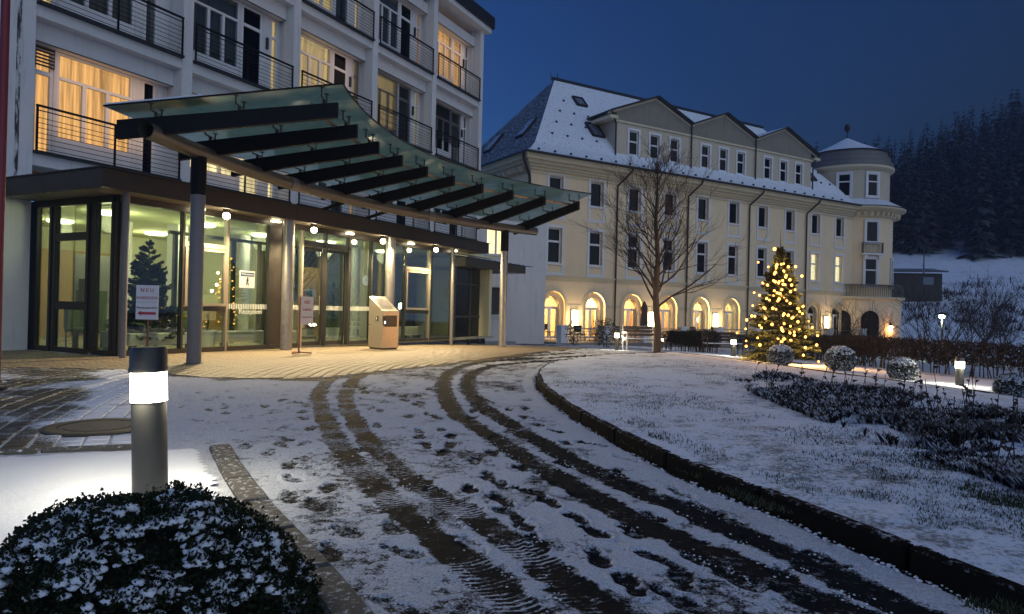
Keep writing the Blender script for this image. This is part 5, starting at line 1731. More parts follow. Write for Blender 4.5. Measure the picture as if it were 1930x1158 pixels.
# ---- roof: steep hips with a bell-cast foot
WB, HB = 12.0, 0
E0 = (-.95, -.95, ZG_ + .04); ez = ZG_ + .04
def ring(i, z, r=None): return [(-.95 + i, -.95 + i, z), (LEN + 1.2 - (r if r is not None else i), -.95 + i, z), (LEN + 1.2 - (r if r is not None else i), WB + .95 - i, z), (-.95 + i, WB + .95 - i, z)]
rings = [ring(0, ez), ring(.75, ez + .36), ring(1.5, ez + .95), ring(2.1, ez + 1.72)]
RZ = 17.35
ridge = [(5.5, 6.0, RZ), (27.2, 6.0, RZ)]
mf, ml = MB(), MB()
for i in range(3):
    A, B = rings[i], rings[i + 1]
    mf.quad(A[0], A[1], B[1], B[0]); mf.quad(A[1], A[2], B[2], B[1]); mf.quad(A[2], A[3], B[3], B[2])
    (mf if i < 1 else ml).quad(A[3], A[0], B[0], B[3])
T = rings[3]
mf.quad(T[0], T[1], ridge[1], ridge[0]); mf.tri(T[1], T[2], ridge[1]); mf.quad(T[2], T[3], ridge[0], ridge[1]); ml.tri(T[3], T[0], ridge[0])
roof = mf.part("roof", M["slate_snow"], house)
ml.part("hip_slates", M["slate"], house)
mb = MB(); mb.tube([(5.3, 6.0, RZ + .04), (27.3, 6.0, RZ + .04)], .13, 6); mb.part("ridge_tile", M["lead"], house)
mb = MB(); mb.tube([(5.75, 6.0, RZ + .1), (5.75, 6.0, RZ + .5)], .03, 5); mb.tube([(5.2, 6, RZ), (5.2, 6, RZ + .45)], .02, 4); mb.part("lightning_rod", M["lead"], house)
def front_roof_pt(x, s):
    """point on the front slope, s = 0 kick .. 1 ridge"""
    a, b = Vector((x, T[0][1], T[0][2])), Vector((x, 6.0, RZ))
    return a.lerp(b, s)
sn = Vector((0, -(RZ - T[0][2]), 6.0 - T[0][1])).normalized()
def skylight(x, s, w_, h_, m="room_glass"):
    c_ = front_roof_pt(x, s); up = (front_roof_pt(x, 1) - front_roof_pt(x, 0)).normalized(); rt = Vector((1, 0, 0))
    mb = MB()
    def slab_(m_, u0, u1, v0, v1, n0, n1):
        vs = [c_ + rt * u + up * v + sn * n for n in (n0, n1) for (u, v) in ((u0, v0), (u1, v0), (u1, v1), (u0, v1))]
        m_.add(vs, [(0, 3, 2, 1), (4, 5, 6, 7), (0, 1, 5, 4), (1, 2, 6, 5), (2, 3, 7, 6), (3, 0, 4, 7)])
    f = .09
    slab_(mb, -w_ - f, w_ + f, -h_ - f, -h_, 0, .16); slab_(mb, -w_ - f, w_ + f, h_, h_ + f, 0, .16); slab_(mb, -w_ - f, -w_, -h_, h_, 0, .16); slab_(mb, w_, w_ + f, -h_, h_, 0, .16)
    mb.part("skylight", M["lead"], roof)
    mb = MB(); slab_(mb, -w_, w_, -h_, h_, .05, .09); mb.part("skylight_pane", mk("skylight_glass_%d" % int(x * 10), (.10, .13, .18), .15, var=.3, snow=.4, snz=.3, bmp=0), roof)
skylight(YF.xa(1082, 181, 5.0)[0], .66, .36, .42); skylight(YF.xa(1112, 265, 2.6)[0], .20, .42, .62)
skylight(27.9, .12, .3, .5)
# skylights on the left hip
ln0, ln1 = Vector((T[0][0], 6.0, T[0][2])), Vector((5.5, 6.0, RZ))
up = (ln1 - ln0).normalized(); rt = Vector((0, -1, 0)); nn = Vector((-(RZ - T[0][2]), 0, 5.5 - T[0][0])).normalized()
for (y_, s_) in ((3.6, .14), (7.6, .10)):
    c_ = Vector((ln0.x, y_, ln0.z)) + up * 8 * s_
    for nm, m_, (u, v, n0, n1) in (("skylight", M["lead"], (.48, .85, 0, .14)), ("skylight_pane", mk("rimed_skylight", (.32, .36, .45), .3, bmp=0), (.36, .72, .141, .16))):
        mb = MB(); vs = [c_ + rt * a + up * b + nn * n for n in (n0, n1) for (a, b) in ((-u, -v), (u, -v), (u, v), (-u, v))]
        mb.add(vs, [(0, 3, 2, 1), (4, 5, 6, 7), (0, 1, 5, 4), (1, 2, 6, 5), (2, 3, 7, 6), (3, 0, 4, 7)]); mb.part(nm, m_, roof)
# snow guards: small dark hooks in staggered rows
mb = MB()
for r_ in range(5):
    for k in range(26):
        x = .2 + r_ * .35 + k * 1.15 + (r_ % 2) * .55
        if r_ == 0: c_ = Vector((x, -.45, ez + .26))
        else:
            c_ = front_roof_pt(x, .02 + .2 * (r_ - 1))
            if x < 2.2 + 4.2 * (.2 * (r_ - 1)) or 6.4 < x < 27: continue
        mb.box(c_.x - .05, c_.x + .05, c_.y - .07, c_.y + .05, c_.z - .02, c_.z + .10)
mb.part("snow_guards", M["lead"], house, kind="stuff")

# ---- three gabled dormers
DY, DZ0, DZE = .75, ZG_ + .25, 13.45
DW = 6.6
for j in range(3):
    x0 = 6.9 + DW * j; x1 = x0 + DW; xc = (x0 + x1) / 2
    pk = 15.65; vz = 14.35
    dops = [(xc + q - .40, xc + q + .40, 11.18, 13.06) for q in (-1.82, 0, 1.82)]
    mb = MB(); holes_wall(mb, x0 + .001, x1 - .001, DZ0, DZE, DY, dops, .2)
    if j == 0: mb.quad((x0 + .001, 7, DZ0), (x0 + .001, DY, DZ0), (x0 + .001, DY, vz), (x0 + .001, 7, vz))
    if j == 2: mb.quad((x1 - .001, DY, DZ0), (x1 - .001, 7, DZ0), (x1 - .001, 7, vz), (x1 - .001, DY, vz))
    dm = mb.part("dormer", M["dormer_wall"], house)
    mb = MB(); mb.box(x0 + (.0015 if j else -.1), x1 - .0015 + (.1 if j == 2 else 0), DY - .10, DY - .001, DZE + .001, DZE + .12); mb.part("dormer_cornice", M["cream_trim"], dm)
    mb = MB(); e0, e1 = DZE + .121, (DZE + .13)
    lz_ = vz - .18
    mb.add([(x0 + .002, DY - .02, e0), (x1 - .002, DY - .02, e0), (x1 - .002, DY - .02, lz_), (xc, DY - .02, pk - .16), (x0 + .002, DY - .02, lz_)], [(0, 1, 2, 3, 4)])
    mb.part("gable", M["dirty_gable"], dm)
    # roof planes of the dormer
    oh = .32
    xl = x0 - (.75 if j == 0 else 0); xr = x1 + (.75 if j == 2 else 0)
    sl_ = (pk - vz) / (DW / 2)
    zl = vz - sl_ * (x0 - xl); zr = vz - sl_ * (xr - x1)
    for (xa_, za_, nm) in ((xl, zl, 0), (xr, zr, 1)):
        mb = MB()
        th = .09
        vs = [(xa_, DY - oh, za_), (xc, DY - oh, pk), (xc, 8, pk), (xa_, 8, za_)]
        mb.add(vs + [(v[0], v[1], v[2] - th) for v in vs], [(0, 1, 2, 3) if nm == 0 else (3, 2, 1, 0), (4, 7, 6, 5) if nm == 0 else (5, 6, 7, 4), (0, 4, 5, 1), (0, 3, 7, 4)])
        mb.part("dormer_roof", M["slate_snow"], dm)
        mb = MB(); vv = [(xa_, DY - oh - .03, za_ - .02), (xc, DY - oh - .03, pk - .02)]
        mb.tube([(v[0], v[1], v[2]) for v in vv], .04, 5); mb.part("verge_trim", M["lead"], dm)
        mb = MB(); mb.add([(vv[0][0], DY - .03, vv[0][2] - .02), (vv[1][0], DY - .03, vv[1][2] - .02), (vv[1][0], DY - .03, vv[1][2] - .22), (vv[0][0], DY - .03, vv[0][2] - .22)], [(0, 1, 2, 3)])
        mb.part("verge_moulding", M["cream_trim"], dm)
    for q in (-1.82, 0, 1.82):
        sb = MB(); f = .15
        cx = xc + q
        sb.box(cx - .40 - f, cx - .40, DY - .05, DY - .001, 11.05, 13.06 + f); sb.box(cx + .40, cx + .40 + f, DY - .05, DY - .001, 11.05, 13.06 + f)
        sb.box(cx - .40, cx + .40, DY - .05, DY - .001, 13.06, 13.06 + f); sb.box(cx - .40, cx + .40, DY - .08, DY - .001, 11.05, 11.18)
        sb.part("window_surround", M["white_trim"], dm)
        fb = MB(); f = .075; y0, y1 = DY + .08, DY + .15
        fb.box(cx - .40, cx - .40 + f, y0, y1, 11.18, 13.06); fb.box(cx + .40 - f, cx + .40, y0, y1, 11.18, 13.06); fb.box(cx - .325, cx + .325, y0, y1, 11.18, 11.255); fb.box(cx - .325, cx + .325, y0, y1, 12.985, 13.06); fb.box(cx - .325, cx + .325, y0 - .02, y1, 12.30, 12.40)
        fb.mi = 1
        fb.box(cx - .324, cx + .324, y0 + .03, y0 + .04, 11.256, 12.299); fb.box(cx - .324, cx + .324, y0 + .03, y0 + .04, 12.401, 12.984)
        fb.part("dormer_window", [M["white_trim"], M["night_glass"]], dm)
    if j:
        mb = MB(); mb.tube([(x0, DY - .12, vz - .1), (x0, DY - .12, DZ0)], .055, 6); mb.part("downpipe", M["lead"], house)
for x in (6.9 - .12, 26.7 + .1):
    mb = MB(); mb.tube([(x + (-.5 if x < 10 else .5), DY - .3, 13.95), (x, DY - .12, 13.3), (x, DY - .12, DZ0)], .06, 6); mb.part("downpipe", M["lead"], house)
    mb = MB(); xx = (6.8, 6.15) if x < 10 else (26.8, 27.45)
    mb.box(min(xx), max(xx), DY - .3, 6, 13.55, 13.75); mb.part("dormer_eave", M["cream_trim"], house)

# ---- round corner tower
TC = (33.9, 2.45); TR = 3.65
tower = root("round_tower", "round corner tower of the yellow house with banded drum and snowy cone roof", "tower", YF, (TC[0], TC[1], -1.3))
n = 40
def ta(px, py, r):
    """bearing on the tower's round face seen at a picture column (nearest hit)"""
    u, v = uv(px, py)
    c = YF.W(*TC); dx, dy = u, 1.0
    # |t*(u,1) - c| = r
    A = u * u + 1; B = -2 * (u * c.x + c.y); C = c.x ** 2 + c.y ** 2 - r * r
    D = B * B - 4 * A * C
    t = (-B - math.sqrt(max(D, 0))) / (2 * A)
    lx, ly = YF.L(t * u, t)
    return math.atan2(ly - TC[1], lx - TC[0]), CAMZ + v * t
def ring_part(prof, name, mat, smooth=True):
    return MB().lathe((TC[0], TC[1], 0), prof, n).part(name, M[mat] if isinstance(mat, str) else mat, tower, smooth=smooth)
ring_part([(TR, GZ0), (TR, ZE + .1)], "wall", "yellow")
ring_part([(TR + .001, ZE - .05), (TR + .2, ZE), (TR + .3, ZE + .3), (TR + .75, ZE + .55), (TR + .95, ZE + .6), (TR + .95, ZE + .74), (TR + .0, ZE + .80)], "eave_cornice", "cream_trim")
for k in range(24):
    a = -math.pi * .95 + k * .13
    x, y = TC[0] + (TR + .42) * math.cos(a), TC[1] + (TR + .42) * math.sin(a)
    MB().lathe((x, y, ZE + .05), [(.10, 0), (.16, .3)], 5).part("bracket", M["cream_trim"], tower)
ring_part([(TR + 1.0, ZE + .741), (TR + 1.0, ZE + .80), (TR + .95, ZE + .801)], "gutter", "lead")
ring_part([(TR + .94, ZE + .81), (TR - .3, ZE + 1.5)], "skirt_roof", "slate_snow")
D0 = 3.35
ring_part([(D0, ZE + 1.0), (D0, 13.55)], "drum_wall", "dormer_wall")
ring_part([(D0 + .01, 13.3), (D0 + .35, 13.55), (D0 + .35, 13.72), (D0 + .2, 13.74)], "drum_cornice", "cream_trim")
for i in range(3):
    r = D0 + .30 - .22 * i; z = 13.741 + .46 * i
    ring_part([(r, z), (r - .03, z + .40), (r - .14, z + .46), (r - .2, z + .461)], "band", "band")
ring_part([(D0 - .02, 15.10), (D0 - .3, 15.2), (1.2, 16.1), (.05, 16.75)], "cone_roof", "slate_snow")
ring_part([(D0 - .01, 15.06), (D0 + .02, 15.11), (D0 - .05, 15.12)], "cone_gutter", "lead")
mb = MB(); c0 = (TC[0], TC[1], 0)
mb.lathe((TC[0], TC[1], 16.7), [(.12, 0), (.05, .15), (.04, .5), (.14, .62), (.26, .85), (.26, 1.0), (.17, 1.2), (.0001, 1.28)], 10); mb.part("finial", M["bronze"], tower, smooth=True)
def tower_window(px, z0, z1, hw, r, tz, name="window", sur=True):
    a, _ = ta(px, 430, r)
    rt = Vector((-math.sin(a), math.cos(a), 0)); out = Vector((math.cos(a), math.sin(a), 0)); c_ = Vector((TC[0], TC[1], 0)) + out * (r - .03)
    def sl(mb, u0, u1, z0_, z1_, d0, d1):
        vs = [c_ + rt * u + out * d + Vector((0, 0, z)) for d in (d0, d1) for (u, z) in ((u0, z0_), (u1, z0_), (u1, z1_), (u0, z1_))]
        mb.add(vs, [(0, 1, 2, 3), (7, 6, 5, 4), (0, 4, 5, 1), (1, 5, 6, 2), (2, 6, 7, 3), (3, 7, 4, 0)])
    mb = MB(); f = .17
    sl(mb, -hw - f, -hw, z0 - .15, z1 + f, 0, .10); sl(mb, hw, hw + f, z0 - .15, z1 + f, 0, .10); sl(mb, -hw, hw, z1, z1 + f, 0, .10); sl(mb, -hw, hw, z0 - .15, z0, 0, .13)
    wn = mb.part(name, M["white_trim"], tower)
    mb = MB(); f = .07
    sl(mb, -hw, -hw + f, z0, z1, 0, .06); sl(mb, hw - f, hw, z0, z1, 0, .06); sl(mb, -hw + f, hw - f, z0, z0 + f, 0, .06); sl(mb, -hw + f, hw - f, z1 - f, z1, 0, .06)
    if tz: sl(mb, -hw + f, hw - f, tz - .05, tz + .05, 0, .07)
    mb.part("sash", M["white_trim"], wn)
    mb = MB(); sl(mb, -hw + f, hw - f, z0 + f, z1 - f, 0, .045); mb.part("pane", M["night_glass"], wn)
    return c_, rt, out, sl
c_, rt, out, sl = tower_window(1644, 7.35, 9.05, .52, TR, None)
mb = MB()
for k in range(15): sl(mb, -.85 + k * .12, -.835 + k * .12, 6.45, 7.25, .28, .30)
sl(mb, -.88, .88, 7.24, 7.29, .26, .32); sl(mb, -.88, .88, 6.42, 6.46, .26, .32); sl(mb, -.88, -.86, 6.42, 7.29, .02, .28); sl(mb, .86, .88, 6.42, 7.29, .02, .28)
mb.part("balcony_grille", M["band"], tower)
mb = MB(); sl(mb, -.95, .95, 6.28, 6.415, .0, .40); sl(mb, -.75, -.5, 5.95, 6.279, .0, .28); sl(mb, .5, .75, 5.95, 6.279, .0, .28); mb.part("balcony_shelf", M["white_trim"], tower)
tower_window(1643, 3.75, 6.0, .52, TR, 5.05)
tower_window(1643, 11.15, 13.0, .46, D0, 12.35)
tower_window(1590, 11.15, 13.0, .46, D0, 12.35)
tower_window(1683, 3.75, 6.0, .5, TR, 5.05)
# ground floor bay under the tower with a railed balcony on top
ring_part([(TR + .75, GZ0), (TR + .75, 2.55)], "bay_wall", "yellow")
ring_part([(TR + .76, 2.551), (TR + 1.0, 2.7), (TR + 1.0, 2.86), (TR + .1, 2.87)], "bay_cornice", "cream_trim")
mb = MB()
for k in range(90):
    a = -math.pi + k * .045
    x, y = TC[0] + (TR + .85) * math.cos(a), TC[1] + (TR + .85) * math.sin(a)
    mb.box(x - .012, x + .012, y - .012, y + .012, 2.87, 3.80)
mb.part("balcony_bars", M["band"], tower, kind="stuff")
ring_part([(TR + .82, 3.80), (TR + .88, 3.80), (TR + .88, 3.85), (TR + .82, 3.85)], "balcony_rail", "band")
for px in (1640, 1585):
    a, _ = ta(px, 600, TR + .75)
    rt = Vector((-math.sin(a), math.cos(a), 0)); out = Vector((math.cos(a), math.sin(a), 0)); c_ = Vector((TC[0], TC[1], 0)) + out * (TR + .77)
    pts = [(-.72, -.9)] + [(.72 * -math.cos(math.pi * k / 12), 1.0 + .72 * math.sin(math.pi * k / 12)) for k in range(13)] + [(.72, -.9)]
    mb = MB(); mb.add([c_ + rt * u + Vector((0, 0, z)) for u, z in pts] + [c_ - out * .2 + rt * u + Vector((0, 0, z)) for u, z in pts], [tuple(range(len(pts)))] + [(i, i + len(pts), i + 1 + len(pts), i + 1) for i in range(len(pts) - 1)])
    mb.part("arched_window", M["night_glass"], tower)

# ---- wall lamps between the arches
for i, px in enumerate((1083, 1226, 1348, 1557)):
    x, _ = YF.xa(px, 600, -.1)
    lab = ["wall lamp between the first two lit arches of the yellow house", "wall lamp behind the trunk of the bare tree", "wall lamp left of the lamp bollard by the bench", "wall lamp just right of the lit christmas tree"][i]
    wl = root("wall_lamp", lab, "lamp", YF, (x, 0, .55), "wall lamps of the arcade")
    MB().bbox(x - .24, x + .24, -.10, -.037, .15, 1.2, .01).part("bracket_plate", M["white_trim"], wl)
    MB().bbox(x - .21, x + .21, -.26, -.101, .20, 1.15, .03).part("shade", M["wall_lamp"], wl)  # lamp shade enlarged so it also stands for the lit wall around
    spot_lamp("wall_lamp_light", YF.W(x, -.5, .7), 85, (1, .76, .42), .2)

# ---- terrace before the arcade
tz_ = DB - .02
MB().box(-.4, LEN + 2, -4.2, -.001, tz_ - 1.2, tz_).thing("terrace", None, None, mk("terrace_slab", (.20, .17, .15), .8, bmp=.2, snow=.34, snz=.7), YF, (0, 0, tz_), kind="structure")["label"] = "raised terrace in front of the arcade"
tr = root("terrace_railing", "metal railing with square white pillars along the terrace of the yellow house", "railing", YF, (1.5, -3.9, tz_))
PX = [1060, 1140, 1215, 1286, 1354, 1425, 1490, 1560, 1625]
pxs = [YF.xa(p, 630, -3.9)[0] for p in PX]
for x in pxs:
    pl = MB().box(x - .22, x + .22, -4.1, -3.7, tz_ - .3, tz_ + .88).part("pillar", M["white_trim"], tr)
    MB().bbox(x - .27, x + .27, -4.15, -3.65, tz_ + .881, tz_ + .96, .02).part("pillar_cap", M["white_trim"], pl)
for a, b in zip(pxs[:-1], pxs[1:]):
    for z, r in ((.80, .026), (.62, .012), (.46, .012), (.30, .012), (.14, .012)):
        mb = MB(); mb.tube([(a + .22, -3.9, tz_ + z), (b - .22, -3.9, tz_ + z)], r, 5); mb.part("rail", M["galv"] if z > .7 else M["dark_steel"], tr)
def terrace_table(x, y, lab):
    t = root("terrace_table", lab, "table", YF, (x, y, tz_), "terrace tables")
    MB().lathe((x, y, tz_), [(.0001, .70), (.42, .70), (.42, .735), (.0001, .735)], 16).part("tabletop", M["galv"], t)
    for k in range(4):
        a = R(45 + 90 * k); mb = MB(); mb.tube([(x + .3 * math.cos(a), y + .3 * math.sin(a), tz_), (x + .2 * math.cos(a), y + .2 * math.sin(a), tz_ + .699)], .018, 5); mb.part("leg", M["dark_steel"], t)
chair_proto = None
def terrace_chair(x, y, rz, lab):
    global chair_proto
    if chair_proto is None:
        t = root("terrace_chair", lab, "chair", YF, (x, y, tz_), "terrace chairs")
        MB().bbox(x - .24, x + .24, y - .23, y + .23, tz_ + .43, tz_ + .465, .01).part("seat", M["dark_steel"], t)
        mb = MB(); mb.bbox(x - .24, x + .24, y + .21, y + .24, tz_ + .55, tz_ + .92, .01); mb.part("backrest", M["dark_steel"], t)
        for sx in (-.22, .22):
            for sy, h in ((-.21, .43), (.225, .92)):
                mb = MB(); mb.tube([(x + sx, y + sy, tz_), (x + sx, y + sy, tz_ + h)], .014, 5); mb.part("leg", M["dark_steel"], t)
        chair_proto = t
    else:
        t = copy_tree(chair_proto); t.location = YF.W(x, y, tz_); t["label"] = lab
    t.rotation_euler = (0, 0, YF.ang + rz)
X_ = lambda px: YF.xa(px, 632, -2.6)[0]
terrace_table(X_(1113), -2.6, "terrace table between dark chairs in front of the second arch"); terrace_table(X_(1182), -2.6, "terrace table under the third arch beside the folded parasol"); terrace_table(X_(1327), -2.6, "terrace table in front of the fifth arch above the hedge")
for px, dy, rz, lab in ((1092, 0, 2.0, "dark terrace chair left of the table at the second arch"), (1127, .2, -1.4, "dark terrace chair right of the table at the second arch"), (1168, 0, 1.6, "dark terrace chair left of the table at the third arch"), (1197, 0, -1.6, "dark terrace chair close to the folded parasol"), (1310, 0, 1.6, "dark terrace chair left of the table above the hedge"), (1340, 0, -1.6, "dark terrace chair right of the table above the hedge"), (1036, 2.9, .4, "dark chair just inside the first lit arch")):
    terrace_chair(YF.xa(px, 632, -2.6 + dy)[0], -2.6 + dy, rz, lab)
x = X_(1213)
pr_ = root("folded_parasol", "closed dark parasol standing on the terrace by the bare tree", "parasol", YF, (x, -2.6, tz_))
mb = MB(); mb.tube([(x, -2.6, tz_), (x, -2.6, tz_ + 2.45)], .028, 6); mb.part("pole", M["galv"], pr_)
MB().lathe((x, -2.6, tz_ + .65), [(.06, 0), (.20, .1), (.24, .5), (.17, 1.1), (.22, 1.35), (.10, 1.65), (.02, 1.8)], 10).part("canopy", M["cloth_dark"], pr_, smooth=True)
MB().lathe((x, -2.6, tz_), [(.35, 0.012), (.35, .08), (.05, .1)], 12).part("base", M["concrete"], pr_)
# small sign at the house corner
sa_, sz_ = YF.xa(986, 607, -.5)
cs = root("corner_sign", "small white notice plate on a bracket at the house corner", "sign", YF, (sa_, -.5, sz_))
MB().bbox(sa_ - .5, sa_ + .3, -.52, -.49, sz_ - .2, sz_ + .2, .01).part("plate", M["sign_white"], cs)
mb = MB(); mb.tube([(sa_ - .1, -.48, sz_), (sa_ + .3, -.1, sz_)], .02, 5); mb.part("bracket", M["dark_steel"], cs)
# lantern at the tower
p = at(1678, 620, 55.5)
la = root("lantern", "glowing orange lantern at the foot of the round tower", "lantern", WF, (p.x, p.y, p.z))
MB().lathe((p.x, p.y, p.z), [(.14, -.25), (.2, .2), (.16, .24)], 8).part("glass", emit("lantern_glass", (1, .55, .2), 24), la)
MB().lathe((p.x, p.y, p.z), [(.24, .241), (.05, .45), (.02, .6)], 8).part("cap", M["bronze"], la)
mb = MB(); mb.tube([(p.x, p.y, p.z + .6), (p.x - .5, p.y + .5, p.z + .6)], .03, 5); mb.part("arm", M["bronze"], la)
spot_lamp("lantern_light", (p.x, p.y - .3, p.z - .1), 60, (1, .5, .18), .15)
# ================================================================== LAMP BOLLARDS
def bollard(px, py, hgt, r, lab, power, lean=0.0, group="lamp bollards along the drive", head=.21):
    b = gp(px, py); c = (b.x, b.y, b.z)
    bl = root("lamp_bollard", lab, "bollard", WF, c, group)
    h0 = hgt * (1 - .36)
    h1 = hgt * (1 - .36 + head)
    MB().lathe(c, [(r * .92, 0), (r * .92, h0 - .004), (r * .97, h0)], 28).part("post", M["bollard"], bl, smooth=True)
    MB().lathe(c, [(r * .95, h0 + .001), (r * .95, h1)], 28).part("lamp_glass", M["lamp_hot"], bl, smooth=True)
    MB().lathe(c, [(r * 1.04, h1 + .001), (r * 1.04, h1 + .02), (r * .98, h1 + .03), (r * .98, hgt - .02), (r * .9, hgt), (.0001, hgt)], 28).part("cap", M["plastic_dark"], bl, smooth=True)
    bl.rotation_euler = (0, lean, 0)
    # the lamp's light, spread round the glass
    for k in range(3):
        a = 2 * math.pi * k / 3 + .5
        spot_lamp("bollard_light", (c[0] + (r + .02) * math.cos(a) + lean * h0, c[1] + (r + .02) * math.sin(a), c[2] + (h0 + h1) / 2), power / 3, (1.0, .90, .66), r * .6)
    return bl
bollard(284, 938, .845, .098, "large lamp bollard in front, with its glowing ring above the snowy box bush", 54, R(-2.2), head=.195)
bollard(1382, 673, .66, .088, "lamp bollard on the path edge just left of the lit christmas tree", 70)
bollard(1808, 731, .60, .082, "lamp bollard at the right among the snow capped box balls", 60)
bollard(1162, 661, .70, .085, "distant lamp bollard beside the white bench by the bare tree", 50)
bollard(1247, 658, .62, .08, "half hidden lamp bollard behind the bare trunk and the hedge", 25)

# ================================================================== LEAFY THINGS
def leaf_cloud(n, centre, rx, rz, seed, size, dome=False, lump=.12, shell=.22, floor=None):
    """leaf quads over an uneven ball; returns vertices and faces"""
    rg = np.random.default_rng(seed)
    z = rg.uniform(-1 if not dome else -.05, 1, n); a = rg.uniform(0, 2 * np.pi, n)
    q = np.sqrt(1 - np.clip(z, -1, 1) ** 2)
    D = np.stack([q * np.cos(a), q * np.sin(a), z], 1)
    L = 1 + lump * (np.sin(D[:, 0] * 7 + 1) * np.sin(D[:, 1] * 6 + 2) + .6 * np.sin(D[:, 2] * 11 + D[:, 0] * 9))
    rr_ = L * (1 - shell * rg.random(n) ** 1.8)
    P = D * rr_[:, None] * np.array([rx, rx, rz]) + np.asarray(centre)
    # leaf axes: outward with scatter
    ax = D + rg.normal(0, .55, (n, 3)); ax /= np.linalg.norm(ax, axis=1)[:, None]
    sd = np.cross(ax, rg.normal(0, 1, (n, 3))); sd /= np.linalg.norm(sd, axis=1)[:, None] + 1e-9
    s = size * rg.uniform(.6, 1.3, n)[:, None]
    V = np.stack([P - sd * s * .05, P + ax * s * .5 + sd * s * .32, P + ax * s, P + ax * s * .5 - sd * s * .32], 1)
    return V.reshape(-1, 3), np.arange(4 * n).reshape(-1, 4), D, P

box_leaf = mk("box_leaf", (.016, .024, .012), .5, var=.4, sc=5, bmp=0, snow=.46, snz=.42)
box_core = mk("box_core", (.008, .010, .006), .9, bmp=0)
M["box_leaf_lit"] = mk("lit_box_ball_leaf", (.035, .038, .012), .6, var=.4, sc=5, bmp=0, snow=.62, snz=.30)  # lamp-lit look of the balls put into a paler leaf colour
def box_ball(px, py, r, lab):
    b = gp(px, py)
    t = root("box_ball", lab, "topiary", WF, (b.x, b.y, b.z), "clipped box balls along the path")
    c = (b.x, b.y, b.z + r * .88)
    MB().ball(c, r * .86, 10, r * .80).part("core", box_core, t, smooth=True)
    V, Q, D, P = leaf_cloud(5200, np.array(c) - np.array((b.x, b.y, b.z)), r, r * .88, int(px), .038, lump=.03, shell=.12)
    link("foliage", np_mesh("foliage", V, Q, M["box_leaf_lit"]), t)
    k = (D[:, 2] > .30) & (vnoise(D[:, 0] * 4 + 9, D[:, 1] * 4 + 9, 2, int(px)) * .5 + D[:, 2] * .7 > .62)
    P2 = P[k] * 1.02
    if len(P2): snow_lumps(t, P2, np.random.default_rng(int(px)).uniform(.008, .022, len(P2)), int(px))
    mb = MB(); mb.tube([(b.x, b.y, b.z - .05), (b.x, b.y, b.z + .25)], .04, 6); mb.part("stem", M["bark"], t)
def snow_lumps(t, pts, sizes, seed):
    rg = np.random.default_rng(seed); m = len(pts)
    sc = sizes[:, None, None] * np.array([1, 1, .6]) * rg.uniform(.75, 1.25, (m, 13, 1))
    V = pts[:, None, :] + I[None] * sc
    Fi = (np.array(icf)[None] + (np.arange(m) * 13)[:, None, None]).reshape(-1, 3)
    return tag(link("snow_clumps", np_mesh("snow_clumps", V.reshape(-1, 3), Fi, M["snow"], smooth=True), t), None, None, None, "stuff")
ico = [(0, 0, 1)] + [(math.cos(2 * math.pi * j / 6), math.sin(2 * math.pi * j / 6), .25) for j in range(6)] + [(.8 * math.cos(2 * math.pi * j / 6 + .5), .8 * math.sin(2 * math.pi * j / 6 + .5), -.5) for j in range(6)]
icf = [(0, 1 + j, 1 + (j + 1) % 6) for j in range(6)] + [(1 + j, 7 + j, 1 + (j + 1) % 6) for j in range(6)] + [(1 + (j + 1) % 6, 7 + j, 7 + (j + 1) % 6) for j in range(6)]
I = np.array(ico)
def rad(px, py, d): return d / 2 / F * gp(px, py).y
box_ball(1470, 690, rad(1470, 690, 45), "snow topped box ball right in front of the christmas tree")
box_ball(1583, 701, rad(1583, 701, 54), "largest dark box ball to the right of the christmas tree foot")
box_ball(1700, 719, rad(1700, 719, 50), "box ball left of the lamp bollard, greenish on its lit side")
box_ball(1908, 757, rad(1908, 757, 58), "box ball cut off by the right edge of the view")

# near box bush with snow lying on its clumps
bc = np.array((-1.215, 2.30, -.02))
bb = root("box_bush", "broad dark box bush dusted with snow at the lower left, nearest the viewer", "bush", WF, tuple(bc))
MB().lathe(tuple(bc), [(.455 * math.cos(a) + .0001, .375 * math.sin(a)) for a in np.linspace(0, math.pi / 2, 9)], 24).part("core", box_core, bb, smooth=True)
rg = np.random.default_rng(5)
ns = 4200
z = rg.uniform(0.0, 1, ns); a = rg.uniform(0, 2 * np.pi, ns); q = np.sqrt(1 - z ** 2)
D = np.stack([q * np.cos(a), q * np.sin(a), z], 1)
lump = vnoise(D[:, 0] * 3 + 9, D[:, 1] * 3 + D[:, 2] * 2 + 7, 2.2, 71)
lump2 = vnoise(D[:, 0] * 8 + 9, D[:, 1] * 8 + D[:, 2] * 5 + 7, 1.6, 72)
rr_ = .86 + .16 * lump + .09 * lump2 + .03 * rg.random(ns)
S = D * rr_[:, None] * np.array([.515, .515, .425])
Vs = []
for leaf in range(13):
    f_ = rg.uniform(0, .042, ns)[:, None]
    tw = D * np.array([1, 1, .7]) + rg.normal(0, .22, (ns, 3)) + np.array([0, 0, .35]); tw /= np.linalg.norm(tw, axis=1)[:, None]
    P = S + tw * f_
    ax = tw * .55 + rg.normal(0, .6, (ns, 3)); ax /= np.linalg.norm(ax, axis=1)[:, None]
    sd = np.cross(ax, rg.normal(0, 1, (ns, 3))); sd /= np.linalg.norm(sd, axis=1)[:, None] + 1e-9
    s = rg.uniform(.011, .019, ns)[:, None]
    Vs.append(np.stack([P, P + ax * s * .55 + sd * s * .33, P + ax * s, P + ax * s * .55 - sd * s * .33], 1))
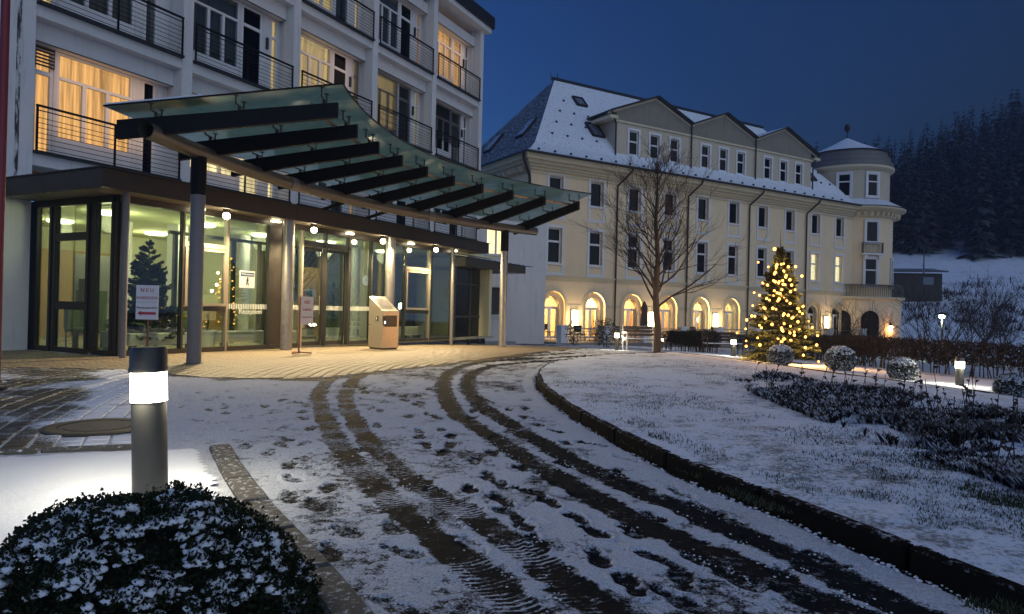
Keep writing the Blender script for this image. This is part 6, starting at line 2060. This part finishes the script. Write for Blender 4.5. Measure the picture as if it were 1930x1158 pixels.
# taller shoots standing out of the outline
sh = rg.choice(ns, 420, replace=False)
shl = rg.random(len(sh)) ** 2
for leaf in range(10):
    f_ = rg.uniform(.0, 1, len(sh))[:, None] * (.03 + .045 * shl)[:, None]
    P = S[sh] + (D[sh] * .4 + np.array([0, 0, .8])) * f_
    ax = rg.normal(0, .7, (len(sh), 3)) + np.array([0, 0, .5]); ax /= np.linalg.norm(ax, axis=1)[:, None]
    sd = np.cross(ax, rg.normal(0, 1, (len(sh), 3))); sd /= np.linalg.norm(sd, axis=1)[:, None] + 1e-9
    s = rg.uniform(.012, .020, len(sh))[:, None]
    Vs.append(np.stack([P, P + ax * s * .55 + sd * s * .33, P + ax * s, P + ax * s * .55 - sd * s * .33], 1))
V = np.concatenate([v.reshape(-1, 3) for v in Vs])
M["box_near"] = mk("near_box_leaf", (.014, .022, .010), .6, var=.4, sc=6, bmp=0, snow=.20, snz=.5, spec=.12)
link("foliage", np_mesh("foliage", V, np.arange(len(V)).reshape(-1, 4), M["box_near"]), bb)
# snow caps on the clumps
k = (lump2 * .55 + lump * .45 > .46) & (D[:, 2] > .22) & (rg.random(ns) < np.clip(D[:, 2] * 1.25, 0, 1))
C = S[k] * 1.005 + np.array([0, 0, .010])
m = len(C)
ico = [(0, 0, 1)] + [(math.cos(2 * math.pi * j / 6), math.sin(2 * math.pi * j / 6), .25) for j in range(6)] + [(.8 * math.cos(2 * math.pi * j / 6 + .5), .8 * math.sin(2 * math.pi * j / 6 + .5), -.5) for j in range(6)]
icf = [(0, 1 + j, 1 + (j + 1) % 6) for j in range(6)] + [(1 + j, 7 + j, 1 + (j + 1) % 6) for j in range(6)] + [(1 + (j + 1) % 6, 7 + j, 7 + (j + 1) % 6) for j in range(6)]
I = np.array(ico)
sc = rg.uniform(.009, .026, m)[:, None, None] * np.array([1, 1, .62]) * rg.uniform(.75, 1.25, (m, 13, 1))
V = C[:, None, :] + I[None] * sc
Fi = (np.array(icf)[None] + (np.arange(m) * 13)[:, None, None]).reshape(-1, 3)
tag(link("snow_clumps", np_mesh("snow_clumps", V.reshape(-1, 3), Fi, M["snow"], smooth=True), bb), None, None, None, "stuff")

# ================================================================== CONIFERS
def fir_arrays(H, Rb, seed, whorls, per, needle, step, droop=.25, top=.0, gaps=.0, taper=1.0, clear=.0, twigs=5):
    """needle quads and branch sticks of a fir standing at the origin"""
    rg = np.random.default_rng(seed)
    NV, sticks = [], []
    for w_ in range(whorls):
        f = (w_ + rg.uniform(-.25, .25)) / whorls
        f = min(max(f, 0), .985)
        z0 = clear + (H - clear) * f
        zw, fw = (H - clear) / whorls, f
        L0 = Rb * (1 - f) ** taper + top
        for b_ in range(per):
            if rg.random() < gaps: continue
            z0 = clear + (H - clear) * min(.985, max(0, fw + rg.uniform(-.5, .5) / whorls)); f = (z0 - clear) / (H - clear); L0 = Rb * (1 - f) ** taper + top
            an = rg.uniform(0, 2 * np.pi)
            L = L0 * rg.uniform(.72, 1.12)
            up = .25 + .75 * f
            d = np.array([math.cos(an), math.sin(an), 0.0]); sd = np.array([-d[1], d[0], 0])
            tip = lambda s: np.array([0, 0, z0]) + d * L * s + np.array([0, 0, 1.0]) * L * (up * .55 * s - droop * s * s + .12 * s ** 3)
            sticks.append([tip(s) for s in (0, .35, .7, 1)])
            lines = [(tip(s0), tip(s0 + .1) - tip(s0)) for s0 in np.arange(.12, .95, .1)]
            segs_ = [(tip(s0), tip(min(1, s0 + .12))) for s0 in np.arange(.1, .98, .12)]
            for q in range(twigs):
                s0 = .2 + .75 * (q + rg.uniform(0, .8)) / twigs
                for sg in (-1, 1):
                    tl = L * (.42 * (1.05 - s0) + .08) * rg.uniform(.7, 1.2)
                    p0 = tip(s0); v = d * .75 + sd * sg * .75 + np.array([0, 0, -.10 + rg.uniform(-.12, .12)])
                    m_ = max(1, int(tl / step))
                    for k in range(m_):
                        segs_.append((p0 + v * tl * k / m_, p0 + v * tl * (k + 1) / m_))
            for (p0, p1) in segs_:
                ax = p1 - p0; l_ = np.linalg.norm(ax) + 1e-9; ax = ax / l_
                u = np.cross(ax, [0, 0, 1]); u /= np.linalg.norm(u) + 1e-9; v = np.cross(u, ax)
                for k in range(4):
                    th = rg.uniform(-.6, .6) + (0, math.pi, .9, math.pi - .9)[k]
                    o = (u * math.cos(th) + v * math.sin(th)) * needle * rg.uniform(.7, 1.2) + ax * needle * .5
                    NV.append((p0, p0 + ax * l_ * .8, p0 + ax * l_ * .9 + o, p0 + ax * l_ * .25 + o))
    return np.array(NV), sticks
def fir(name_lab, cat, base, H, Rb, seed, whorls, per, needle, step, nm, mat, name="fir_tree", group=None, **kw):
    NV, sticks = fir_arrays(H, Rb, seed, whorls, per, needle, step, **kw)
    t = root(name, name_lab, cat, WF, base, group)
    link("needles", np_mesh("needles", NV.reshape(-1, 3), np.arange(len(NV) * 4).reshape(-1, 4), M[mat]), t)
    mb = MB(); bx_, by_, bz_ = base
    mb.tube([(bx_, by_, bz_ - .1), (bx_, by_, bz_ + H * .5), (bx_, by_, bz_ + H * 1.0)], [H * .017, H * .010, H * .002], 7); mb.part("trunk", M["bark"], t)
    mb = MB()
    for s_ in sticks: mb.tube([(p[0] + bx_, p[1] + by_, p[2] + bz_) for p in s_], [.008, .006, .004, .002], 3, False)
    mb.part("branches", M["bark"], t)
    return t
# christmas tree with fairy lights
CTY = 19.0
cb = at(1466, 690, CTY); cz = float(g(cb.x, cb.y)); ctop = at(1461, 462, CTY)
CH = ctop.z - cz
CR = 75 / F * CTY * .98
ct = fir("fir decked with glowing fairy lights in front of the yellow house", "christmas tree", (cb.x, cb.y, cz), CH, CR, 21, 26, 13, .050, .065, 0, "needle_snow", "christmas_tree", clear=.12, droop=.30, taper=.85)
mb = MB(); mb.tube([(cb.x, cb.y, cz + CH - .05), (cb.x - .01, cb.y, cz + CH + .42)], [.012, .005], 5); mb.part("leader", M["bark"], ct)
FL = [(535, 118), (572, 203), (500, 218), (597, 275), (620, 290), (470, 308), (495, 320), (630, 320), (575, 345), (420, 362), (450, 377), (567, 368), (675, 370), (650, 345), (603, 408), (412, 435), (480, 450), (525, 450), (692, 440), (407, 493), (378, 515), (483, 505), (410, 542), (372, 565), (450, 545), (623, 550), (725, 518), (745, 557), (577, 572), (665, 525), (775, 603), (707, 610), (625, 630), (375, 632), (375, 662), (452, 655), (706, 670), (770, 655), (695, 712), (780, 748), (645, 600), (585, 240), (548, 205), (520, 540), (690, 480), (560, 300)] + [(random.gauss(560, 34 + .20 * (y - 120) * .62), y) for y in [random.uniform(190, 640) for _ in range(52)]]
fl_me = MB().ball((0, 0, 0), .031, 6).mesh("fairy_light", M["fairy"], smooth=True)
for i, (zx, zy) in enumerate(FL):
    px, py = 1280 + zx / 2.97, 430 + zy / 2.97
    u, v = uv(px, py)
    # on the front of the tree's cone
    Y = CTY
    for _ in range(4):
        x, z = u * Y, CAMZ + v * Y
        f = min(max((z - cz) / CH, 0), 1)
        rr0 = CR * (1 - f) ** .85 + .02
        dx = x - cb.x
        Y = CTY - math.sqrt(max(rr0 ** 2 - dx ** 2, 0)) * .92
    big = 1.5 if i == 0 else random.uniform(.8, 1.25)
    o = link("fairy_light", fl_me, None, (u * Y, Y, CAMZ + v * Y)); o.scale = (big,) * 3
    if i == 0: tag(o, "topmost and brightest fairy light at the tip of the christmas tree", "fairy light", "fairy lights on the christmas tree")
    elif i == 39: tag(o, "lowest fairy light lying near the snow right of the tree foot", "fairy light", "fairy lights on the christmas tree")
    else: tag(o, "warm glowing fairy light on a branch of the outdoor christmas tree", "fairy light", "fairy lights on the christmas tree")
for k in range(11):
    f = .05 + .85 * k / 11; a = R(200 + 140 * ((k * .618) % 1)); rr0 = CR * (1 - f) ** .85 + .16
    spot_lamp("fairy_glow", (cb.x + rr0 * math.cos(a), CTY + rr0 * math.sin(a), cz + CH * f + .1), 80 * (1.15 - f), (1, .50, .14), .05)
# indoor fir behind the corner glass
ia = LF.xa(279, 560, 13.85)[0]; ib = LF.W(ia, 13.85, 0); px_top = at(272, 437, ib.y)
fir("dark undecorated fir in the lobby corner behind the white direction sign", "fir tree", (ib.x, ib.y, .02), 2.45, .78, 8, 15, 10, .042, .055, 0, "needle", clear=.22, droop=.12, gaps=.08, taper=.80)

# wooded hillside: single spruces
protos = []
for k in range(4):
    rg = np.random.default_rng(100 + k)
    H = 1.0; tri = []
    for w_ in range(26):
        f = (w_ + rg.uniform(-.3, .3)) / 26; f = min(max(f, 0.02), .98)
        z0 = .06 + .94 * f; L0 = .17 * (1 - f) ** .8 + .004
        for b_ in range(9):
            an = rg.uniform(0, 6.28); L = L0 * rg.uniform(.6, 1.2); d = np.array([math.cos(an), math.sin(an), 0]); sd = np.array([-d[1], d[0], 0])
            p0 = np.array([0, 0, z0]); dr = rg.uniform(.25, .6) * L
            w2 = L * .20
            tip = p0 + d * L - np.array([0, 0, dr])
            m1 = p0 + d * L * .55 - np.array([0, 0, dr * .35])
            tri += [(p0, m1 + sd * w2, m1 - sd * w2 * .3), (m1 + sd * w2, tip, m1 - sd * w2 * .3), (p0, m1 + sd * w2 * .3, m1 - sd * w2), (m1 - sd * w2 + [0, 0, -.004], m1 + sd * w2 * .2, tip + [0, 0, -.006])]
    T_ = np.array(tri)
    protos.append(np_mesh("crown", T_.reshape(-1, 3), np.arange(len(T_) * 3).reshape(-1, 3), mk("spruce_far_%d" % k, (.020, .026, .022), .8, var=.4, sc=.3, bmp=0, snow=.38, snz=.40)))
trunk_me = MB().lathe((0, 0, 0), [(.012, -.02), (.008, .4), (.001, .97)], 5).mesh("trunk", M["bark"])
cnt = 0
rt_ = random.Random(3)
def hz(x, y): return float(g(x, y) + hill_h(np.array(x), np.array(y))) - .06
spots = []
for r_ in range(26):
    yy_ = 98 + r_ * 5.6
    for k in range(34):
        xx_ = yy_ * (.44 + .0235 * (k + .5 * (r_ % 2))) + rt_.uniform(-1.6, 1.6)
        spots.append((xx_, yy_ + rt_.uniform(-2.5, 2.5)))
spots.sort(key=lambda q: q[1])
far = []
for (x, y) in spots:
    u = x / y
    if max(0, (y - 66) * .9 + (x - 45) * .22) < 37 or u > .95: continue
    h = rt_.uniform(11, 19) * (1.0 + 1.1 * max(0, u - .58))
    if cnt >= 292: far.append((x, y, h)); continue
    t = root("spruce_tree", "dark snow dusted spruce in the wood on the hillside", "spruce", WF, (x, y, hz(x, y)), "spruces on the wooded hillside")
    t.scale = (h * rt_.uniform(.85, 1.15),) * 2 + (h,)
    t.rotation_euler = (0, 0, rt_.uniform(0, 6.28))
    link("crown", protos[cnt % 4], t); link("trunk", trunk_me, t)
    cnt += 1
Vw, Fw, nw = [], [], 0
for i, (x, y, h) in enumerate(far[:420]):
    T_ = np.empty(len(protos[i % 4].vertices) * 3); protos[i % 4].vertices.foreach_get("co", T_)
    T_ = T_.reshape(-1, 3)
    a = rt_.uniform(0, 6.28); ca_, sa_ = math.cos(a), math.sin(a)
    P = np.stack([T_[:, 0] * ca_ - T_[:, 1] * sa_, T_[:, 0] * sa_ + T_[:, 1] * ca_, T_[:, 2]], 1) * h + np.array((x, y, hz(x, y)))
    Vw.append(P)
if Vw:
    Vw = np.concatenate(Vw)
    n3 = len(Vw) // 3
    tag(link("distant_wood", np_mesh("distant_wood", Vw[:n3 * 3], np.arange(n3 * 3).reshape(-1, 3), protos[0].materials[0])), "dark wood of spruces higher up the hillside", "wood", None, "stuff")

# ================================================================== BARE TREES, SHRUBS, HEDGE
def bare(mb, p, d, L, r, depth, rg_, spread=.55, kids=(3, 4), minr=.004, wig=.12, upb=.25):
    pts, rr_ = [p], [r]
    n = 4
    cur, dd = Vector(p), Vector(d)
    for i in range(n):
        dd = (dd + Vector((rg_.gauss(0, wig), rg_.gauss(0, wig), rg_.gauss(0, wig) + upb * .18))).normalized()
        cur = cur + dd * L / n
        pts.append(cur.copy()); rr_.append(max(minr * .6, r * (1 - .72 * (i + 1) / n)))
    mb.tube(pts, rr_, 5 if r > .03 else 3, False)
    if depth == 0: return
    for k in range(rg_.randint(*kids)):
        i = rg_.randint(1, n); f_ = i / n
        a = Vector((rg_.gauss(0, 1), rg_.gauss(0, 1), rg_.gauss(0, .5))).normalized()
        nd = (dd + a * spread * rg_.uniform(.7, 1.5)).normalized()
        bare(mb, pts[i], nd, L * rg_.uniform(.45, .75), max(minr, rr_[i] * .75), depth - 1, rg_, spread, kids, minr, wig, upb)
bt = gp(1238, 668)
tr_ = root("bare_tree", "leafless young tree with a straight dark trunk before the yellow house", "tree", WF, (bt.x, bt.y, bt.z))
rb = random.Random(12)
topz = at(1232, 300, bt.y).z
TH = topz - bt.z
mb = MB()
tp = [Vector((bt.x + .03 * math.sin(i * 1.3) - .012 * i, bt.y + .03 * math.cos(i * 1.7), bt.z - .1 + (TH + .1) * i / 12)) for i in range(13)]
mb.tube(tp, [.115 * (1 - i / 12.6) ** .85 + .006 for i in range(13)], 8); mb.part("trunk", M["bark"], tr_)
mb = MB()
for k in range(36):
    f = .24 + .72 * (k + rb.random()) / 36
    i = f * 12; p = tp[int(i)].lerp(tp[min(12, int(i) + 1)], i - int(i))
    an = k * 2.4 + rb.uniform(-.4, .4)
    el = .55 + .5 * f
    d = Vector((math.cos(an) * math.cos(el), math.sin(an) * math.cos(el), math.sin(el)))
    L = TH * (.39 * (1 - f) + .075) * rb.uniform(.8, 1.15)
    bare(mb, p, d, L, .042 * (1 - f) + .009, 3, rb, .6, (3, 5), .0046, .13, .35)
mb.part("branches", M["twig"], tr_)
def shrub(px, py, h, w_, n, seed, lab, cat="shrub", name="bare_shrub", depth=2, group=None, Yd=None, minr=.004, r0=.014):
    b = gp(px, py) if Yd is None else Vector((uv(px, py)[0] * Yd, Yd, 0))
    if Yd is not None: b.z = hz(b.x, b.y) if Yd > 50 else float(g(b.x, b.y))
    t = root(name, lab, cat, WF, (b.x, b.y, b.z), group)
    rg_ = random.Random(seed); mb = MB()
    for k in range(n):
        an = rg_.uniform(0, 6.28); el = rg_.uniform(.75, 1.45)
        d = Vector((math.cos(an) * math.cos(el), math.sin(an) * math.cos(el), math.sin(el)))
        bare(mb, Vector((b.x + rg_.gauss(0, w_ * .15), b.y + rg_.gauss(0, w_ * .15), b.z - .03)), d, h * rg_.uniform(.5, .75), r0, depth, rg_, .5, (3, 4), minr, .12, .3)
    mb.part("branches", M["twig"], t)
    return t
shrub(1625, 668, 2.3, 1.6, 22, 31, "tangled leafless shrub in front of the round tower", Yd=26, r0=.02, minr=.006)
shrub(1585, 668, 1.9, 1.2, 14, 32, "smaller leafless shrub left of the tower shrub", Yd=26.5, r0=.02, minr=.006)
shrub(1772, 668, 3.3, 1.6, 12, 33, "spreading leafless tree around the greenish street lamp", "tree", "bare_tree", Yd=30, r0=.04, minr=.007, depth=3)
shrub(1845, 662, 4.4, 2.4, 24, 34, "dense leafless thicket at the foot of the snowy slope", Yd=47, r0=.03, minr=.011, depth=3)
shrub(1890, 650, 3.4, 2.0, 14, 35, "thin leafless thicket near the right edge below the slope", Yd=49, r0=.03, minr=.011)
def leafy_pot(px, py, Y, h, lab):
    b = at(px, py, Y); z = float(g(b.x, b.y))
    t = root("potted_shrub", lab, "shrub", WF, (b.x, b.y, z), "dark shrubs before the terrace")
    V, Q, D, P = leaf_cloud(900, (0, 0, h * .55), h * .30, h * .5, int(px * 3), .07, lump=.2, shell=.6)
    link("foliage", np_mesh("foliage", V, Q, box_leaf), t)
    mb = MB(); mb.tube([(b.x, b.y, z), (b.x, b.y, z + h * .5)], .02, 5); mb.part("stem", M["bark"], t)
leafy_pot(1081, 640, 34.5, 1.15, "dark leafy shrub at the terrace railing left of the table"); leafy_pot(1130, 640, 34, 1.35, "dark upright shrub before the second terrace pillar"); leafy_pot(1143, 645, 30, 1.2, "dark upright shrub just left of the distant lamp bollard")

def hedge(lab, pts, h, w_, n, seed, stems):
    P = spline(gl(pts), 8)
    d = [0.0]
    for i in range(len(P) - 1): d.append(d[-1] + math.hypot(P[i + 1][0] - P[i][0], P[i + 1][1] - P[i][1]))
    rg = np.random.default_rng(seed)
    s = rg.uniform(0, d[-1], n)
    x, y = np.interp(s, d, [p[0] for p in P]), np.interp(s, d, [p[1] for p in P])
    x += rg.uniform(-w_, w_, n); y += rg.uniform(-w_, w_, n)
    zz = .30 + .70 * rg.random(n) ** .75
    z = g(x, y) + h * zz
    ax = rg.normal(0, 1, (n, 3)) + np.array([0, 0, .4]); ax /= np.linalg.norm(ax, axis=1)[:, None]
    sd = np.cross(ax, rg.normal(0, 1, (n, 3))); sd /= np.linalg.norm(sd, axis=1)[:, None]
    L = rg.uniform(.05, .15, n)[:, None]; W_ = rg.uniform(.006, .022, n)[:, None]
    c = np.stack([x, y, z], 1)
    t = root("clipped_hedge", lab, "hedge", WF, (P[0][0], P[0][1], float(g(*P[0]))))
    o0 = np.array((P[0][0], P[0][1], float(g(*P[0]))))
    V = np.stack([c - sd * W_, c + ax * L - sd * W_ * .3, c + ax * L + sd * W_ * .3, c + sd * W_], 1) - o0
    link("foliage", np_mesh("foliage", V.reshape(-1, 3), np.arange(4 * n).reshape(-1, 4), mk("hedge_leaf", (.022, .016, .013), .85, var=.5, sc=3, bmp=0, snow=.26, snz=.6)), t)
    mb = MB(); rg_ = random.Random(seed)
    for k in range(stems):
        q = rg_.uniform(0, d[-1]); bx_, by_ = float(np.interp(q, d, [p[0] for p in P])), float(np.interp(q, d, [p[1] for p in P]))
        bx_ += rg_.uniform(-w_, w_) * .5; by_ += rg_.uniform(-w_, w_) * .5
        z0 = float(g(bx_, by_)); e = (bx_ + rg_.gauss(0, .07), by_ + rg_.gauss(0, .07), z0 + h * rg_.uniform(.6, .95))
        mb.tube([(bx_, by_, z0 - .05), ((bx_ + e[0]) / 2 + rg_.gauss(0, .03), (by_ + e[1]) / 2, (z0 + e[2]) / 2), e], [.016, .012, .006], 4, False)
    mb.part("stems", M["twig"], t, kind="stuff")
hedge("dark clipped leafless hedge running behind the path to the right edge", [(1500, 672), (1600, 687), (1700, 698), (1800, 708), (1930, 721), (2100, 740)], .92, .28, 26000, 61, 260)
hedge("short dark hedge between the bare tree and the wooden bench", [(1256, 661), (1300, 664), (1345, 668)], .86, .3, 9000, 62, 70)
hedge("dark hedge behind the christmas tree under the arcade", [(1380, 660), (1440, 664), (1520, 670)], .9, .35, 9000, 63, 60)

# ================================================================== BENCHES
def bench(px, py, W_, rz, lab, white=True):
    b = gp(px, py)
    fr = Fr(b.x, b.y, math.cos(rz), math.sin(rz))
    t = root("park_bench", lab, "bench", fr, (0, 0, b.z))
    z = b.z; h = W_ / 2
    sm = M["white_trim"] if white else M["old_wood"]
    for i in range(3): MB().bbox(-h, h, -.22 + i * .15, -.09 + i * .15, z + .40, z + .43, .006).part("seat_slat", M["old_wood"], t)
    for i in range(3): MB().bbox(-h, h, .24 + i * .02, .265 + i * .02, z + .52 + i * .12, z + .62 + i * .12, .006).part("back_slat", M["old_wood"], t)
    MB().box(-h + .02, h - .02, -.2, .2, z + .431, z + .455).part("seat_snow", M["snow"], t)
    for x in (-h + .04, h - .04):
        fm = MB()
        fm.tube([(x, -.22, z), (x, -.22, z + .62), (x, -.16, z + .66), (x, .26, z + .64)], .022, 6); fm.tube([(x, .22, z), (x, .24, z + .4), (x, .30, z + .88)], .022, 6); fm.tube([(x, -.22, z + .39), (x, .24, z + .39)], .02, 6)
        fm.part("side_frame", sm, t)
bench(1206, 663, 1.15, R(8), "park bench with white painted side frames beside the bare trunk")
bench(1362, 669, 1.5, R(6), "weathered wooden bench with snow on its seat behind the lamp bollard", False)

# ================================================================== FAR RIGHT: lane, lamp, shed, slope
lane = MB()
A = [at(1640, 657, 44), at(1740, 664, 40), at(1830, 672, 36), at(1960, 684, 32), at(2150, 700, 28)]
for i in range(len(A) - 1):
    a, b = A[i], A[i + 1]; n_ = Vector((b.y - a.y, a.x - b.x, 0)).normalized() * 1.6
    lane.quad(*[(p.x, p.y, float(g(p.x, p.y)) + .03) for p in (a + n_, b + n_, b - n_, a - n_)])
lane.thing("lane", None, None, mk("wet_lane", (.04, .038, .036), .5, var=.4, bmp=.2, snow=.42, snz=.8), kind="structure")["label"] = "narrow lane behind the hedge, partly cleared of snow"
p = at(1775, 597, 34); zb = float(g(p.x, p.y))
sl_ = root("street_lamp", "street lamp with a greenish glow above the leafless tree", "street lamp", WF, (p.x, p.y, zb))
mb = MB(); mb.tube([(p.x, p.y, zb - .1), (p.x, p.y, p.z + .05)], [.05, .035], 8); mb.part("post", M["pole"], sl_)
MB().ball((p.x, p.y, p.z), .14, 8, .10).part("lamp_glass", M["street"], sl_, smooth=True)
MB().lathe((p.x, p.y, p.z), [(.30, .09), (.24, .14), (.05, .22), (.0001, .22)], 14).part("shade", M["dark_steel"], sl_)
spot_lamp("street_light", (p.x, p.y - .05, p.z - .2), 120, (.85, 1, .62), .12)
for i, px in enumerate((1722, 1760, 1800, 1885)):
    y = 41 - i * 1.2; u = uv(px, 648)[0]; x = u * y; z = float(g(x, y))
    MB().lathe((x, y, z), [(.13, 0), (.13, .62), (.10, .70), (.0001, .72)], 10).thing("lane_post", "short dark post on the far side of the lane, %s" % ("nearest the round tower", "second from the tower", "just right of the street lamp", "furthest right, under the thicket")[i], "post", M["dark_steel"], WF, (x, y, z), "posts along the lane")
# shed on the slope
def hp(px, py):
    u, v = uv(px, py); lo, hi = 60.0, 150.0
    for _ in range(40):
        m_ = (lo + hi) / 2
        if CAMZ + v * m_ > hz(u * m_, m_): lo = m_
        else: hi = m_
    return lo
SY = hp(1725, 566)
sp0, sp1 = at(1690, 566, SY), at(1768, 546, SY)
shz = sp0.z
SF = Fr(sp0.x - 3, sp0.y, 1, -.12)
W1 = SF.L(sp1.x, sp1.y)[0]
z0, z1 = shz - .6, at(1765, 513, SY).z
sh_ = root("hillside_shed", "low dark wooden shed with a pent roof on the snowy slope", "shed", SF, (0, 0, z0))
for k in range(12):
    a = W1 * k / 12; MB().box(a + .01, a + W1 / 12 - .01, -.02 - .01 * (k % 2), .05, z0, z1 - .25 + .0 * k).part("plank", M["old_wood"], sh_)
MB().box(.05, W1 - .05, .051, 4, z0, z1 - .26).part("wall", M["old_wood"], sh_)
mb = MB(); mb.add([(-.4, -.5, z1 - .2), (W1 + .5, -.5, z1 - .1), (W1 + .5, 4.4, z1 + .5), (-.4, 4.4, z1 + .4), (-.4, -.5, z1 - .06), (W1 + .5, -.5, z1 + .04), (W1 + .5, 4.4, z1 + .64), (-.4, 4.4, z1 + .54)], [(0, 3, 2, 1), (4, 5, 6, 7), (0, 1, 5, 4), (1, 2, 6, 5), (2, 3, 7, 6), (3, 0, 4, 7)])
mb.part("roof", M["slate"], sh_)
wx = W1 * .80
MB().box(wx - .6, wx + .6, -.08, -.031, z1 - 1.6, z1 - .7).part("window", mk("shed_pane", (.12, .15, .2), .2, bmp=0), sh_)
# power pole, low stakes and scrub on the slope
p = at(1741, 520, SY + 5); zz_ = hz(p.x, p.y)
MB().lathe((p.x, p.y, zz_), [(.09, -.2), (.06, at(1741, 463, SY + 5).z - zz_)], 7).thing("utility_pole", "thin dark pole standing behind the hillside shed", "pole", M["bark"], WF, (p.x, p.y, zz_))
rs = random.Random(77)
for i, (px, py) in enumerate([(1712, 575), (1750, 600), (1815, 545), (1843, 538), (1905, 535), (1780, 560)]):
    lo, hi = 60.0, 140.0
    u, v = uv(px, py)
    for _ in range(40):
        m_ = (lo + hi) / 2
        if CAMZ + v * m_ > hz(u * m_, m_): lo = m_
        else: hi = m_
    x, y = u * lo, lo
    h = rs.uniform(.9, 1.5)
    labs = ["low stake on the snowy slope below the shed", "short stake low on the slope left of the street lamp", "stake beside the dark scrub in the middle of the slope", "stake at the end of the log heap on the slope", "lone stake high on the slope near the right edge", "stake standing in the brown scrub right of the shed"]
    MB().lathe((x, y, hz(x, y)), [(.06, -.2), (.05, h)], 5).thing("stake", labs[i], "stake", M["bark"], WF, (x, y, hz(x, y)), "stakes on the slope")
sc_ = []
for (px, py, n, s) in [(1790, 555, 260, 1.6), (1770, 560, 160, 1.3), (1825, 540, 200, 1.5), (1870, 537, 160, 2.2), (1730, 580, 140, 2.0), (1760, 575, 120, 1.5), (1900, 560, 60, 2.5), (1840, 600, 80, 2.5), (1720, 600, 60, 1.5), (1870, 490, 120, 3.0), (1810, 492, 160, 2.5)] + [(rs.uniform(1700, 1935), rs.uniform(500, 625), rs.randint(16, 70), rs.uniform(.6, 1.8)) for _ in range(46)]:
    u, v = uv(px, py); lo, hi = 60.0, 140.0
    for _ in range(40):
        m_ = (lo + hi) / 2
        if CAMZ + v * m_ > hz(u * m_, m_): lo = m_
        else: hi = m_
    for k in range(int(n * .45)):
        x, y = u * lo + rs.gauss(0, s * .7), lo + rs.gauss(0, s * .6)
        z = hz(x, y); a = rs.uniform(0, 6.28); h = rs.uniform(.2, .8); w2 = rs.uniform(.04, .12)
        sc_ += [(x - w2 * math.sin(a), y + w2 * math.cos(a), z - .1), (x + w2 * math.sin(a), y - w2 * math.cos(a), z - .1), (x + rs.gauss(0, .35), y + rs.gauss(0, .2), z + h)]
sc_ = np.array(sc_)
tag(link("scrub", np_mesh("scrub", sc_, np.arange(len(sc_)).reshape(-1, 3), M["twig"])), "dry brown scrub showing through the snow on the slope", "scrub", None, "stuff")
# ---- crumbs of snow along the kerb and the ruts
rg = np.random.default_rng(44)
def crumbs(P, n, off, spread, size):
    d = np.concatenate([[0], np.cumsum(np.hypot(np.diff([p[0] for p in P]), np.diff([p[1] for p in P])))])
    s = rg.uniform(0, d[-1], n)
    x, y = np.interp(s, d, [p[0] for p in P]), np.interp(s, d, [p[1] for p in P])
    x2, y2 = np.interp(s + .05, d, [p[0] for p in P]), np.interp(s + .05, d, [p[1] for p in P])
    L = np.hypot(x2 - x, y2 - y) + 1e-6
    o = off + rg.normal(0, spread, n)
    x, y = x + (y2 - y) / L * o, y - (x2 - x) / L * o
    k = (y > 1.6) & (y < 14) & (vnoise(x, y, 2.3, 90) > .42)
    x, y = x[k], y[k]
    return np.stack([x, y, g(x, y) + .012], 1), size * rg.uniform(.4, 1.3, len(x)) ** 1.6
parts_ = [crumbs(KERB, 1500, .05, .02, .008)]
for k, P in enumerate(TRACKS):
    for sg in (-1, 1): parts_.append(crumbs(P, 900, sg * (HALF[k] + .01), .03, .0045))
C = np.concatenate([p[0] for p in parts_]); S_ = np.concatenate([p[1] for p in parts_])
m = len(C)
sc = S_[:, None, None] * np.array([1, 1, .6]) * rg.uniform(.7, 1.3, (m, 13, 1))
V = C[:, None, :] + I[None] * sc
Fi = (np.array(icf)[None] + (np.arange(m) * 13)[:, None, None]).reshape(-1, 3)
tag(link("snow_crumbs", np_mesh("snow_crumbs", V.reshape(-1, 3), Fi, M["snow"], smooth=True)), "crumbs of snow pushed up along the kerb and the tyre ruts", "snow", None, "stuff")
# ================================================================== DAMP EVENING AIR
hm = bpy.data.materials.new("evening_haze"); hm.use_nodes = True
t = hm.node_tree; t.nodes.clear()
pv = N(t, "ShaderNodeVolumePrincipled"); pv.inputs["Density"].default_value = 0.0010
pv.inputs["Color"].default_value = (0.45, 0.62, 1.0, 1); pv.inputs["Anisotropy"].default_value = 0.2
o_ = N(t, "ShaderNodeOutputMaterial"); t.links.new(pv.outputs[0], o_.inputs["Volume"])
mb = MB(); mb.box(-950, 950, -80, 950, -4, 75)
hz_o = link("haze", mb.mesh("haze", hm)); tag(hz_o, "damp evening air in which the wooded hillside fades", "haze", None, "stuff")
SC.cycles.volume_bounces = 0
SC.cycles.volume_step_rate = 5.0
